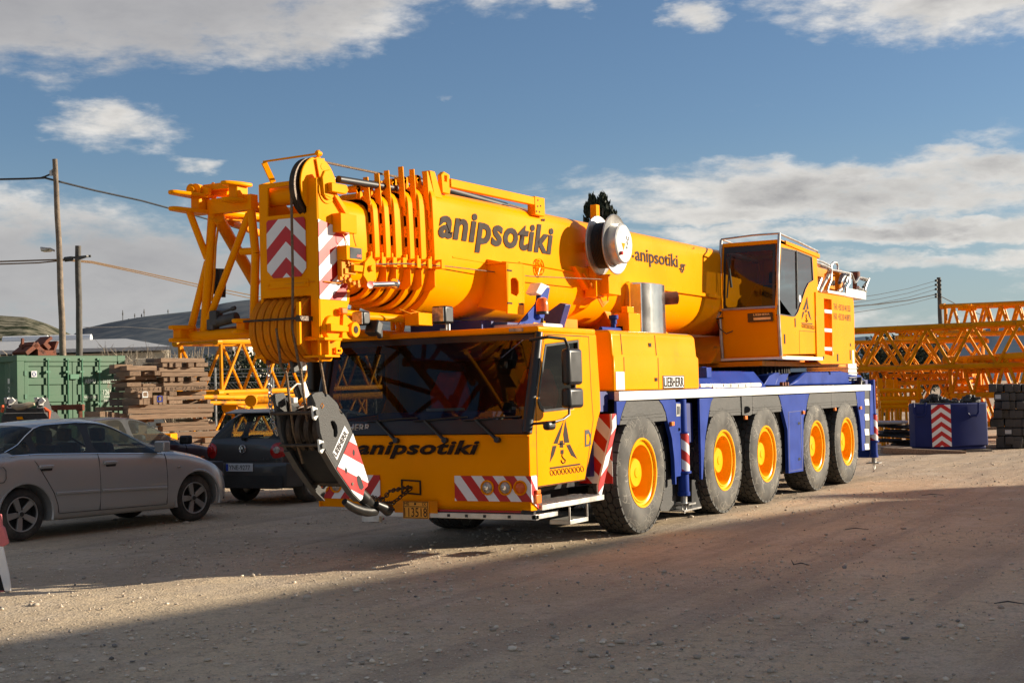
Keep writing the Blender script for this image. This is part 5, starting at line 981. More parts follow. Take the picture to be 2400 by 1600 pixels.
# edge straps, tie bolts, spacers
def strap(pts, y0, y1, w=.03, m='darkmetal', nm='edge_strap'):
    b = MB(); P_ = [kk(*p, 0*0+hyn) for p in pts]
    for a, c in zip(P_, P_[1:]): b.prism([V((a.x, y0, a.z)), V((c.x, y0, c.z)), V((c.x, y1, c.z)), V((a.x, y1, a.z))], (-.012, 0, -.008))
    return b.build(nm, m, HB, bevel=.002)
strap([(462, 880), (555, 1040), (700, 1250), (765, 1318)], hyn-.0, hyn+.07); 
strap([(462, 880), (555, 1040), (700, 1250), (765, 1318)], hyf-.07, hyf)
b = MB()
for p in ((362, 548), (440, 832), (690, 1170)): q = kk(*p); b.cyl((q.x, hyn-.01, q.z), (q.x, hyf+.01, q.z), .016, n=14)
b.build('tie_bolt', 'grease', HB)
for p in ((357, 548), (412, 838)):
    b = MB(); q = kk(*p); b.plate([q+V((-.045, -.02, .06)), q+V((.03, -.02, .04)), q+V((.05, -.02, -.02)), q+V((.0, -.02, -.07)), q+V((-.03, -.02, -.05))], [], (0, .02, 0)); o = b.build('shackle_plate', 'cream', HB, bevel=.004); b = MB(); b.cyl(q+V((0, -.02, 0)), q+V((0, -.045, 0)), .028, n=14); b.build('nut', 'black', o)
sc_ = kk(560, 690)
for k in range(4):
    b = MB(); y = hyn+.085+.10*k; b.lathe([(.05, -.006), (.16, -.008), (.205, -.030), (.215, -.027), (.203, 0), (.215, .027), (.205, .030), (.16, .008), (.05, .006)], (sc_.x, y, sc_.z), (0, 1, 0), 48); b.build('sheave', 'grease', HB)
b = MB(); q0, q1, q2 = kk(455, 560), kk(600, 800), kk(640, 1060); b.prism([V((p.x, hyn+.04, p.z)) for p in (kk(400, 500), kk(420, 400), kk(560, 520), kk(700, 860), kk(760, 1150), kk(640, 1130), kk(470, 840))][:0] or [V((p.x, hyn+.36, p.z)) for p in (kk(380, 420), kk(600, 600), kk(740, 1000), kk(700, 1180), kk(480, 860))], (0, -.006, 0)); b.build('inner_plate', 'dark', HB)
b = MB(); b.prism([V((p.x, hyn+.05, p.z)) for p in (kk(490, 800), kk(640, 760), kk(740, 1080), kk(735, 1200), kk(650, 1130), kk(520, 930))], (0, hyf-hyn-.10, 0)); b.build('spacer_block', 'dark', HB, bevel=.01)
# hook swivel and hook 
b = MB(); a = kk(745, 1240, 1.18); e = kk(960, 1330, 1.18); b.cyl(a, kk(800, 1300, 1.18), .06, .065, n=20); b.cyl(kk(800, 1300, 1.18), kk(860, 1355, 1.18), .065, .045, n=20); b.build('hook_swivel', 'plastic', HB)
hp = [(860, 1340), (900, 1370), (940, 1400), (920, 1430), (840, 1425), (760, 1400), (690, 1350), (640, 1330)]; rr_ = [.055, .065, .06, .055, .06, .06, .045, .035]
b = MB(); b.tube([kk(a_, c_, 1.18) for a_, c_ in [(860, 1345), (900, 1375), (890, 1405), (830, 1412), (760, 1400), (690, 1372), (625, 1325)]], [.045, .048, .05, .05, .048, .042, .03], 14); b.build('hook', 'plastic', HB, smooth=50)
b = MB(); b.cyl(kk(905, 1345, 1.12), kk(1010, 1400, 1.12), .03, .06, n=20); b.build('hook_guard', 'plastic', HB)
b = MB()
for (x, y), tp in (((0, 1.35), (-4.80, 1.38, 2.30)), ((0, 1.19), (-4.80, 1.20, 2.30)), ((0, 1.02), (-4.62, 1.02, 2.02))): pass
f1 = [V((-4.80, 1.37, 2.26)), V((-4.76, 1.36, 1.92)), kk(117, 200, 1.33), kk(150, 500, 1.33), kk(180, 720, 1.33), kk(262, 990, 1.3)]; f2 = [V((-4.78, 1.19, 3.45)), V((-4.77, 1.20, 2.7)), V((-4.80, 1.19, 2.26)), kk(215, 70, 1.18), kk(245, 190, 1.18), kk(290, 560, 1.18), kk(330, 800, 1.18), kk(400, 960, 1.2)]; f3 = [kk(408, 65, 1.06), kk(462, 382, 1.06), kk(480, 480, 1.06)]
for f in (f1, f2, f3): b.tube(f, .0125, 7)
b.build('hoist_rope', 'rope', HB)
b = MB(); b.beam(kk(185, 80, 1.4), kk(205, 190, 1.4), .04, .12); b.build('rope_socket', 'darkmetal', HB, bevel=.01); b = MB(); b.beam(kk(205, 320, 1.4), kk(240, 420, 1.4), .03, .10); b.build('rope_socket', 'darkmetal', HB, bevel=.01)
b = MB(); b.beam(kk(258, 80, 1.3), kk(262, 180, 1.3), .04, .06); b.beam(kk(250, 290, 1.36), kk(290, 410, 1.36), .04, .07); b.tube([kk(145, 350, 1.36), kk(210, 295, 1.36), kk(265, 300, 1.36)], .008, 5); b.obox(kk(160, 440, 1.37), (.06, .10, .05)); b.build('rope_wedge', 'cream', HB, bevel=.005)
# ---- chains
def chain(name, pts, n, lw, r, m, label, cat='chain'):
    P_ = [V(p) for p in pts]; L = [0]
    for a, c in zip(P_, P_[1:]): L.append(L[-1]+(c-a).length)
    b = MB(); k_ = n
    for i in range(k_):
        s_ = (i+.5)/k_*L[-1]; j = max(j for j in range(len(L)-1) if L[j] <= s_); t = (s_-L[j])/(L[j+1]-L[j]); c = P_[j].lerp(P_[j+1], t); d = (P_[j+1]-P_[j]).normalized()
        u = d.cross(V((.3, 1, .2))).normalized(); u = u if i % 2 else d.cross(u); ln = L[-1]/k_*.72
        b.tube([c+d*(ln*math.cos(a))+u*(lw*math.sin(a)) for a in [2*math.pi*q/10 for q in range(10)]], r, 5, closed=True)
    o = b.build(name, m, None, smooth=60); return tag(o, label, cat)
K1 = (440, 760, 5.113)
def k1(a, c, x): return Q(K1, a, c, 'x', x)
chain('chain', [V((fx(1.4), 1.40, .70)), kk(1010, 1222, 1.1).lerp(V((-2.66, 1.6, .63)), .3), V((-3.1, 1.45, .60)), kk(835, 1282, 1.2)], 22, .02, .0065, 'grease', 'rusty brown chain, the upper of two, from the tow hatch to the hook')
chain('chain', [V((fx(1.4), 1.40, .68)), V((-2.95, 1.42, .56)), kk(930, 1345, 1.15)], 18, .02, .0065, 'grease', 'rusty brown chain, the lower of two, from the tow hatch to the hook')
chain('chain', [k1(968, 480, -4.62), k1(985, 700, -4.62), k1(990, 960, -4.62), k1(1020, 1160, -4.6), k1(1070, 1320, -4.55)], 17, .018, .006, 'galv', 'bright galvanised chain hanging from the boom head, left of the hook block')
b = MB(); b.cyl(k1(968, 430, -4.62), k1(968, 490, -4.62), .02, n=8); b.build('chain_anchor', 'rust', HE)
# ================================================================== GROUND, HILLS
def PD(px, py, d):
    v = CF + CR*((px-1200)/FPX) + CU*((800-py)/FPX); return CAM + v*d
FH = V((CF.x, CF.y, 0)).normalized(); RH = V((CR.x, CR.y, 0)).normalized()
gm = bpy.data.materials.new('ground'); gm.use_nodes = True; t = gm.node_tree; gb = t.nodes['Principled BSDF']; gb.inputs['Roughness'].default_value = .95; gb.inputs['Specular IOR Level'].default_value = .15
gp = nd(t, 'ShaderNodeNewGeometry').outputs['Position']
def gn(s, d=6, r=.6, w=0., v=None):
    n = nd(t, 'ShaderNodeTexNoise', noise_dimensions='4D'); n.inputs['W'].default_value = w; n.inputs['Scale'].default_value = s; n.inputs['Detail'].default_value = d; n.inputs['Roughness'].default_value = r; t.links.new(v or gp, n.inputs['Vector']); return X(t, n.outputs[0])
c = mixc(t, gn(.35, 4, .5).sm(.38, .62), (.74, .58, .385), (.56, .44, .30))
sx_ = nd(t, 'ShaderNodeSeparateXYZ'); t.links.new(gp, sx_.inputs[0]); gx = X(t, sx_.outputs[0]); gy = X(t, sx_.outputs[1])
c = mixc(t, ((gx*.9-gy*.8)+(gn(.5, 4, .6, 20)-.5)*8.).sm(1., 7.)*.55, c, (.56, .38, .26))
c = mixc(t, gn(1.7, 6, .6, 2).sm(.45, .68)*.6, c, (.74, .61, .46))
mp_ = nd(t, 'ShaderNodeMapping'); mp_.inputs['Rotation'].default_value = (0, 0, .15); mp_.inputs['Scale'].default_value = (.12, 1.6, 1); t.links.new(gp, mp_.inputs[0])
c = mixc(t, gn(1.3, 5, .6, 31, mp_.outputs[0]).sm(.48, .62)*.5, c, (.38, .295, .225))
c = mixc(t, gn(9, 5, .6, 5).sm(.50, .66)*.45, c, (.32, .24, .18))
vo = nd(t, 'ShaderNodeTexVoronoi'); vo.inputs['Scale'].default_value = 38; vo.inputs['Randomness'].default_value = 1; t.links.new(gp, vo.inputs['Vector'])
bwv = nd(t, 'ShaderNodeRGBToBW'); t.links.new(vo.outputs['Color'], bwv.inputs[0]); vc = X(t, bwv.outputs[0])
peb = X(t, vo.outputs['Distance']).sm(.5, .30)*vc.sm(.42, .6)
c = mixc(t, peb*.6, c, mixc(t, vc.sm(.3, .9), (.24, .20, .17), (.72, .60, .47)))
c = mixc(t, gn(60, 4, .75, 9).sm(.45, .66)*.5, c, (.27, .21, .155))
c = mixc(t, gn(95, 3, .7, 19).sm(.56, .70)*.6, c, (.86, .74, .58))
t.links.new(c, gb.inputs['Base Color'])
b1 = nd(t, 'ShaderNodeBump'); b1.inputs['Strength'].default_value = .85; b1.inputs['Distance'].default_value = .03
hgt = (gn(14, 8, .74, 3)*1.0)+(peb*.35)+(gn(2.2, 4, .6, 8)*1.2)+(gn(1.3, 5, .6, 31, mp_.outputs[0])*1.2); t.links.new(hgt.o, b1.inputs['Height']); t.links.new(b1.outputs[0], gb.inputs['Normal']); MT['ground'] = gm
bm = bmesh.new()
RUTS = [((-24, 4.2), (-.12), .9), ((-24, 6.1), (-.12), .9), ((-24, 1.2), (-.22), .7), ((-24, 3.0), (-.22), .7), ((-20, -9.5), .17, .8), ((-20, -7.6), .17, .8)]
def rut(x, y):
    s = 0
    for (x0, y0), m_, a in RUTS:
        d = y-(y0+m_*(x-x0)+.35*math.sin(x*.23+y0)); s += -.014*a*math.exp(-(d/.16)**2)+.007*a*math.exp(-((abs(d)-.30)/.10)**2)
    return s*(.6+.8*noise.noise(V((x*.5, y*.5, 9))))
def gz(x, y):
    d = (V((x, y, 0))-V((-4, 0, 0))).length
    f = 1 if d < 30 else 0.
    return f*(.022*(noise.noise(V((x*.22, y*.22, 3)))) + .010*noise.noise(V((x*.9, y*.9, 1))) + .004*noise.noise(V((x*3.1, y*3.1, 5))) + rut(x, y))-.006 + (0 if f else -.0)
n_ = 380; gs = []
for i in range(n_+1):
    for j in range(n_+1): x, y = -22+44*i/n_, -16+44*j/n_; e = min(i, j, n_-i, n_-j)/18; gs.append(bm.verts.new((x, y, gz(x, y)*min(1, e))))
for i in range(n_):
    for j in range(n_): a = i*(n_+1)+j; bm.faces.new((gs[a], gs[a+n_+1], gs[a+n_+2], gs[a+1]))
x0, x1, y0, y1 = -22, 22, -16, 28; Lg = 9000
rim = [(x0, y0), (x1, y0), (x1, y1), (x0, y1)]; far = [(-Lg, -Lg), (Lg, -Lg), (Lg, Lg), (-Lg, Lg)]
rv = [bm.verts.new((*p, 0)) for p in rim]; fv = [bm.verts.new((*p, 0)) for p in far]
for i in range(4): bm.faces.new((fv[i], fv[(i+1) % 4], rv[(i+1) % 4], rv[i]))
bmesh.ops.remove_doubles(bm, verts=bm.verts, dist=.0001)
b = MB(); b.bm.free(); b.bm = bm; tag(b.build('ground', 'ground', smooth=60), kind='structure')
# loose stones, too many to count
mat('stone', (.50, .41, .32), .9, var=.35, vs=3, bump=.3, bs=30); mat('stone_dark', (.17, .155, .145), .9, var=.3, vs=3)
for nm_, ca_, cb_2 in (('stone', (.36, .30, .24), (.84, .72, .57)), ('stone_dark', (.14, .13, .12), (.34, .31, .28))):
    t = MT[nm_].node_tree; b_ = t.nodes['Principled BSDF']; g_ = nd(t, 'ShaderNodeNewGeometry').outputs['Random Per Island']; t.links.new(mixc(t, X(t, g_)*1.0, ca_, cb_2), b_.inputs['Base Color'])
ico = bmesh.new(); bmesh.ops.create_icosphere(ico, subdivisions=1, radius=1); iv = [v.co.copy() for v in ico.verts]; iff = [[v.index for v in f.verts] for f in ico.faces]; ico.free()
vs, fs, mi = [], [], []; random.seed(3)
def stone(x, y, s, m_):
    a = random.uniform(0, 6.28); ca, sa = math.cos(a), math.sin(a); sx, sy, sz = s*random.uniform(.8, 1.5), s*random.uniform(.6, 1.0), s*random.uniform(.35, .7); k = len(vs)
    for p in iv: q = p*random.uniform(.8, 1.15); X_, Y_ = q.x*sx, q.y*sy; vs.append((x+X_*ca-Y_*sa, y+X_*sa+Y_*ca, gz(x, y)+.006+sz*.35+q.z*sz))
    for f in iff: fs.append([k+i for i in f]); mi.append(m_)
cnt = 0
while cnt < 22000:
    dd = 5.5+34*random.random()**1.7; aa = YAW+random.uniform(-.40, .40); x, y = CAM.x+dd*math.cos(aa), CAM.y+dd*math.sin(aa)
    cl = noise.noise(V((x*.5, y*.5, 7)))
    if random.random() > .45+cl: continue
    s = min(.04, .004+.0042*random.expovariate(1.0)); s *= 1 if random.random() < .985 else 2.2
    stone(x, y, s, 0 if random.random() < .97 else 1); cnt += 1
me = bpy.data.meshes.new('gravel'); me.from_pydata(vs, [], fs); me.materials.append(MT['stone']); me.materials.append(MT['stone_dark']); me.polygons.foreach_set('material_index', mi); me.shade_smooth()
o = bpy.data.objects.new('gravel', me); C.objects.link(o); tag(o, 'small pale and dark stones scattered over the dirt yard', 'gravel', kind='stuff')
# hills
def hillmat(nm, ca, cb, s=.01):
    mm = bpy.data.materials.new(nm); mm.use_nodes = True; t = mm.node_tree; b_ = t.nodes['Principled BSDF']; b_.inputs['Roughness'].default_value = 1; b_.inputs['Specular IOR Level'].default_value = 0
    g = nd(t, 'ShaderNodeNewGeometry').outputs['Position']; n = nd(t, 'ShaderNodeTexNoise'); n.inputs['Scale'].default_value = s; n.inputs['Detail'].default_value = 12; n.inputs['Roughness'].default_value = .72; t.links.new(g, n.inputs['Vector'])
    t.links.new(mixc(t, X(t, n.outputs[0]).sm(.42, .60), ca, cb), b_.inputs['Base Color']); MT[nm] = mm
hillmat('hill_scrub', (.022, .03, .018), (.22, .20, .15), .22); hillmat('hill_far_hazed', (.10, .118, .138), (.17, .18, .185), .03); hillmat('hill_blue', (.11, .15, .20), (.13, .17, .21), .003)  # distance haze is put into the paler, bluer colours of the far hills
def hill(name, prof_, D, foot, m, label=None):
    b = MB(); rows = []; N_ = 160
    xs = [p[0] for p in prof_]
    for k in range(N_+1):
        px = xs[0]+(xs[-1]-xs[0])*k/N_; j = max(i for i in range(len(prof_)-1) if prof_[i][0] <= px or i == 0); t_ = (px-prof_[j][0])/(prof_[j+1][0]-prof_[j][0]); py = prof_[j][1]*(1-t_)+prof_[j+1][1]*t_
        top = PD(px, py, D); top.z += noise.noise(V((px*.012, D*.01, 2)))*D*.0007
        bs = V((top.x, top.y, 0)); dr = (bs-V((CAM.x, CAM.y, 0))).normalized(); col = []
        for f in range(13):
            u = f/12; dist = foot+(D-foot)*u; p = V((CAM.x, CAM.y, 0))+dr*dist*((top-CAM).length/D); h = top.z*(math.sin(u*math.pi/2)**1.25)
            col.append(V((p.x, p.y, max(-2, h+noise.noise(p*.006)*top.z*.05*math.sin(u*math.pi)))))
        col.append(V((top.x, top.y, 0))+dr*D*.4-V((0, 0, 5))); rows.append(col)
    b.loft(rows, cap=False, closed=False); return tag(b.build(name, m, smooth=60), kind='structure')
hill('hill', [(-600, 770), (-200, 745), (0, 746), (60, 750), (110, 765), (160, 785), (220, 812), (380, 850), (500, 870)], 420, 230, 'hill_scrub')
hill('hill', [(120, 830), (190, 778), (250, 766), (330, 753), (450, 738), (520, 722), (600, 712), (700, 715), (850, 735), (1000, 752), (1200, 770), (1500, 800), (1700, 840)], 2300, 1100, 'hill_far_hazed')
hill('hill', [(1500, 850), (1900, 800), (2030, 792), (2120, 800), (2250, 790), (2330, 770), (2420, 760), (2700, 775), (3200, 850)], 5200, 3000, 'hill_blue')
# radio masts on the ridge
for k, (px, h) in enumerate(((288, 20), (316, 12), (332, 10), (338, 17), (394, 11), (302, 5), (322, 5))):
    b = MB(); p = PD(px, 756-(px-288)*.14, 2250); b.cyl(p-V((0, 0, 4)), p+V((0, 0, h)), .7 if h > 9 else 1.5, n=6); b.cyl(p+V((0, 0, h*.6)), p+V((0, 0, h*.8)), 1.2, n=6)
    pos = ('leftmost, the tallest', 'fourth from the left, short', 'fifth from the left', 'second from the right, tall', 'rightmost, standing apart', 'tiny, second from the left', 'tiny, in the middle of the group')
    tag(b.build('radio_mast', 'darkmetal'), 'distant radio mast on the hill ridge, '+['leftmost and tallest', 'third from left, thin', 'thin, just right of the centre of the row', 'tall, at the right end of the group', 'standing alone far to the right', 'squat, next to the leftmost mast', 'squat, middle of the row'][k], 'radio mast', 'masts on the far ridge')
# ================================================================== OFF-CAMERA BUILDINGS that throw the shade over the yard
cotS = 1/math.tan(SUN_EL)
def up_sun(p, h): return V((p[0], p[1], 0))+V((SUNV.x, SUNV.y, 0)).normalized()*h*cotS
def blk(name, pts, h, m, label, cat):
    b = MB(); b.prism([(p[0], p[1], -.2) for p in pts], (0, 0, h+.2)); r = root(name, pts[0] if len(pts[0]) == 3 else (*pts[0], 0), label, cat)
    w_ = b.build('wall', m, r); return r
H1 = 7.5
a_, e_ = up_sun((-15, 2.75), H1), up_sun((4.6, -1.20), H1); bk = V((.70, -.72, 0))*14
mid_p = up_sun((-.8, .17), H1)
blk('warehouse', [a_, mid_p, e_, e_+bk, a_+bk], H1, 'wallgrey', 'long grey warehouse beside the yard, its roof edge shading the dirt', 'warehouse')
H2 = 9.0
a_ = up_sun((5.35, .06), H2); e1 = V((-.12, -1, 0)); pts_ = [a_, a_+e1*16, a_+e1*16+V((10, -10, 0)), a_+V((10.5, -9.6, 0))]
blk('warehouse', pts_, H2, 'wallgrey', 'tall grey shed beside the yard, its corner shading the dirt behind the crane', 'warehouse')
# ================================================================== GREEN CONTAINER
cA, cB = P(39, 832.5, 'z', 2.59), P(262, 833.5, 'z', 2.59); cu_ = (cB-cA); cu_.z = 0; cu_ = cu_.normalized(); cn = V((cu_.y, -cu_.x, 0))
if cn.dot(CAM-cA) < 0: cn = -cn
O0 = V((cA.x, cA.y, 0)); WC, HC, LC = 2.44, 2.59, 6.06
CT = root('shipping_container', O0, 'green shipping container with white lettering, doors facing the yard', 'container')
def cp(u, z, out=0.): return O0+cu_*u+V((0, 0, z))+cn*out
def cbox(b, u0, u1, z0, z1, o0, o1): b.prism([cp(u0, z0, o0), cp(u1, z0, o0), cp(u1, z0, o1), cp(u0, z0, o1)], (0, 0, z1-z0))
b = MB()
for u in (0, WC-.16): cbox(b, u, u+.16, 0, HC, -.16, 0)
for u in (0, WC-.16): cbox(b, u, u+.16, 0, HC, -LC, -LC+.16)
for z in (0, HC-.12):
    cbox(b, .16, WC-.16, z, z+.12, -.12, 0); cbox(b, 0, .10, z, z+.12, -LC, -.16); cbox(b, WC-.10, WC, z, z+.12, -LC, -.16); cbox(b, .1, WC-.1, z, z+.12, -LC, -LC+.1)
for u, o in ((0, 0), (WC-.18, 0)): cbox(b, u-.005, u+.185, HC-.115, HC+.004, -.18, .006); cbox(b, u-.005, u+.185, -.0, .118, -.18, .006)
b.build('frame', 'green', CT, bevel=.008)
b = MB(); n = 44
for u_ in (.03, WC-.03):
    top = []
    for k in range(n+1):
        o = -.16-(LC-.32)*k/n; d_ = (.036 if (k//2) % 2 else 0)*(1 if u_ < 1 else -1)
        top.append((u_+d_, o))
    b.loft([[cp(u, .12, o) for u, o in top], [cp(u, HC-.12, o) for u, o in top]], cap=False, closed=False)
cbox(b, .05, WC-.05, HC-.05, HC-.01, -LC+.05, -.05); cbox(b, .05, WC-.05, .12, HC-.1, -LC+.02, -LC+.05); b.build('side_panel', 'green', CT, fix=False, smooth=0)
for s_ in (0, 1):
    b = MB(); u0, u1 = (.17, 1.215) if s_ == 0 else (1.225, 2.27); cbox(b, u0, u1, .13, 2.46, -.09, -.05)
    for z in (.13, .5, .9, 1.3, 1.68, 2.02, 2.38): cbox(b, u0, u1, z, z+(.08 if z in (.13, 2.38) else .045)+.09, -.05, -.022)
    cbox(b, u0, u0+.09, .13, 2.46, -.05, -.02); cbox(b, u1-.09, u1, .13, 2.46, -.05, -.02)
    D_ = b.build('door', 'green', CT, bevel=.006)
    for u in ((.66, 1.10) if s_ == 0 else (1.42, 1.82)):
        b = MB(); b.cyl(cp(u, .06, .015), cp(u, 2.53, .015), .018, n=8)
        for z in (.3, 1.0, 1.6, 2.25, 2.5): cbox(b, u-.05, u+.05, z, z+.04, -.02, .03)
        if u in (1.10, 1.42): cbox(b, min(u, u+.28*(1 if s_ else -1)), max(u, u+.28*(1 if s_ else -1)), 1.15, 1.18, .02, .045)
        b.build('lock_rod', 'greenrod', D_)
    b = MB()
    for z in (.35, 1.0, 1.75, 2.2): u = .155 if s_ == 0 else 2.27; cbox(b, u, u+.05, z, z+.09, -.03, .015)
    b.build('hinge', 'greenrod', D_)
b = MB(); cbox(b, 1.212, 1.235, .13, 2.46, -.06, -.035); b.build('door_gap', 'dark', CT)
b = MB(); cbox(b, 1.14, 1.34, 2.12, 2.22, -.0, .035); b.build('lock_cover', 'greenrod', CT, bevel=.006)
b = MB(); cbox(b, .32, .44, 2.17, 2.29, -.022, -.018); b.build('sticker', 'plate_white', CT)
b = MB(); b.tube([cp(.38+.035*math.cos(t_), 2.23+.035*math.sin(t_), -.015) for t_ in [2*math.pi*k/14 for k in range(14)]], .006, 4, closed=True); b.build('sticker_ring', 'plate_blue', CT)
for s_, u, z, h, w_ in (('ABMU', 1.50, 2.035, .085, .25), ('010230 5', 1.92, 2.035, .07, .33), ('1261', 1.93, 1.80, .10, .17), ('MAX. GROSS', 1.48, 1.735, .045, .28), ('30480KG', 1.93, 1.735, .045, .22), ('28480', 1.93, 1.66, .045, .2), ('13000', 1.95, 1.50, .04, .16), ('18600', 1.95, 1.44, .04, .16)):
    text('lettering', s_, CT, cp(u, z, -.016), cu_, (0, 0, 1), h, w_, m='lettering', th=.002)
for k, s_ in enumerate('1261'): text('lettering', s_, CT, O0-cn*(.26-.0)+V((0, 0, 2.05-.16*k))+cu_*(.0-.04), -cn*-1*1.0 if False else cn, (0, 0, 1), .10, .07, m='lettering', th=.002)
# rust-brown steel brackets on its roof
b = MB(); q = cp(.62, HC+.0, -.6)
for a0, c0, a1, c1 in ((-.20, .0, .08, .2), (-.05, .2, .2, .02), (.2, .22, .32, .1)): b.beam(q+cu_*a0+V((0, 0, c0+.05)), q+cu_*a1+V((0, 0, c1+.05)), .5, .09)
b.beam(q+cu_*.05+V((0, 0, .06)), q+cu_*.46+V((0, 0, .06)), .5, .12); b.beam(q+cu_*.1+V((0, 0, .15)), q+cu_*.40+V((0, 0, .38)), .4, .06); b.beam(q-cu_*.15+V((0, 0, 0)), q-cu_*.13+V((0, 0, .36)), .05, .05); b.beam(q+cu_*.40+V((0, 0, .05)), q+cu_*.5+V((0, 0, .3)), .5, .05)
tag(b.build('steel_bracket', 'rust', bevel=.005), 'rusty brown steel frame lying on top of the green container', 'steel bracket')
# dark steel beam leaning in front of the container; black spreader with clamps
b = MB(); b.beam(PD(122, 955, 24.2), PD(196, 953, 24.2), .12, .09); b.beam(PD(180, 958, 24.2), PD(196, 958, 24.2), .10, .05)
for x_ in (130, 188): b.beam(PD(x_, 958, 24.2), PD(x_, 1160, 24.2), .06, .06)
tag(b.build('steel_beam', 'rust', bevel=.006), 'dark brown steel bar standing across the green container doors', 'steel beam')
SPD = 20.5
def s2(a, c, d=SPD): return PD(a/7.35, 900+c/7.35, d)
SP = root('hook_block', s2(430, 560)-V((0, 0, s2(430, 560).z)), 'black steel block with silver clamps and yellow sticker, behind the silver car', 'lifting block')
b = MB(); b.prism([s2(75, 480), s2(770, 480), s2(860, 600), s2(870, 900), s2(10, 900), s2(20, 560)], FH*.5); b.prism([s2(180, 415), s2(680, 415), s2(690, 480), s2(180, 490)], FH*.3); b.prism([s2(70, 600), s2(120, 300), s2(150, 250), s2(180, 380), s2(190, 480)], FH*.35); b.prism([s2(600, 300), s2(650, 280), s2(690, 230), s2(770, 480), s2(640, 480)], FH*.35); b.build('body', 'hookblack', SP, bevel=.01)
for x_ in (60, 580):
    b = MB(); b.prism([s2(x_, 230), s2(x_+75, 225), s2(x_+70, 340), s2(x_+20, 345)], FH*.12); b.build('clamp', 'galv', SP, bevel=.01)
    b = MB(); b.beam(s2(x_+125, 250), s2(x_+180, 310), .05, .06); b.beam(s2(x_+125, 290), s2(x_+125, 365), .06, .05); b.tube([s2(x_+70, 370), s2(x_+65, 400), s2(x_+100, 408), s2(x_+180, 400)], .01, 5); b.build('clamp_arm', 'cream', SP, bevel=.004)
b = MB(); b.prism([s2(75, 492, SPD-.02), s2(765, 484, SPD-.02), s2(765, 496, SPD-.02), s2(75, 508, SPD-.02)], FH*.02); b.build('edge', 'galv', SP)
b = MB(); b.prism([s2(280, 562, SPD-.03), s2(380, 556, SPD-.03), s2(400, 604, SPD-.03), s2(295, 608, SPD-.03)], FH*.01); b.build('sticker', 'yellow', SP)
b = MB(); b.tube([s2(210, 372, SPD-.1), s2(300, 395, SPD-.12), s2(400, 385, SPD-.12), s2(510, 350, SPD-.1), s2(590, 340, SPD-.1)], [.03, .05, .05, .04, .02], 8); tag(b.build('sling', 'sandbag'), 'rolled beige webbing sling lying across the black steel block', 'sling')
b = MB(); b.tube([s2(40, 360, SPD-.1), s2(50, 430, SPD-.1), s2(30, 480, SPD-.1)], .025, 6); b.tube([s2(760, 400, SPD-.1), s2(800, 450, SPD-.1), s2(850, 470, SPD-.1), s2(850, 600, SPD-.1)], [.015, .035, .03, .01], 6); b.build('strap', 'orange_strap', SP)
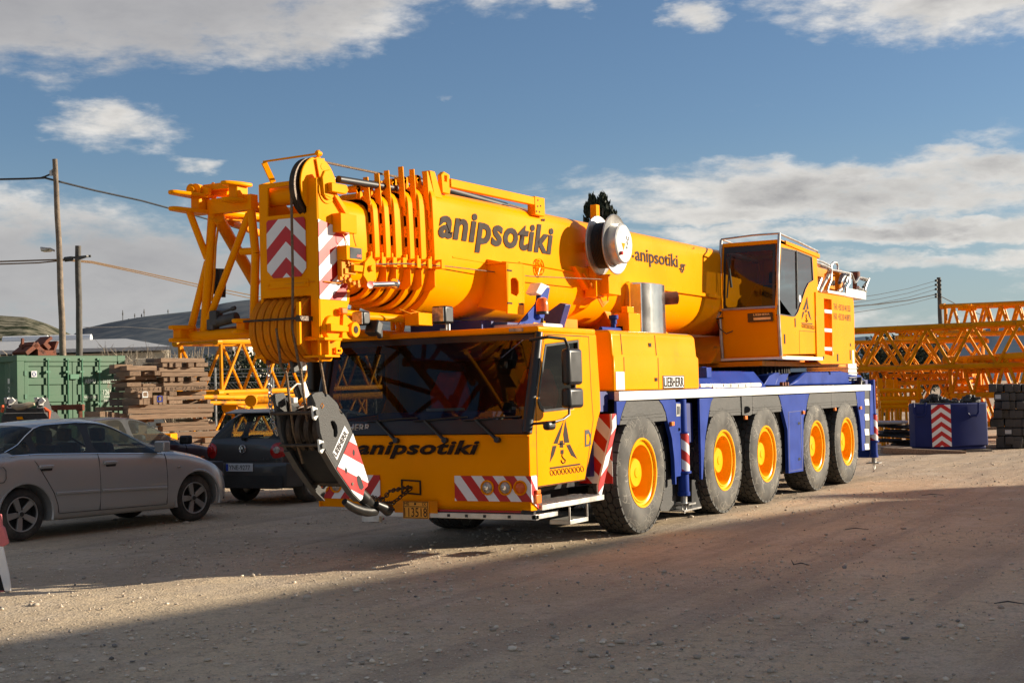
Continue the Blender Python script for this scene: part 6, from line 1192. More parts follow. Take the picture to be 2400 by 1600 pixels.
# ================================================================== TIMBER STACKS
KW = (225, 820, 5.6); DT = 27.0
def frm(yt): u_ = (RH*math.cos(yt)+FH*math.sin(yt)).normalized(); f_ = V((-u_.y, u_.x, 0)); return u_, (f_ if f_.dot(FH) > 0 else -f_)
FR1, FR2 = frm(.72), frm(.05); TU, TF = FR1
def tpt(a, c, dd=0.):
    d = CF + CR*((KW[0]+a/KW[2]-1200)/FPX) + CU*((800-KW[1]-c/KW[2])/FPX); o = PD(420, 960, DT+dd); t_ = (o-CAM).dot(TF)/d.dot(TF); return CAM+d*t_
rows_ = {
 'right stack': [[(830, 106, 1435, 163, 'L', 0), (650, 110, 828, 165, 'G', .1)], [(865, 166, 940, 226, 'E', 0), (943, 166, 1022, 227, 'E', -.02), (1046, 166, 1127, 228, 'E', -.05), (1232, 166, 1305, 226, 'E', -.04), (1309, 166, 1470, 220, 'E', .05)],
  [(820, 228, 1425, 288, 'L', .05)], [(862, 290, 1468, 348, 'L', -.05)], [(905, 351, 975, 413, 'E', 0), (978, 351, 1042, 413, 'E', -.03), (1087, 351, 1158, 413, 'E', -.02), (1262, 351, 1333, 410, 'E', -.05), (1342, 351, 1490, 405, 'E', .1)],
  [(880, 415, 1465, 472, 'L', .04)], [(908, 474, 1478, 530, 'L', -.06)], [(908, 538, 982, 596, 'E', 0), (985, 538, 1080, 598, 'E', -.04), (1084, 535, 1445, 594, 'L', .15)], [(920, 600, 1430, 650, 'L', .0)], [(930, 655, 1122, 708, 'E', 0), (1126, 653, 1452, 706, 'L', .2), (1455, 652, 1500, 704, 'E', -.05)],
  [(428, 712, 1540, 768, 'L', -.2)], [(426, 770, 1540, 828, 'L', -.2)], [(424, 830, 1533, 900, 'L', -.2)], [(700, 906, 775, 945, 'E', -.1), (1290, 898, 1485, 940, 'E', 0)], [(870, 945, 1560, 986, 'L', -.1)], [(890, 988, 1567, 1060, 'L', -.2)],
  [(1050, 1064, 1735, 1142, 'L', -.3)], [(1075, 1146, 1200, 1214, 'E', -.2), (1204, 1148, 1330, 1214, 'E', -.25), (1334, 1148, 1422, 1214, 'E', -.25), (1425, 1146, 1720, 1214, 'L', -.35)], [(1200, 1218, 1400, 1285, 'E', -.3), (1404, 1218, 1690, 1285, 'L', -.4)], [(1000, 1290, 1690, 1360, 'L', -.4)], [(1100, 1364, 1300, 1436, 'E', -.4), (1450, 1364, 1650, 1436, 'E', -.4)], [(1000, 1440, 1690, 1520, 'L', -.4)], [(1050, 1524, 1250, 1600, 'E', -.4), (1450, 1524, 1650, 1600, 'E', -.4)], [(1000, 1604, 1690, 1700, 'L', -.4)], [(1050, 1704, 1250, 1850, 'E', -.4), (1450, 1704, 1650, 1850, 'E', -.4)]],
 'left stack': [[(645, 172, 860, 234, 'G', .2)], [(245, 188, 480, 246, 'L', .1), (385, 206, 800, 268, 'L', -.1)], [(175, 248, 445, 310, 'G', .0), (450, 276, 597, 342, 'E', -.2), (640, 272, 782, 334, 'E', 0), (785, 272, 860, 334, 'E', -.1)], [(232, 318, 370, 388, 'G', -.05), (372, 338, 800, 390, 'L', .1)], [(260, 392, 850, 424, 'L', .3)], [(250, 426, 400, 482, 'G', -.1), (403, 424, 597, 480, 'E', -.1), (602, 440, 860, 478, 'E', .1)],
  [(255, 486, 452, 540, 'G', -.1), (455, 484, 857, 560, 'L', -.2)], [(175, 545, 548, 636, 'G', -.2), (551, 540, 611, 628, 'E', -.3), (613, 540, 671, 628, 'E', -.3), (673, 540, 732, 628, 'E', -.3)], [(175, 638, 548, 732, 'G', -.2), (551, 630, 611, 720, 'E', -.3), (613, 630, 671, 720, 'E', -.3), (673, 630, 732, 720, 'E', -.3), (742, 594, 805, 718, 'E', -.2), (808, 594, 860, 718, 'E', -.2), (863, 594, 916, 718, 'E', -.2)],
  [(60, 742, 420, 798, 'L', .1)], [(40, 802, 116, 890, 'E', 0), (120, 802, 218, 890, 'E', 0), (221, 816, 323, 890, 'E', -.05), (326, 830, 420, 890, 'E', -.1)], [(30, 894, 690, 960, 'L', 0)], [(60, 964, 300, 1200, 'E', 0), (420, 964, 660, 1200, 'E', 0)], [(30, 1204, 690, 1300, 'L', 0)], [(60, 1304, 300, 1540, 'E', 0), (420, 1304, 660, 1540, 'E', 0)], [(30, 1544, 690, 1860, 'L', 0)]]}
ORDN = 'top second third fourth fifth sixth seventh eighth ninth tenth eleventh twelfth thirteenth fourteenth fifteenth sixteenth seventeenth eighteenth nineteenth twentieth twenty-first twenty-second twenty-third twenty-fourth twenty-fifth'.split()
for sn, layers in rows_.items():
    for li, L_ in enumerate(layers):
        for bi, (a0, c0, a1, c1, kd, dd) in enumerate(L_):
            TU, TF = FR2 if kd == 'G' else FR1
            am_ = (a0+a1)/2; p0, p1 = tpt(a0, c1, dd), tpt(a1, c0, dd); zl, zh = tpt(am_, c1, dd).z, tpt(am_, c0, dd).z; ln = (p1-p0); wd_ = V((ln.x, ln.y, 0)).length; h_ = zh-zl; p0.z = zl
            dep = (.62 if sn[0] == 'l' else .8) if kd == 'E' else .24
            if dep > .3: org = p0+TU*wd_/2+TF*dep/2+V((0, 0, h_/2)); rz = math.atan2(TF.y, TF.x); sz = (dep, wd_*.985, h_*.97)
            else: org = p0+TU*wd_/2+TF*dep/2+V((0, 0, h_/2)); rz = math.atan2(TU.y, TU.x); sz = (wd_, dep, h_*.97)
            if org.z-h_/2 < 0: org.z = h_/2
            b = MB(); b.obox((0, 0, 0), sz); o = b.build('timber_beam', 'woodgrey' if kd == 'G' else 'wood', None, bevel=.006, seg=1, smooth=0)
            o.location = org; o.rotation_euler = (random.uniform(-.006, .006), random.uniform(-.006, .006), rz+random.uniform(-.09, .09))
            side_w = '' if len(L_) == 1 else ', '+('first', 'second', 'third', 'fourth', 'fifth', 'sixth', 'seventh')[bi]+' from the left'
            tag(o, '%s timber beam, %s layer of the %s%s' % ('grey' if kd == 'G' else 'pale' if kd == 'L' else 'end-on', ORDN[li], sn, side_w), 'timber beam', 'timber beams stacked behind the parked cars')
            if (sn, li) == ('right stack', 6): text('stamp', 'C-77 17868 8870', o, V((-.25, -dep/2, -.02)), (1, 0, 0), (0, 0, 1), .05, .95, th=.003)
            if (sn, li, bi) == ('left stack', 6, 1): text('stamp', 'PS2L 5 / 1 U 8', o, V((-.3, -dep/2, -.015)), (1, 0, 0), (0, 0, 1), .055, .85, th=.003)
for c_, l_ in ((QL(KW, 'x', 8, (612, 555), (676, 612)), 'white'), (QL(KW, 'x', 8, (806, 600), (866, 680)), 'blue')):
    pass
for (a, c, m_, l_) in ((643, 583, 'white', 'white steel shackle hanging on the brown timber ends'), (835, 640, 'plate_blue', 'blue steel shackle hanging on the lower timber ends')):
    q = tpt(a, c, -.36); b = MB(); b.tube([q+TU*x_+V((0, 0, z_)) for x_, z_ in ((-.045, -.05), (-.05, .0), (-.045, .045), (0, .05), (.045, .045), (.05, 0), (.045, -.05))], .012, 6); b.cyl(q+TU*-.055+V((0, 0, -.05)), q+TU*.055+V((0, 0, -.05)), .014, n=8); tag(b.build('shackle', m_), l_, 'shackle')
# ================================================================== POLES, WIRES, LAMP
def pole(name, pts, d, r0, r1, m, label, cat='pole'):
    (xa, ya_), (xb_, yb_) = pts; top = PD(xa, ya_, d); bot = P(xb_, yb_, 'z', 0) if False else PD(xb_, yb_, d); dr = bot-top; bt = top+dr*(top.z/(top.z-bot.z)); bt.z = -.1
    r = root(name, (bt.x, bt.y, 0), label, cat); b = MB(); n_p = 12; b.tube([top.lerp(bt, k/n_p)+V((random.uniform(-.01, .01), random.uniform(-.01, .01), 0)) for k in range(n_p+1)], [r0+(r1-r0)*k/n_p for k in range(n_p+1)], 12); b.build('trunk', m, r, smooth=60); return r, top
P1, t1 = pole('utility_pole', ((129, 373), (148, 832)), 31, .055, .085, 'pole', 'tall leaning wooden utility pole behind the green container, with a street lamp', 'utility pole')
P2, t2 = pole('utility_pole', ((183, 576), (186, 832)), 33, .068, .085, 'pole_grey', 'shorter grey wooden utility pole, second behind the green container', 'utility pole')
b = MB(); p = PD(128, 588, 31); b.tube([p, PD(118, 583, 31), PD(108, 583, 31)], .025, 6); b.build('lamp_arm', 'galv', P1); b = MB(); b.prism([PD(93, 578, 31), PD(110, 580, 31), PD(119, 584, 31), PD(112, 588, 31), PD(95, 589, 31)], FH*.25); b.build('lamp_head', 'galv', P1, bevel=.02)
b = MB(); b.cyl(PD(120, 400, 31), PD(120, 412, 31), .04, n=8); b.cyl(PD(126, 395, 31), PD(119, 402, 31), .015); b.build('insulator', 'galv', P1)
b = MB(); b.beam(PD(150, 606, 32.9), PD(213, 600, 32.9), .05, .05); b.beam(PD(178, 609, 32.85), PD(205, 600, 32.6), .06, .04); b.cyl(PD(152, 608, 32.9), PD(170, 606, 32.9), .06); b.build('cross_arm', 'darkmetal', P2)
def wire(name, pts, r, m, label):
    b = MB(); P_ = []
    for (a, c, d), (a2, c2, d2) in zip(pts, pts[1:]):
        for k in range(6): f = k/6; P_.append(PD(a+(a2-a)*f, c+(c2-c)*f, d+(d2-d)*f))
    P_.append(PD(*pts[-1])); b.tube(P_, r*.7, 5); return tag(b.build(name, m, smooth=60), label, 'cable')
wire('cable', [(-30, 421, 31), (60, 419, 31), (105, 417, 31), (140, 426, 31), (220, 446, 33), (330, 470, 36), (440, 500, 39), (540, 530, 42), (640, 560, 45)], .034, 'black', 'thick black cable from the tall pole, sagging right behind the jib')
wire('cable', [(92, 418, 31), (105, 414, 31), (119, 408, 31)], .03, 'black', 'short loop of black cable at the insulator of the tall pole')
wire('cable', [(-30, 614, 34), (90, 610, 33.5), (152, 608, 33), (215, 613, 34), (330, 637, 38), (480, 670, 43), (620, 698, 48)], .028, 'rope', 'upper pale cable through the short pole')
wire('cable', [(-30, 620, 34), (90, 616, 33.5), (152, 610, 33), (215, 616, 34), (330, 641, 38), (480, 676, 43), (620, 706, 48)], .025, 'rope', 'lower pale cable through the short pole')
wire('cable', [(195, 767, 50), (300, 766, 50), (420, 774, 50), (520, 776, 52)], .018, 'galv', 'thin grey wire low over the hills, left')
P3, t3 = pole('utility_pole', ((2200, 650), (2204, 760)), 62, .085, .13, 'pole_grey', 'dark wooden utility pole standing behind the orange lattice sections on the right', 'utility pole')
b = MB()
for k, z in enumerate((658, 668, 678, 690, 696)): b.beam(PD(2192, z, 61.9), PD(2206, z, 61.9), .05, .08); b.cyl(PD(2194, z-3, 61.8), PD(2194, z+2, 61.8), .06, n=6)
b.build('insulator', 'darkmetal', P3)
for k, (y_, s_, r_) in enumerate(((658, 693, .016), (668, 704, .016), (678, 714, .016), (690, 716, .035), (696, 727, .016))):
    wire('cable', [(2194, y_, 62), (2130, y_+(s_-y_)*.52, 58), (2060, s_-3, 54), (2000, s_+2+(4 if k != 3 else 0), 50), (1900, s_+10, 46)], r_, 'black', 'black wire running left from the right-hand pole, %s of five' % ('topmost', 'second from top', 'third from top', 'fourth and thickest', 'lowest')[k])
wire('cable', [(2206, 695, 62), (2230, 707, 64), (2250, 718, 66), (2330, 750, 72), (2420, 775, 80)], .035, 'black', 'black cable sloping down to the right of the right-hand pole')
# ================================================================== PALE SHED AND GREY BUILDINGS FAR LEFT
SH = root('shed', (PD(200, 860, 95).x, PD(200, 860, 95).y, 0), 'long low white shed with grey roof and white ridge vents behind the container', 'shed')
def sh(px, py, d): return PD(px, py, d)
b = MB(); b.prism([V((p.x, p.y, -1)) for p in (sh(-60, 860, 95), sh(384, 860, 95), sh(384, 860, 118), sh(-60, 860, 118))], (0, 0, 1+sh(200, 829, 95).z)); b.build('wall', 'whitewall', SH)
b = MB(); zr = sh(200, 826, 94.5).z; zq = sh(200, 797, 106).z
A_ = [V((p.x, p.y, zr)) for p in (sh(-70, 0, 94.5), sh(386, 0, 94.5))]; B_ = [V((p.x, p.y, zq)) for p in (sh(-60, 0, 106), sh(283, 0, 106))]; D2 = [V((p.x, p.y, zr)) for p in (sh(-60, 0, 119), sh(386, 0, 119))]
b.prism([A_[0], A_[1], A_[1]+V((0, 0, .25)), A_[0]+V((0, 0, .25))], (0, .1, 0)); b.face([A_[0]+V((0, 0, .25)), A_[1]+V((0, 0, .25)), B_[1], B_[0]]); b.face([A_[1]+V((0, 0, .25)), D2[1], B_[1]]); b.face([B_[0], B_[1], D2[1], D2[0]]); b.build('roof', 'roofgrey', SH, smooth=0)
for x0_, x1_ in ((8, 112), (118, 214)):
    b = MB(); p_, q_ = sh(x0_, 788, 106), sh(x1_, 790, 106); b.cyl(V((p_.x, p_.y, zq+.12)), V((q_.x, q_.y, zq+.12)), .33, n=12); b.build('ridge_vent', 'whiter', SH)
b = MB()
for k in range(60): p_ = sh(262+k*2.4, 0, 80); b.beam(V((p_.x, p_.y, 1.9)), V((p_.x, p_.y, sh(300, 842, 80).z)), .06, .03)
tag(b.build('palisade_fence', 'whitewall'), 'low white palisade fence in front of the pale shed', 'fence')
for (x0_, x1_, y0_, m_, d_, l_) in ((505, 545, 790, 'wallgrey', 88, 'grey flat block building seen between the lattice jib tubes'), (538, 582, 788, 'whitewall', 89, 'cream block building beside the grey one, behind the jib')):
    p_, q_ = sh(x0_, y0_, d_), sh(x1_, y0_, d_); r_ = root('building', (p_.x, p_.y, 0), l_, 'building'); b = MB(); b.prism([V((p_.x, p_.y, -1)), V((q_.x, q_.y, -1)), V((q_.x, q_.y, -1))+FH*8, V((p_.x, p_.y, -1))+FH*8], (0, 0, 1+p_.z)); b.build('wall', m_, r_); b = MB(); b.prism([V((p_.x, p_.y, p_.z)), V((q_.x, q_.y, p_.z)), V((q_.x, q_.y, p_.z))+FH*8, V((p_.x, p_.y, p_.z))+FH*8], (0, 0, .15)); b.build('roof_slab', 'roofgrey', r_)
    b = MB(); m0 = p_.lerp(q_, .5)-FH*.02; b.prism([m0+RH*-.3+V((0, 0, -1.6)), m0+RH*.3+V((0, 0, -1.6)), m0+RH*.3+V((0, 0, -.9)), m0+RH*-.3+V((0, 0, -.9))], FH*.05); b.build('window', 'glassdark', r_)
# ================================================================== SHRUBS AND TREES
def leafmat(nm, ca, cb):
    mm = bpy.data.materials.new(nm); mm.use_nodes = True; t = mm.node_tree; b_ = t.nodes['Principled BSDF']; b_.inputs['Roughness'].default_value = .7
    g = nd(t, 'ShaderNodeNewGeometry').outputs['Random Per Island']; t.links.new(mixc(t, X(t, g)*1.0, ca, cb), b_.inputs['Base Color']); MT[nm] = mm
leafmat('leaf_dark', (.012, .022, .010), (.030, .042, .018)); leafmat('leaf_olive', (.045, .06, .03), (.13, .13, .075)); leafmat('leaf_green', (.04, .07, .02), (.09, .14, .03)); mat('twig', (.30, .25, .19), .9, var=.3)
def leaves(name, par, c, rad, n, s, m, shape=None, upw=False):
    v_, f_ = [], []
    for i in range(n):
        while True:
            p = V((random.uniform(-1, 1), random.uniform(-1, 1), random.uniform(-1, 1)))
            if p.length < 1 and (shape is None or shape(p)): break
        q = V(c)+V((p.x*rad[0], p.y*rad[1], p.z*rad[2]))
        if noise.noise(q*2.2/max(rad)*1.2) < -.22: continue
        a = V((random.gauss(0, 1), random.gauss(0, 1), random.gauss(0, 1))).normalized(); e = a.orthogonal().normalized()*s*random.uniform(.5, 1.2); g_ = a.cross(e)*.55
        if upw: e = V((random.gauss(0, .3), random.gauss(0, .3), 1)).normalized()*s*random.uniform(.8, 1.7); g_ = e.cross(V((random.gauss(0, 1), random.gauss(0, 1), .1))).normalized()*s*.35
        k = len(v_); v_ += [q-e, q+g_, q+e, q-g_]; f_.append((k, k+1, k+2, k+3))
    org = ORG.get(par.name, V((0, 0, 0))); me = bpy.data.meshes.new(name); me.from_pydata([p-org for p in v_], [], f_); me.materials.append(MT[m]); o = bpy.data.objects.new(name, me); C.objects.link(o); o.parent = par; return o
def limbs(par, base, top, n, r, m='pole_grey', spread=.5, name='trunk'):
    b = MB(); h = top-base.z; pts = [base+V((random.uniform(-.04, .04)*h, random.uniform(-.04, .04)*h, h*k/5)) for k in range(6)]; b.tube(pts, [r*(1-.15*k) for k in range(6)], 7)
    for i in range(n):
        k = random.randint(1, 4); a = random.uniform(0, 6.28); L_ = h*random.uniform(.25, .5); s_ = pts[k]; e_ = s_+V((math.cos(a)*L_*spread*1.3, math.sin(a)*L_*spread*1.3, L_)); mm_ = s_.lerp(e_, .5)+V((0, 0, -.05*L_)); b.tube([s_, mm_, e_], [r*.5, r*.3, r*.08], 5)
    return b.build(name, m, par, smooth=60)
# cypress behind the boom
cb_ = PD(1412, 515, 58); CY = root('cypress_tree', (cb_.x, cb_.y, 0), 'dark cypress tree top rising behind the yellow boom', 'cypress')
limbs(CY, V((cb_.x, cb_.y, 0)), cb_.z-1.5, 4, .22, 'pole_grey', .1)
zt_ = PD(1402, 453, 58).z
leaves('crown', CY, (cb_.x, cb_.y, zt_/2+.9), (.95, .95, zt_/2-.9), 9000, .13, 'leaf_dark', upw=True, shape=lambda p: (p.x*p.x+p.y*p.y) < (.30+.7*min(1, (1-p.z)*1.6))**2*(.72+.5*noise.noise(V((p.x*2.5, p.y*2.5, p.z*9)))))
for px_, pt_, rr_ in ((1387, 458, .24), (1412, 454, .26), (1400, 470, .3), (1376, 480, .2), (1432, 490, .26), (1444, 502, .2)): q = PD(px_, pt_, 58); leaves('crown', CY, (q.x, q.y, q.z-.75), (rr_, rr_, .85), 700, .11, 'leaf_dark', upw=True)
# shrubs behind the fence on the left
random.seed(11); sh_lab = ['first', 'second', 'third', 'fourth', 'fifth', 'sixth', 'seventh', 'eighth', 'ninth', 'tenth', 'eleventh', 'twelfth', 'thirteenth', 'fourteenth', 'fifteenth', 'sixteenth']
k = 0
for px_, pt_, d_, w_, kind in ((285, 815, 62, 1.3, 0), (330, 820, 60, 1.2, 0), (405, 815, 60, 1.5, 0), (450, 812, 58, 1.4, 0), (20, 815, 50, 1.6, 0), (505, 828, 50, 1.2, 1), (550, 815, 50, 1.4, 2), (600, 822, 51, 1.5, 1), (650, 812, 50, 1.5, 2), (705, 815, 50, 1.4, 2), (760, 812, 50, 1.5, 2), (825, 800, 50, 1.7, 2), (880, 805, 50, 1.6, 2), (940, 800, 50, 1.8, 2), (1000, 800, 50, 1.8, 2)):
    b0 = PD(px_, 900, d_); b0.z = 0; tz = PD(px_, pt_, d_).z; S_ = root('shrub', b0, '%s shrub behind the fence, %s from the left' % (('leafless pale twiggy', 'grey-green olive', 'dense dark green')[kind], sh_lab[k]), 'shrub', 'shrubs beyond the fence'); k += 1
    if kind == 0:
        b = MB()
        for i in range(34):
            a = random.uniform(0, 6.28); sp_r = random.uniform(.2, 1)*w_; hh = tz*random.uniform(.7, 1.02); e_ = b0+V((math.cos(a)*sp_r, math.sin(a)*sp_r, hh)); m_ = b0.lerp(e_, .5)+V((random.uniform(-.2, .2), random.uniform(-.2, .2), 0)); b.tube([b0, m_, e_], [.03, .02, .008], 4)
            for q in range(5): s_ = m_.lerp(e_, random.random()); b.tube([s_, s_+V((random.uniform(-.4, .4), random.uniform(-.4, .4), random.uniform(.1, .6)))], [.014, .005], 3)
        b.build('stems', 'twig', S_); leaves('leaves', S_, (b0.x, b0.y, tz*.5), (w_, w_, tz*.5), 500, .05, 'leaf_olive')
    else:
        limbs(S_, b0, tz*.8, 6, .06, 'twig', .6, 'stems'); leaves('crown', S_, (b0.x, b0.y, tz*.52), (w_, w_, tz*.5), 3400, .075, 'leaf_olive' if kind == 1 else 'leaf_green' if k % 3 == 0 else 'leaf_dark')
        if kind == 2: leaves('leaves', S_, (b0.x, b0.y, tz*.55), (w_*.95, w_*.95, tz*.45), 1500, .06, 'leaf_olive')
# trees on the right behind the lattices
for i, (px_, pt_, pb_, d_, w_) in enumerate(((2068, 782, 840, 70, 1.3), (2100, 784, 850, 72, 1.2), (2150, 772, 860, 74, 1.5), (2180, 790, 860, 70, 1.2))):
    b0 = PD(px_, 900, d_); b0.z = 0; tz = PD(px_, pt_, d_).z; T_ = root('tree', b0, 'dark green tree seen through the orange lattices, %s from the left' % sh_lab[i], 'tree', 'trees behind the right-hand lattices'); limbs(T_, b0, tz*.85, 7, .12, 'pole_grey', .5); leaves('crown', T_, (b0.x, b0.y, tz*.66), (w_, w_, tz*.36), 3000, .10, 'leaf_dark'); leaves('leaves', T_, (b0.x, b0.y, tz*.68), (w_*.9, w_*.9, tz*.36), 900, .09, 'leaf_olive')
# chain-link fence with posts (left)
FD = 46; fa_, fb2 = PD(480, 900, FD), PD(1010, 890, FD+3); fa_.z = fb2.z = 0; fu = (fb2-fa_).normalized(); FL = (fb2-fa_).length; zt2 = PD(650, 858, FD).z
FN = root('chain_link_fence', fa_, 'chain link fence with white posts and strands of wire behind the lattice sections', 'fence')
for x_ in (507, 655, 792, 930): q = PD(x_, 900, FD); s_ = (V((q.x, q.y, 0))-fa_).dot(fu); b = MB(); b.cyl(fa_+fu*s_, fa_+fu*s_+V((0, 0, zt2)), .035, n=8); b.build('post', 'galv', FN)
b = MB(); zm_ = PD(650, 893, FD).z
for z in (PD(650, 862, FD).z, PD(650, 872, FD).z, PD(650, 880, FD).z, zm_): b.cyl(fa_+V((0, 0, z)), fa_+fu*FL+V((0, 0, z)), .008, n=4)
b.build('wire', 'galv', FN)
b = MB(); st__ = .13; nn_ = int((FL+zm_)/st__)
for i in range(nn_):
    s0 = i*st__-zm_
    for sg in (1, -1):
        pa_ = (s0, 0) if sg > 0 else (s0+zm_, 0); pb_ = (s0+zm_, zm_) if sg > 0 else (s0, zm_)
        if min(pa_[0], pb_[0]) < 0 or max(pa_[0], pb_[0]) > FL: continue
        b.beam(fa_+fu*pa_[0]+V((0, 0, .02)), fa_+fu*pb_[0]+V((0, 0, pb_[1])), .007, .007)
b.build('mesh', 'galv', FN, smooth=0)
# grass strip by the fence
b = MB(); v_, f_ = [], []
for i in range(9000):
    q = fa_+fu*random.uniform(-2, FL)+FH*random.uniform(-5, 3); h_ = random.uniform(.08, .4); a = random.uniform(0, 6.28); e = V((math.cos(a), math.sin(a), 0))*.02; k = len(v_); v_ += [q-e, q+e, q+V((random.uniform(-.1, .1), random.uniform(-.1, .1), h_))]; f_.append((k, k+1, k+2))
me = bpy.data.meshes.new('grass'); me.from_pydata(v_, [], f_); me.materials.append(MT['leaf_green']); o = bpy.data.objects.new('grass', me); C.objects.link(o); tag(o, 'long green grass along the fence behind the lattices', 'grass', kind='stuff')
# ================================================================== LATTICE SECTIONS (left, behind the cars)
def sect(px0, py0, d0, px1, py1, d1, w, h, bays, rc, rb, m, label, x=False, grp='crane lattice sections laid out in the yard', extra=None):
    p, q = PD(px0, py0, d0), PD(px1, py1, d1); r_ = root('lattice_section', (p.x, p.y, max(0, p.z-h/2)), label, 'lattice section', grp)
    b = MB(); cs_ = lattice(b, p, q, w, h, bays, rc, rb, x=x); b.build('truss', m, r_)
    d = (q-p).normalized(); rr = d.cross(V((0, 0, 1))).normalized(); u_ = rr.cross(d)
    for e_, s_ in ((p, -1), (q, 1)):
        for a_ in (-1, 1):
            for c_ in (-1, 1):
                o_ = e_+rr*a_*w/2+u_*c_*h/2; b = MB(); b.cyl(o_+d*s_*.02, o_+d*s_*.16, rc*1.35, n=10); b.build('end_lug', m, r_)
    return r_
sect(470, 862, 29, 960, 856, 36, 1.1, 1.05, 6, .055, .036, 'yellow_old', 'yellow lattice section, upper one behind the hook block', x=False)
sect(500, 975, 29, 900, 965, 34, 1.1, .80, 5, .05, .03, 'yellow_old', 'yellow lattice section, lower one resting on blocks behind the grey car')
for i, (px0, py0, px1, py1, d_, r_, l_) in enumerate(((465, 930, 600, 931, 27.6, .05, 'topmost, left'), (484, 944, 650, 944, 27.4, .045, 'second, with an eye at its end'), (590, 939, 900, 925, 27.8, .07, 'thick, upper right'), (590, 958, 760, 952, 27.5, .055, 'lowest, with an eye above the grey car'), (540, 954, 620, 950, 28.2, .09, 'short thick one under the stack'))):
    T0, T1 = PD(px0, py0, d_), PD(px1, py1, d_+1.5); r0_ = root('steel_tube', T0-V((0, 0, r_)), 'yellow steel tube lying behind the cars, '+l_, 'steel tube', 'loose yellow tubes by the lattice sections'); b = MB(); b.cyl(T0, T1, r_, n=14); b.build('tube', 'yellow_old', r0_); b = MB(); b.cyl(T1-FH*.02 if i % 2 else T0, (T1 if i % 2 else T0)-FH*.12, r_*1.7, n=14); b.build('pin_eye', 'yellow_old', r0_)
b = MB(); b.beam(PD(565, 1028, 28), PD(640, 1026, 28.6), 1.2, .08); b.beam(PD(575, 1100, 28), PD(575, 1030, 28), .3, .3); b.beam(PD(630, 1100, 28.4), PD(630, 1030, 28.4), .3, .3); tag(b.build('rubber_mat', 'black'), 'black mat and blocks under the lower lattice section', 'mat')
# ================================================================== RIGHT SIDE: lattice sections, counterweight, sleepers
KR = (1990, 700, 5.737)
def kr(a, c): return KR[0]+a/KR[2], KR[1]+c/KR[2]
def sr(a0, c0, d0, a1, c1, d1, w, h, bays, rc, rb, label, x=False, m='yellow_old'):
    p, q = kr(a0, c0), kr(a1, c1); return sect(p[0], p[1], d0, q[0], q[1], d1, w, h, bays, rc, rb, m, label, x)
sr(-250, 705, 40.5, 2700, 595, 37, 1.15, 1.10, 5, .075, .048, 'large orange lattice section, long front one with thick chords at right')
sr(1480, 290, 43, 2800, 250, 40, 1.2, .85, 6, .07, .045, 'orange lattice section on top of the right-hand stack, nearest the pole')
sr(-100, 780, 44.5, 1800, 760, 43, 1.1, .9, 7, .05, .03, 'orange lattice section behind the long front one, middle level', True)
sr(700, 480, 50, 1750, 500, 50, .3, .25, 8, .07, .03, 'small bright lattice bar lying high behind the long front section')
sr(380, 1040, 41, 1600, 1000, 39.5, 1.1, .45, 5, .07, .03, 'flat orange lattice section under the long front one')
sr(650, 1260, 41.5, 1700, 1250, 40, 1.1, 1.0, 5, .06, .035, 'orange lattice section on the ground behind the blue counterweight', True)
sr(1560, 1060, 39, 2800, 1000, 36.5, 1.2, 1.0, 4, .09, .05, 'heavy orange box lattice section behind the dark sleepers, upper')
sr(1560, 1450, 39.5, 2800, 1400, 37, 1.2, 1.0, 4, .08, .045, 'heavy orange lattice section behind the dark sleepers, lower')
sr(-300, 1200, 42, 420, 1180, 42, 1.1, 1.2, 3, .06, .035, 'orange lattice section partly hidden behind the crane tail')
for i, (a0, c0, a1, c1, d_, r_) in enumerate(((1600, 905, 2700, 850, 38.3, .16), (1600, 960, 2700, 930, 38.6, .10))):
    p, q = PD(*kr(a0, c0), d_), PD(*kr(a1, c1), d_-1.5); b = MB(); b.beam(p, q, .3, r_*2); tag(b.build('steel_box_beam', 'yellow_old', bevel=.01), 'thick orange box beam lying on the stack above the dark sleepers, '+('upper', 'lower')[i], 'steel beam')
b = MB()
for k in range(26): q = PD(*kr(1560+random.uniform(0, 320), 850+random.uniform(-30, 120)*(random.random()**2)), 38); b.obox(q, (random.uniform(.05, .2), random.uniform(.05, .15), random.uniform(.04, .12)), Matrix.Rotation(random.uniform(0, 3), 3, 'Y'))
tag(b.build('clamp_bundle', 'yellow', bevel=.005), 'bright yellow clamps and pins bundled at the end of the box beam', 'clamps')
for j, (a_, c_) in enumerate(((1500, 100), (2040, 70))):
    b = MB()
    for k in range(22): q = PD(*kr(a_+random.uniform(0, 190), c_+random.uniform(0, 45)), 41.5); b.obox(q, (random.uniform(.05, .16), random.uniform(.05, .15), random.uniform(.05, .12)), Matrix.Rotation(random.uniform(0, 3), 3, 'Y'))
    tag(b.build('chain_bundle', 'yellow', bevel=.005), 'yellow connectors lying on the %s end of the topmost lattice section' % ('left', 'right')[j], 'connectors')
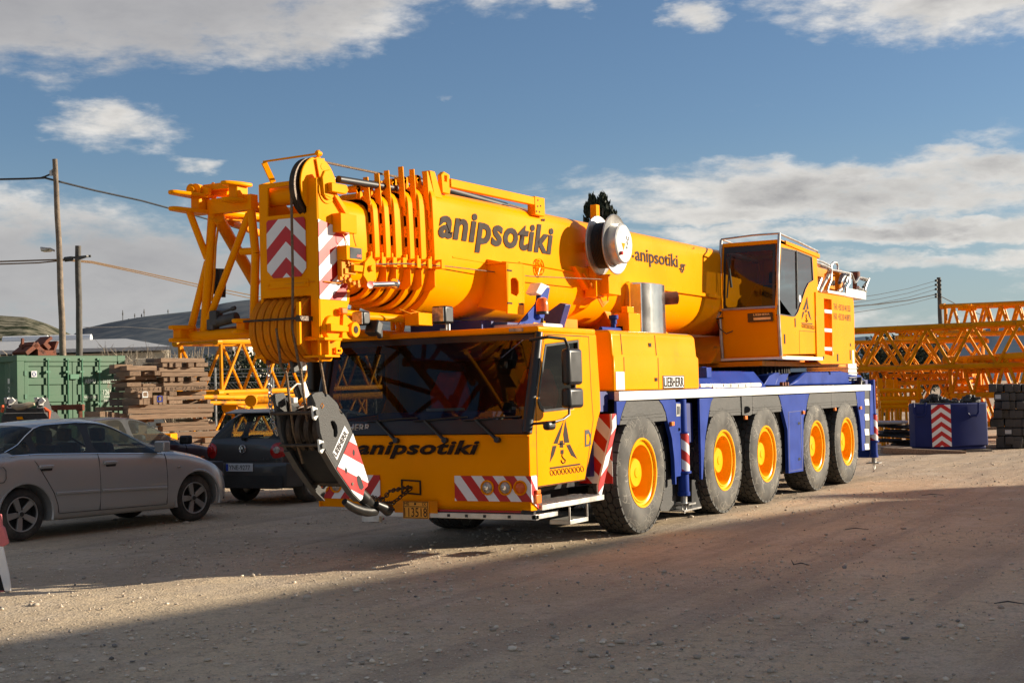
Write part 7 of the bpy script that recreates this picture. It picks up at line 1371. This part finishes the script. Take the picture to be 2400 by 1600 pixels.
# upright bright frames between crane tail and counterweight
for i, (a0, a1, c0, c1, d_) in enumerate(((395, 460, 1070, 1340, 38), (505, 600, 1080, 1340, 38.5), (612, 665, 1080, 1330, 39))):
    b = MB(); p, q = PD(*kr(a0, c1), d_), PD(*kr(a1, c1), d_); z1 = PD(*kr(a0, c0), d_).z; b.prism([p, q, V((q.x, q.y, z1)), V((p.x, p.y, z1))], FH*.12); b.prism([V((p.x, p.y, 0)), V((p.x, p.y, 0))+RH*.08, V((p.x, p.y, 0))+RH*.08+V((0, 0, p.z)), p], FH*.1)
    o = b.build('steel_plate', 'yellow', bevel=.006); tag(o, 'bright yellow upright steel plate beside the crane tail, %s from the left' % sh_lab[i], 'steel plate', 'upright plates by the crane tail')
def frame(a0, a1, cs, d_, label, legs=6):
    r_ = root('steel_rack', V((PD(*kr(a0, 1400), d_).x, PD(*kr(a0, 1400), d_).y, 0)), label, 'steel rack'); b = MB()
    for c_ in cs: b.cyl(PD(*kr(a0, c_), d_), PD(*kr(a1, c_-6), d_), .06, n=10)
    b.build('rail', 'yellow', r_); b = MB()
    for k in range(legs): a_ = a0+(a1-a0)*(k+.5)/legs; q = PD(*kr(a_, cs[0]), d_); b.beam(q, V((q.x, q.y, 0))+RH*random.uniform(-.12, .12), .05, .05)
    b.build('leg', 'yellow_old', r_)
frame(400, 990, (1235, 1340, 1470), 37.4, 'yellow steel rack with horizontal rails between crane tail and counterweight', 9)
frame(420, 790, (1395, 1450), 36.6, 'lower yellow rack close to the left side of the blue counterweight', 6)
b = MB(); p0 = PD(*kr(900, 1090), 37); 
for dx_ in (-25, 0, 55, 85): b.beam(PD(*kr(925+dx_*.2, 1090), 37), V((PD(*kr(925+dx_, 1500), 37).x, PD(*kr(925+dx_, 1500), 37).y, .2)), .03, .03)
tag(b.build('tripod', 'yellow'), 'thin yellow steel tripod rods beside the rack', 'tripod')
# blue counterweight
DCW = 32.2; KX = (1990, 860, 5.737)
def kx(a, c, d=DCW): return PD(KX[0]+a/KX[2], KX[1]+c/KX[2], d)
cwz = kx(1200, 495).z; zb_ = .05; CW = root('counterweight', (kx(1100, 1100).x, kx(1100, 1100).y, 0), 'blue crane counterweight block with red and white chevrons, on timbers', 'counterweight')
pl = [(kx(800, 500, DCW+.35)), kx(880, 500, DCW+.05), kx(1100, 500, DCW-.02), kx(1360, 500, DCW-.02), kx(1850, 500, DCW+.35), kx(1850, 500, DCW+1.7), kx(1250, 500, DCW+2.2), kx(800, 500, DCW+1.7)]
b = MB(); b.prism([V((p.x, p.y, zb_+.08)) for p in pl], (0, 0, cwz-zb_-.08)); cc_ = sum(pl, V((0, 0, 0)))/len(pl); b.prism([V((p.x+(cc_.x-p.x)*.06, p.y+(cc_.y-p.y)*.06, zb_)) for p in pl], (0, 0, .08)); CWB = b.build('block', 'ballast_blue', CW, bevel=.025, seg=3)
f0, f1 = V((pl[2].x, pl[2].y, 0)), V((pl[3].x, pl[3].y, 0)); Lw = (f1-f0).length
stripes('chevron_panel', CW, V((f0.x, f0.y, zb_+.09))-FH*.003, (f1-f0), (0, 0, 1), [(.0, 0), (Lw, 0), (Lw, cwz-zb_-.11), (0, cwz-zb_-.11)], (.58, .81), .088, .03, chev=Lw/2, th=.006)
for a_ in (945, 1660):
    b = MB(); q = kx(a_, 560, DCW+(.02 if a_ < 1000 else .20)); o_ = [q+RH*x_+V((0, 0, z_)) for x_, z_ in ((-.14, .14), (-.13, -.08), (-.08, -.16), (.08, -.16), (.13, -.08), (.14, .14))]; b.tube([p-FH*.02 for p in o_], .028, 8); b.build('lifting_eye', 'ballast_blue', CW)
b = MB(); b.prism([V((p.x+(cc_.x-p.x)*.12, p.y+(cc_.y-p.y)*.12, cwz+.002)) for p in pl], (0, 0, .012)); b.build('top_plate', 'concrete', CW)
b = MB(); b.beam(kx(440, 1120, DCW-.4), kx(1550, 1165, DCW-.5), .3, .14); o = b.build('timber_beam', 'wood', None, bevel=.008); tag(o, 'long brown timber under the front of the blue counterweight', 'timber beam')
b = MB(); b.beam(kx(1540, 1150, DCW+.3), kx(1900, 1150, DCW+.3), .3, .16); o = b.build('timber_beam', 'woodgrey', None, bevel=.008); tag(o, 'short dark timber under the right end of the counterweight', 'timber beam')
def heap(name, cx_, cz_, w_, h_, n, m, label, cat, d=DCW+.9, s=.1):
    b = MB()
    for k in range(n): x_ = random.uniform(-1, 1); q = kx(cx_+x_*w_, 0, d); b.obox(V((q.x, q.y, cz_+h_*(1-abs(x_))*random.random()))+FH*random.uniform(-.2, .2), (s*random.uniform(.5, 1.8), s*random.uniform(.4, 1.2), s*random.uniform(.3, .7)), Matrix.Rotation(random.uniform(0, 3), 3, random.choice('XYZ')))
    tag(b.build(name, m, bevel=.006), label, cat)
heap('chain_pile', 1130, cwz+.03, 150, .16, 50, 'darkmetal', 'dark pile of chain on the rear of the blue counterweight, left', 'chain pile', s=.14)
heap('chain_pile', 1390, cwz+.02, 80, .08, 26, 'darkmetal', 'small flat dark pile of chain in the middle of the counterweight', 'chain pile', DCW+.5)
heap('chain_pile', 1620, cwz+.03, 110, .16, 44, 'darkmetal', 'dark pile of chain on the right of the blue counterweight', 'chain pile', DCW+.6, .12)
for i in range(12):
    b = MB(); q = kx(500+random.uniform(0, 290), 960, 34.3+random.uniform(-.4, .4)); b.obox((0, 0, 0), (random.uniform(.5, 1.1), random.uniform(.12, .3), .05)); o = b.build('plank', 'galv' if i == 11 else 'tarp', None, bevel=.004); o.location = (q.x, q.y, .10+.052*i); o.rotation_euler = (random.uniform(-.12, .12), random.uniform(-.12, .12), random.uniform(-.6, .6)-.9)
    tag(o, ('pale plank on top of' if i == 11 else 'dark scrap plank in')+' the heap left of the counterweight, %s from the ground' % sh_lab[i], 'plank', 'planks heaped beside the counterweight')
# dark sleepers
k = 0
for r_i, (c0, c1) in enumerate(((225, 340), (342, 455), (457, 570), (572, 690), (692, 812), (815, 925), (928, 1042), (1045, 1160))):
    cols = [(1880, 1980), (1983, 2085), (2088, 2195), (2198, 2320), (2323, 2440)] if r_i in (0,) else [(1945+8*(r_i % 3), 2055), (2058, 2160), (2163, 2245), (2248, 2350), (2353, 2450)] if r_i < 4 else [(1915 if r_i == 4 else 1985, 2090), (2093, 2205), (2208, 2330), (2333, 2450)]
    for ci, (a0, a1) in enumerate(cols):
        dd = 33.4+random.uniform(-.12, .12); p, q = kx(a0, c1, dd), kx(a1, c0, dd); wd_ = (V((q.x, q.y, 0))-V((p.x, p.y, 0))).length; h_ = q.z-p.z
        b = MB(); b.obox((0, 0, 0), (2.2, wd_*.98, h_*.97)); o = b.build('sleeper', 'concrete', None, bevel=.012, seg=1); m_ = p.lerp(q, .5); vr_ = V((m_.x-CAM.x, m_.y-CAM.y, 0)).normalized(); o.location = V((m_.x, m_.y, max(m_.z, h_/2)))+vr_*1.1; o.rotation_euler = (0, 0, math.atan2(vr_.y, vr_.x)+random.uniform(-.03, .01))
        tag(o, 'dark sleeper, %s row of the stack at the right edge, %s from left' % (ORDN[r_i], sh_lab[ci]), 'sleeper', 'dark sleepers stacked at the right edge')
        if (r_i, ci) in ((1, 0), (5, 1)): b = MB(); b.obox((-1.102, 0, 0), (.006, wd_*.7, h_*.5)); b.build('label_patch', 'plate_white', o)
for i, (c_, a1_) in enumerate(((828, 1975), (945, 1985))): b = MB(); b.beam(kx(1845, c_, 33), kx(a1_, c_-5, 33), .1, .06); tag(b.build('plank', 'wood'), 'pale plank end sticking out left of the dark sleepers, '+('upper', 'lower')[i], 'plank')
# ================================================================== SMALL THINGS ON THE GROUND
q = P(4, 1386, 'z', 0); BR = root('barrier_board', q, 'red and white board standing at the left edge of the yard', 'board'); dq = (q-CAM).dot(CF)
def bq(px, py): return PD(px, py, dq)
b = MB(); b.prism([bq(-60, 1195), bq(0, 1205), bq(3, 1232), bq(8, 1236), bq(18, 1272), bq(14, 1276), bq(6, 1280), bq(-60, 1275)], FH*.05); b.build('red_top', 'pink', BR, bevel=.006)
b = MB(); b.prism([bq(-60, 1275), bq(6, 1280), bq(12, 1310), bq(20, 1345), bq(25, 1384), bq(10, 1384), bq(0, 1345), bq(-60, 1345)], FH*.03); b.build('white_panel', 'whiter', BR, bevel=.004)
b = MB(); b.prism([bq(-60, 1340), bq(0, 1346), bq(9, 1384), bq(-60, 1384)], FH*.03); b.build('dark_base', 'dark', BR)
b = MB(); b.prism([bq(-60, 1383), bq(8, 1383), bq(9, 1389), bq(0, 1392), bq(-60, 1392)], FH*.06); b.build('foot', 'pink', BR)
q = P(880, 1222, 'z', 0); b = MB(); b.lathe([(.0, -.09), (.032, -.088), (.034, -.03), (.026, -.01), (.034, .02), (.033, .06), (.014, .085), (.014, .10), (0, .10)], q+V((0, 0, .034)), RH+FH*.4, 14); BT = tag(b.build('plastic_bottle', 'plate_white'), 'crushed clear plastic bottle on the dirt in front of the crane', 'bottle')
b = MB(); b.cyl(q+V((0, 0, .034))+(RH+FH*.4).normalized()*.10, q+V((0, 0, .034))+(RH+FH*.4).normalized()*.115, .015, n=10); b.build('cap', 'redlens', BT)
for i, (x_, y_, L_) in enumerate(((1860, 1322, .13), (1980, 1240, .25), (2330, 1413, .2), (2160, 1160, .3), (1180, 1245, .2))):
    q = P(x_, y_, 'z', .01); b = MB(); b.tube([q, q+RH*L_*.5+V((0, 0, .012)), q+RH*L_-FH*.06], [.004, .006, .003], 5); 
    if i == 0: b.tube([q, q+V((0, 0, .03))+FH*.1], [.007, .003], 4)
    tag(b.build('stick', 'darkmetal'), 'dry dark twig lying on the shaded dirt, '+('forked, in the foreground right of centre', 'straight, upper one towards the right', 'straight, near the right edge', 'thin, near the shade edge behind the crane', 'short, before the front of the crane')[i], 'twig', 'twigs on the dirt')
# ================================================================== CARS  (local frame: x forward from rear axle, y left, z up)
def interp(tb, x):
    if x <= tb[0][0]: return tb[0][1]
    for (a, u), (b_, v) in zip(tb, tb[1:]):
        if x <= b_: t = (x-a)/(b_-a); return u+(v-u)*t
    return tb[-1][1]
def car(spec, rootobj, paint, wheelbase, wr, track):
    T = spec; xs = T['xs']; rings = []
    for x in xs:
        hw, zb, zs, zt, wr_, zr = [interp(T[k], x) for k in ('hw', 'zb', 'zs', 'zt', 'wr', 'zr')]
        zm = zb+(zs-zb)*.52
        side = [(hw*.90, zb), (hw*.975, zb+.07), (hw, zm-.08), (hw*.998, zm+.06), (hw*.965, zs-.05), (hw*.925, zs), (wr_, zr), (wr_*.80, zr+(zt-zr)*.62), (wr_*.42, zr+(zt-zr)*.93), (0, zt)]
        rings.append([V((x, y, z)) for y, z in side]+[V((x, -y, z)) for y, z in side[:-1][::-1]])
    bm = bmesh.new(); vs = [[bm.verts.new(p) for p in r] for r in rings]; n = len(rings[0]); F = {}; rk = {v: k for r in vs for k, v in enumerate(r)}
    for i in range(len(vs)-1):
        for k in range(n): F[i, k] = bm.faces.new((vs[i][k], vs[i][(k+1) % n], vs[i+1][(k+1) % n], vs[i+1][k]))
    bm.faces.new(vs[0][::-1]); bm.faces.new(vs[-1])
    bmesh.ops.recalc_face_normals(bm, faces=bm.faces)
    def ix(a, b_): return [i for i in range(len(xs)-1) if xs[i] >= a-1e-6 and xs[i+1] <= b_+1e-6]
    wins = [[F[i, 5] for i in ix(*w_)] for w_ in T['side']]+[[F[i, n-2-5] for i in ix(*w_)] for w_ in T['side']]
    wins += [[F[i, k] for i in ix(*w_) for k in range(6, n-1-6)] for w_ in T['topw']]
    gl = []
    for f_ in wins:
        r = bmesh.ops.inset_region(bm, faces=f_, thickness=.013, depth=0., use_even_offset=True)
        for q in r['faces']: q.material_index = 1
        gl += f_
    for f in gl: f.material_index = 2
    for (a_, b_) in [(T['side'][i][1], T['side'][i+1][0]) for i in range(len(T['side'])-1)]:
        for i in ix(a_, b_):
            if b_-a_ < .1:
                for k in (5, n-2-5): F[i, k].material_index = 1
    me = bpy.data.meshes.new('t'); bm.to_mesh(me)
    cl_ = bm.edges.layers.float.new('crease_edge')
    for e in bm.edges:
        if len({f.material_index for f in e.link_faces}) > 1: e[cl_] = .85; continue
        ks = [rk.get(v) for v in e.verts]
        if None not in ks and ks[0] == ks[1]: e[cl_] = {5: .75, n-1-5: .75, 6: .45, n-1-6: .45, 0: .6, n-1: .6}.get(ks[0], 0)
    b = MB(); b.bm.free(); b.bm = bm; body = b.build('body', [paint, 'black', 'carglass'], rootobj, smooth=50, fix=False)
    sb = body.modifiers.new('s', 'SUBSURF'); sb.levels = sb.render_levels = 2
    # wheel arches
    cb = MB()
    for x in (0, wheelbase):
        for s in (-1, 1): cb.cyl((x, s*.55, wr), (x, s*1.2, wr), wr+.055, n=40)
    cut = cb.build('cut', 'dark'); cut.parent = rootobj; bpy.context.view_layer.update()
    bo = body.modifiers.new('b', 'BOOLEAN'); bo.object = cut; bo.operation = 'DIFFERENCE'; bo.solver = 'EXACT'
    bpy.context.view_layer.update(); nm = bpy.data.meshes.new_from_object(body.evaluated_get(bpy.context.evaluated_depsgraph_get())); body.modifiers.clear()
    g1, g2 = bmesh.new(), bmesh.new(); g1.from_mesh(nm); g2.from_mesh(nm); bmesh.ops.delete(g1, geom=[f for f in g1.faces if f.material_index == 2], context='FACES'); bmesh.ops.delete(g2, geom=[f for f in g2.faces if f.material_index != 2], context='FACES')
    for f in g2.faces: f.material_index = 0
    b = MB(); b.bm.free(); b.bm = g2; b.build('window_glass', 'carglass', rootobj, smooth=60, fix=False)
    g1.to_mesh(nm); g1.free(); body.data = nm; mid_ = [p_.material_index for p_ in nm.polygons]; nm.materials.clear(); [nm.materials.append(MT[q]) for q in (paint, 'black')]
    for p_, q_ in zip(nm.polygons, mid_): p_.material_index = 1 if q_ in (1, 3) else 0
    nm.shade_smooth(); nm.set_sharp_from_angle(angle=R(35)); bpy.data.objects.remove(cut)
    # arch lips
    for x in (0, wheelbase):
        for s in (-1, 1):
            b = MB(); yy_ = interp(T['hw'], x)*.985; b.tube([V((x+(wr+.062)*math.cos(a), s*(yy_-.012), wr+(wr+.062)*math.sin(a))) for a in [math.pi*(-.08+1.16*k/20) for k in range(21)]], .020, 6); b.build('arch_lip', paint, body, smooth=60)
    # interior and underside
    b = MB(); x0_, x1_ = xs[0]+.15, xs[-1]-.15; w_ = interp(T['hw'], 1)*.60; b.box((x0_, -w_, .24), (x1_, w_, interp(T['zs'], 1)-.22)); b.box((.55, -w_-.2, .2), (wheelbase-.5, w_+.2, .5)); b.build('floor_pan', 'interior', rootobj, bevel=.02)
    for x in (.75, 1.55):
        for s in (-1, 1):
            b = MB(); b.box((x, s*.36-.24, .5), (x+.5, s*.36+.24, .66)); b.prism([(x-.02, s*.36-.23, .6), (x+.10, s*.36-.23, .6), (x-.05, s*.36-.2, 1.12), (x-.15, s*.36-.2, 1.12)], (0, .42, 0)); b.box((x-.20, s*.36-.12, 1.14), (x-.10, s*.36+.12, 1.31)); b.build('seat', 'seat', rootobj, bevel=.035, seg=3)
    b = MB(); b.box((2.05, -.68, .6), (2.4, .68, .92)); b.tube([V((2.0+.0*k, .36+.18*math.cos(t_), .90+.17*math.sin(t_))) for t_ in [2*math.pi*k/20 for k in range(20)]], .014, 6, closed=True); b.build('dashboard', 'interior', rootobj, bevel=.02)
    # wheels
    for x in (0, wheelbase):
        for s in (-1, 1):
            wl = bpy.data.objects.new('wheel', None); C.objects.link(wl); wl.parent = rootobj; wl.location = (x, s*track/2, wr); wl.rotation_euler = (0, .5+x, 0 if s < 0 else math.pi)
            b = MB(); b.lathe([(wr*.66, .02), (wr*.70, .0), (wr*.86, -.004), (wr*.97, .02), (wr, .045), (wr, .17), (wr*.97, .195), (wr*.8, .21), (wr*.66, .2)], (0, 0, 0), (0, 1, 0), 48); b.build('tyre', 'tyre', wl, smooth=40)
            b = MB(); R_ = wr*.68; b.lathe([(R_, .02), (R_, .004), (R_*.95, .004), (R_*.92, .03), (R_*.90, .12), (R_*.3, .13), (0, .13)], (0, 0, 0), (0, 1, 0), 40); b.build('rim_barrel', 'tyre' if T['spoke'] else 'alloy', wl)
            b = MB(); b.lathe([(R_*1.0, .012), (R_*.99, .0), (R_*.93, .0), (R_*.91, .02)], (0, 0, 0), (0, 1, 0), 40)
            for k in range(T['spoke'] or 7):
                a = 2*math.pi*k/(T['spoke'] or 7); e1 = V((math.cos(a), 0, math.sin(a))); e2 = V((-math.sin(a), 0, math.cos(a)))
                b.prism([e1*R_*.12+e2*R_*.14+V((0, .035, 0)), e1*R_*.95+e2*R_*.19+V((0, .012, 0)), e1*R_*.95-e2*R_*.19+V((0, .012, 0)), e1*R_*.12-e2*R_*.14+V((0, .035, 0))], (0, .03, 0))
            b.cyl((0, .045, 0), (0, .02, 0), R_*.17, n=16); b.build('rim', 'alloy', wl, bevel=.004)
            b = MB(); b.cyl((0, .02, 0), (0, .012, 0), R_*.13, n=16)
            for k in range(5): a = 2*math.pi*(k+.5)/5; b.cyl((R_*.27*math.cos(a), .06, R_*.27*math.sin(a)), (R_*.27*math.cos(a), .028, R_*.27*math.sin(a)), R_*.055, n=8)
            b.build('hub_cap', 'tyre', wl)
    return body
def sidepath(T, x, s, k0=.0, n=9):
    "points down the body side at station x (for shut lines)"
    hw, zb, zs = [interp(T[k], x) for k in ('hw', 'zb', 'zs')]; zm = zb+(zs-zb)*.52
    return [V((x, s*(w_+.0015), z)) for w_, z in ((hw*.925, zs), (hw*.962, zs-.06), (hw*.992, zm+.06), (hw*.995, zm-.06), (hw*.97, zb+.08))]
SED = dict(spoke=5, xs=[-.98, -.95, -.88, -.75, -.55, -.40, -.25, -.14, -.06, .02, .14, .19, .26, .38, .60, .80, .95, 1.01, 1.15, 1.28, 1.42, 1.56, 1.68, 1.77, 1.88, 2.0, 2.12, 2.25, 2.40, 2.55, 2.75, 2.95, 3.12, 3.25, 3.36, 3.45, 3.52, 3.55],
 hw=[(-.98, .60), (-.95, .70), (-.88, .80), (-.6, .855), (0, .875), (1.3, .885), (2.6, .875), (2.95, .83), (3.12, .765), (3.25, .68), (3.36, .58), (3.45, .48), (3.55, .30)],
 zb=[(-.98, .45), (-.9, .33), (-.6, .25), (0, .21), (2.6, .20), (3.2, .20), (3.4, .23), (3.55, .32)],
 zs=[(-.98, .86), (-.9, .93), (-.5, 1.0), (0, 1.035), (1, .995), (2.05, .945), (2.5, .90), (2.9, .81), (3.15, .71), (3.3, .60), (3.45, .52), (3.55, .46)],
 zt=[(-.98, .90), (-.95, 1.0), (-.88, 1.04), (-.50, 1.07), (-.30, 1.12), (-.06, 1.24), (.19, 1.36), (.38, 1.415), (.70, 1.445), (1.05, 1.45), (1.28, 1.43), (1.42, 1.40), (1.77, 1.27), (2.12, 1.12), (2.40, 1.0), (2.75, .945), (3.0, .88), (3.2, .80), (3.36, .68), (3.5, .56), (3.55, .52)],
 wr=[(-.98, .50), (-.88, .68), (-.3, .71), (.19, .63), (.6, .60), (1.28, .60), (1.56, .63), (2.0, .69), (2.40, .72), (2.9, .68), (3.2, .56), (3.4, .42), (3.55, .22)],
 zr=[(-.98, .88), (-.9, .96), (-.5, 1.025), (-.25, 1.05), (-.14, 1.075), (.02, 1.15), (.14, 1.25), (.26, 1.335), (.38, 1.375), (.94, 1.395), (1.25, 1.37), (1.42, 1.315), (1.56, 1.25), (1.77, 1.14), (2.0, 1.02), (2.12, .975), (2.40, .945), (2.9, .845), (3.15, .745), (3.3, .64), (3.45, .55), (3.55, .49)],
 side=[(-.14, .14), (.19, .95), (1.01, 2.12)], topw=[(-.40, .26), (1.42, 2.40)])
SALOON = lroot('parked_car', P(0, 0, 'z', 0), 0, 'silver saloon car parked in the shade on the left', 'car', 'parked cars')
hdg = -.1368; SALOON.location = V((-2.779, 6.959, 0))+V((-math.sin(hdg), math.cos(hdg), 0))*.765; SALOON.rotation_euler = (0, 0, hdg)
ab = car(SED, SALOON, 'silver', 2.65, .317, 1.57)
b = MB()
for x in (1.06, 2.12): 
    for s in (-1, 1): b.tube(sidepath(SED, x, s), .0045, 4)
for s in (-1, 1):
    pth = [V((.08, s*.812, 1.03)), V((.16, s*.85, .92)), V((.28, s*.872, .72)), V((.38, s*.878, .55)), V((.44, s*.866, .40)), V((.46, s*.852, .30))]; b.tube(pth, .0045, 4); b.tube([V((.46, s*.853, .29)), V((2.12, s*.855, .275))], .004, 4)
b.build('door_gap', 'black', ab)
for s in (-1, 1):
    b = MB(); b.beam((.41, s*.884, .54), (1.04, s*.892, .53), .02, .032); b.beam((1.08, s*.892, .53), (2.10, s*.888, .50), .02, .032); b.build('rub_strip', 'silver', ab, bevel=.006)
    for x in (.28, 1.22): b = MB(); b.obox((x, s*.872, .875), (.20, .035, .045)); b.build('door_handle', 'silver', ab, bevel=.014, seg=3); b = MB(); b.obox((x+.01, s*.866, .85), (.15, .02, .05)); b.build('handle_recess', 'black', ab, bevel=.01)
    b = MB(); b.obox((1.98, s*.95, 1.045), (.11, .20, .14)); b.obox((2.0, s*.83, .99), (.06, .10, .04)); b.build('mirror', 'silver', ab, bevel=.035, seg=4)
    b = MB(); b.obox((2.32, s*.872, .76), (.05, .02, .02)); b.build('indicator', 'lens', ab, bevel=.005)
    b = MB(); b.tube([V((x_, s*(interp(SED['hw'], x_)*.925+.004), interp(SED['zs'], x_)+.004)) for x_ in (-.18, .2, .6, 1.0, 1.4, 1.8, 2.1)], .006, 5)
    b.tube([V((x_, s*(interp(SED['wr'], x_)+.006), interp(SED['zr'], x_)+.004)) for x_ in (-.18, -.06, .02, .14, .26, .38, .6, .94, 1.25, 1.42, 1.56)], .006, 5); b.build('chrome_trim', 'chrome', ab)
    b = MB(); b.prism([(3.20, s*.69, .58), (3.34, s*.585, .56), (3.34, s*.56, .64), (3.16, s*.665, .70)], (0, s*-.12, 0)); b.build('headlight', 'lens', ab, bevel=.02)
b = MB()
for z in (.9,): b.tube([V((-.32+.0, .0, 1.07)), V((-.30, -.3, 1.06))], .006, 4)
b.tube([V((2.36, -.60, .99)), V((2.32, -.2, 1.05)), V((2.30, .1, 1.07))], .012, 5); b.tube([V((2.38, .1, 1.04)), V((2.30, .4, 1.05))], .012, 5); b.build('wiper', 'black', ab)
b = MB(); b.tube([V((-.40, -.855, .90)), V((-.30, -.86, .90)), V((-.27, -.866, .86)), V((-.27, -.868, .76)), V((-.30, -.868, .72)), V((-.40, -.866, .72)), V((-.43, -.862, .76)), V((-.43, -.858, .86))], .004, 4, closed=True); b.build('fuel_flap', 'black', ab)
# dark grey hatchback, tail towards the camera
HAT = dict(spoke=0, xs=[-.80, -.79, -.775, -.755, -.72, -.68, -.60, -.50, -.42, -.34, -.24, -.10, .12, .20, .40, .70, .92, 1.0, 1.2, 1.5, 1.8, 2.0, 2.2, 2.4, 2.6, 2.8, 3.0, 3.2, 3.35, 3.4],
 hw=[(-.80, .66), (-.775, .74), (-.72, .79), (-.5, .83), (0, .87), (1.3, .88), (2.6, .87), (3.0, .82), (3.3, .7), (3.4, .5)],
 zb=[(-.80, .38), (-.72, .30), (-.4, .24), (0, .20), (3, .2), (3.4, .3)],
 zs=[(-.80, .80), (-.775, .90), (-.72, .985), (-.4, .99), (0, .975), (1, .95), (2.3, .92), (3.0, .80), (3.4, .55)],
 zt=[(-.80, .84), (-.79, .92), (-.775, .99), (-.755, 1.03), (-.60, 1.20), (-.42, 1.38), (-.34, 1.44), (0, 1.475), (.8, 1.485), (1.4, 1.46), (1.8, 1.38), (2.4, 1.04), (3.0, .90), (3.4, .6)],
 wr=[(-.80, .56), (-.775, .66), (-.755, .70), (-.60, .66), (-.42, .60), (0, .60), (1.2, .60), (1.8, .61), (2.4, .70), (3.0, .6), (3.4, .35)],
 zr=[(-.80, .82), (-.79, .90), (-.775, .96), (-.755, 1.0), (-.60, 1.14), (-.42, 1.31), (-.24, 1.385), (.3, 1.41), (1.2, 1.39), (1.8, 1.29), (2.2, 1.08), (2.4, .99), (3.0, .83), (3.4, .56)],
 side=[(-.24, .12), (.20, .92), (1.0, 2.2)], topw=[(-.755, -.42), (1.8, 2.4)])
g0 = V((3.05, 7.76, 0)); HATCH = lroot('parked_car', g0, 0.0, 'dark grey hatchback parked with its tail to the camera, behind the hook block', 'car', 'parked cars')
gb_ = car(HAT, HATCH, 'carbon', 2.58, .317, 1.50)
b = MB(); b.loft([[V((x, y, z)) for x, y, z in ((-.80-.06*(1-(y/.85)**2)*f, y, z) for y in [-.84+1.68*k/14 for k in range(15)])] for z, f in ((.28, .3), (.34, 1.0), (.50, 1.1), (.60, 1.15), (.64, .9), (.66, .2))], cap=False, closed=False)
for s in (-1, 1): b.prism([(-.80, s*.84, .28), (-.42, s*.855, .28), (-.42, s*.865, .65), (-.80, s*.84, .65)], (0, -s*.02, 0))
b.build('bumper', 'carbon', HATCH, bevel=.01)
b = MB(); b.loft([[V((-.815-.05*(1-(y/.85)**2), y, z)) for y in [-.78+1.56*k/14 for k in range(15)]] for z in (.27, .46)], cap=False, closed=False); b.build('bumper_lower', 'fender', HATCH)
for s in (-1, 1):
    b = MB(); b.lathe([(.135, .07), (.13, -.0), (.10, -.022), (0, -.03)], (-.775, s*.665, .83), (1, s*-.30, 0), 28); o = b.build('tail_light', 'redlens', HATCH)
    b = MB(); b.lathe([(.055, -.02), (.05, -.034), (0, -.04)], (-.785, s*.655, .85), (1, s*-.30, 0), 20); b.build('tail_lamp', 'lens' if s < 0 else 'redlens', o)
b = MB(); b.obox((-.872, .02, .585), (.012, .53, .125)); NP = b.build('number_plate', 'plate_white', HATCH, bevel=.006)
b = MB(); b.obox((-.879, .262, .585), (.003, .045, .11)); b.build('plate_band', 'plate_blue', NP)
text('plate_text', 'YNE-9277', NP, (-.8785, .225, .548), (0, -1, 0), (0, 0, 1), .072, .42, th=.002)
b = MB(); cz = .865; xx = -.825; b.tube([V((xx, .062*math.cos(t_), cz+.062*math.sin(t_))) for t_ in [2*math.pi*k/24 for k in range(24)]], .006, 6, closed=True)
for pts in (((-.028, .05), (0, .0), (.028, .05)), ((-.05, .03), (-.026, -.045), (0, .0), (.026, -.045), (.05, .03))): b.tube([V((xx, y, cz+z)) for y, z in pts], .006, 5)
b.build('badge', 'chrome', HATCH)
text('badge', 'GOLF', HATCH, (-.815, .50, .70), (0, -1, 0), (0, 0, 1), .022, .12, m='chrome', th=.003); text('badge', '1.6 FSI', HATCH, (-.815, -.36, .70), (0, -1, 0), (0, 0, 1), .022, .16, m='chrome', th=.003)
b = MB(); b.tube([V((-.775, .0, 1.03)), V((-.76, -.15, 1.07)), V((-.74, -.35, 1.07))], .014, 6); b.cyl((-.77, 0, 1.03), (-.81, 0, 1.02), .03, n=10); b.build('rear_wiper', 'black', HATCH)
b = MB(); b.prism([(-.52, -.60, 1.405), (-.52, .60, 1.405), (-.25, .60, 1.46), (-.25, -.60, 1.46)], (0, 0, .02)); b.build('roof_spoiler', 'carbon', HATCH, bevel=.008)
b = MB(); b.tube([V((-.806, .72, .70)), V((-.86, .3, .685)), V((-.868, 0, .68)), V((-.86, -.3, .685)), V((-.806, -.72, .70))], .005, 4); b.tube([V((-.80, .70, .70)), V((-.795, .66, .98))], .004, 4); b.build('tailgate_gap', 'black', HATCH)
# maroon car, nose to the right behind the silver one
RED = dict(SED); RED['spoke'] = 0
RED['zt'] = [(x, z if z < 1.06 else z-.03) for x, z in SED['zt']]
qx = P(440, 1040, 'y', 10.9).x-2.12
MAR = lroot('parked_car', (.18, 9.80, 0), 0.0, 'maroon car parked between the silver saloon and the timber stacks', 'car', 'parked cars')
rb_ = car(RED, MAR, 'maroon', 2.58, .30, 1.5)
for s in (-1, 1):
    b = MB(); b.obox((1.98, s*.95, 1.02), (.12, .19, .14)); b.build('mirror', 'black', rb_, bevel=.03, seg=3)
    b = MB(); b.obox((2.45, s*.868, .72), (.06, .02, .03)); b.build('indicator', 'amber', rb_, bevel=.005)
b = MB()
for s in (-1, 1): b.tube(sidepath(SED, 2.12, s), .005, 4); b.tube(sidepath(SED, 1.06, s), .005, 4)
b.build('door_gap', 'black', rb_)
# yellow counterweight slab seen through its windows
b = MB(); q0, q1 = PD(322, 1050, 25.6), PD(396, 1016, 25.6); b.prism([V((q0.x, q0.y, 0)), V((q0.x, q0.y, 0))+RH*.62, V((q0.x, q0.y, 0))+RH*.62+FH*.5, V((q0.x, q0.y, 0))+FH*.5], (0, 0, q1.z)); tag(b.build('yellow_crate', 'yellow', bevel=.02), 'yellow steel crate seen through the windows of the maroon car', 'crate')
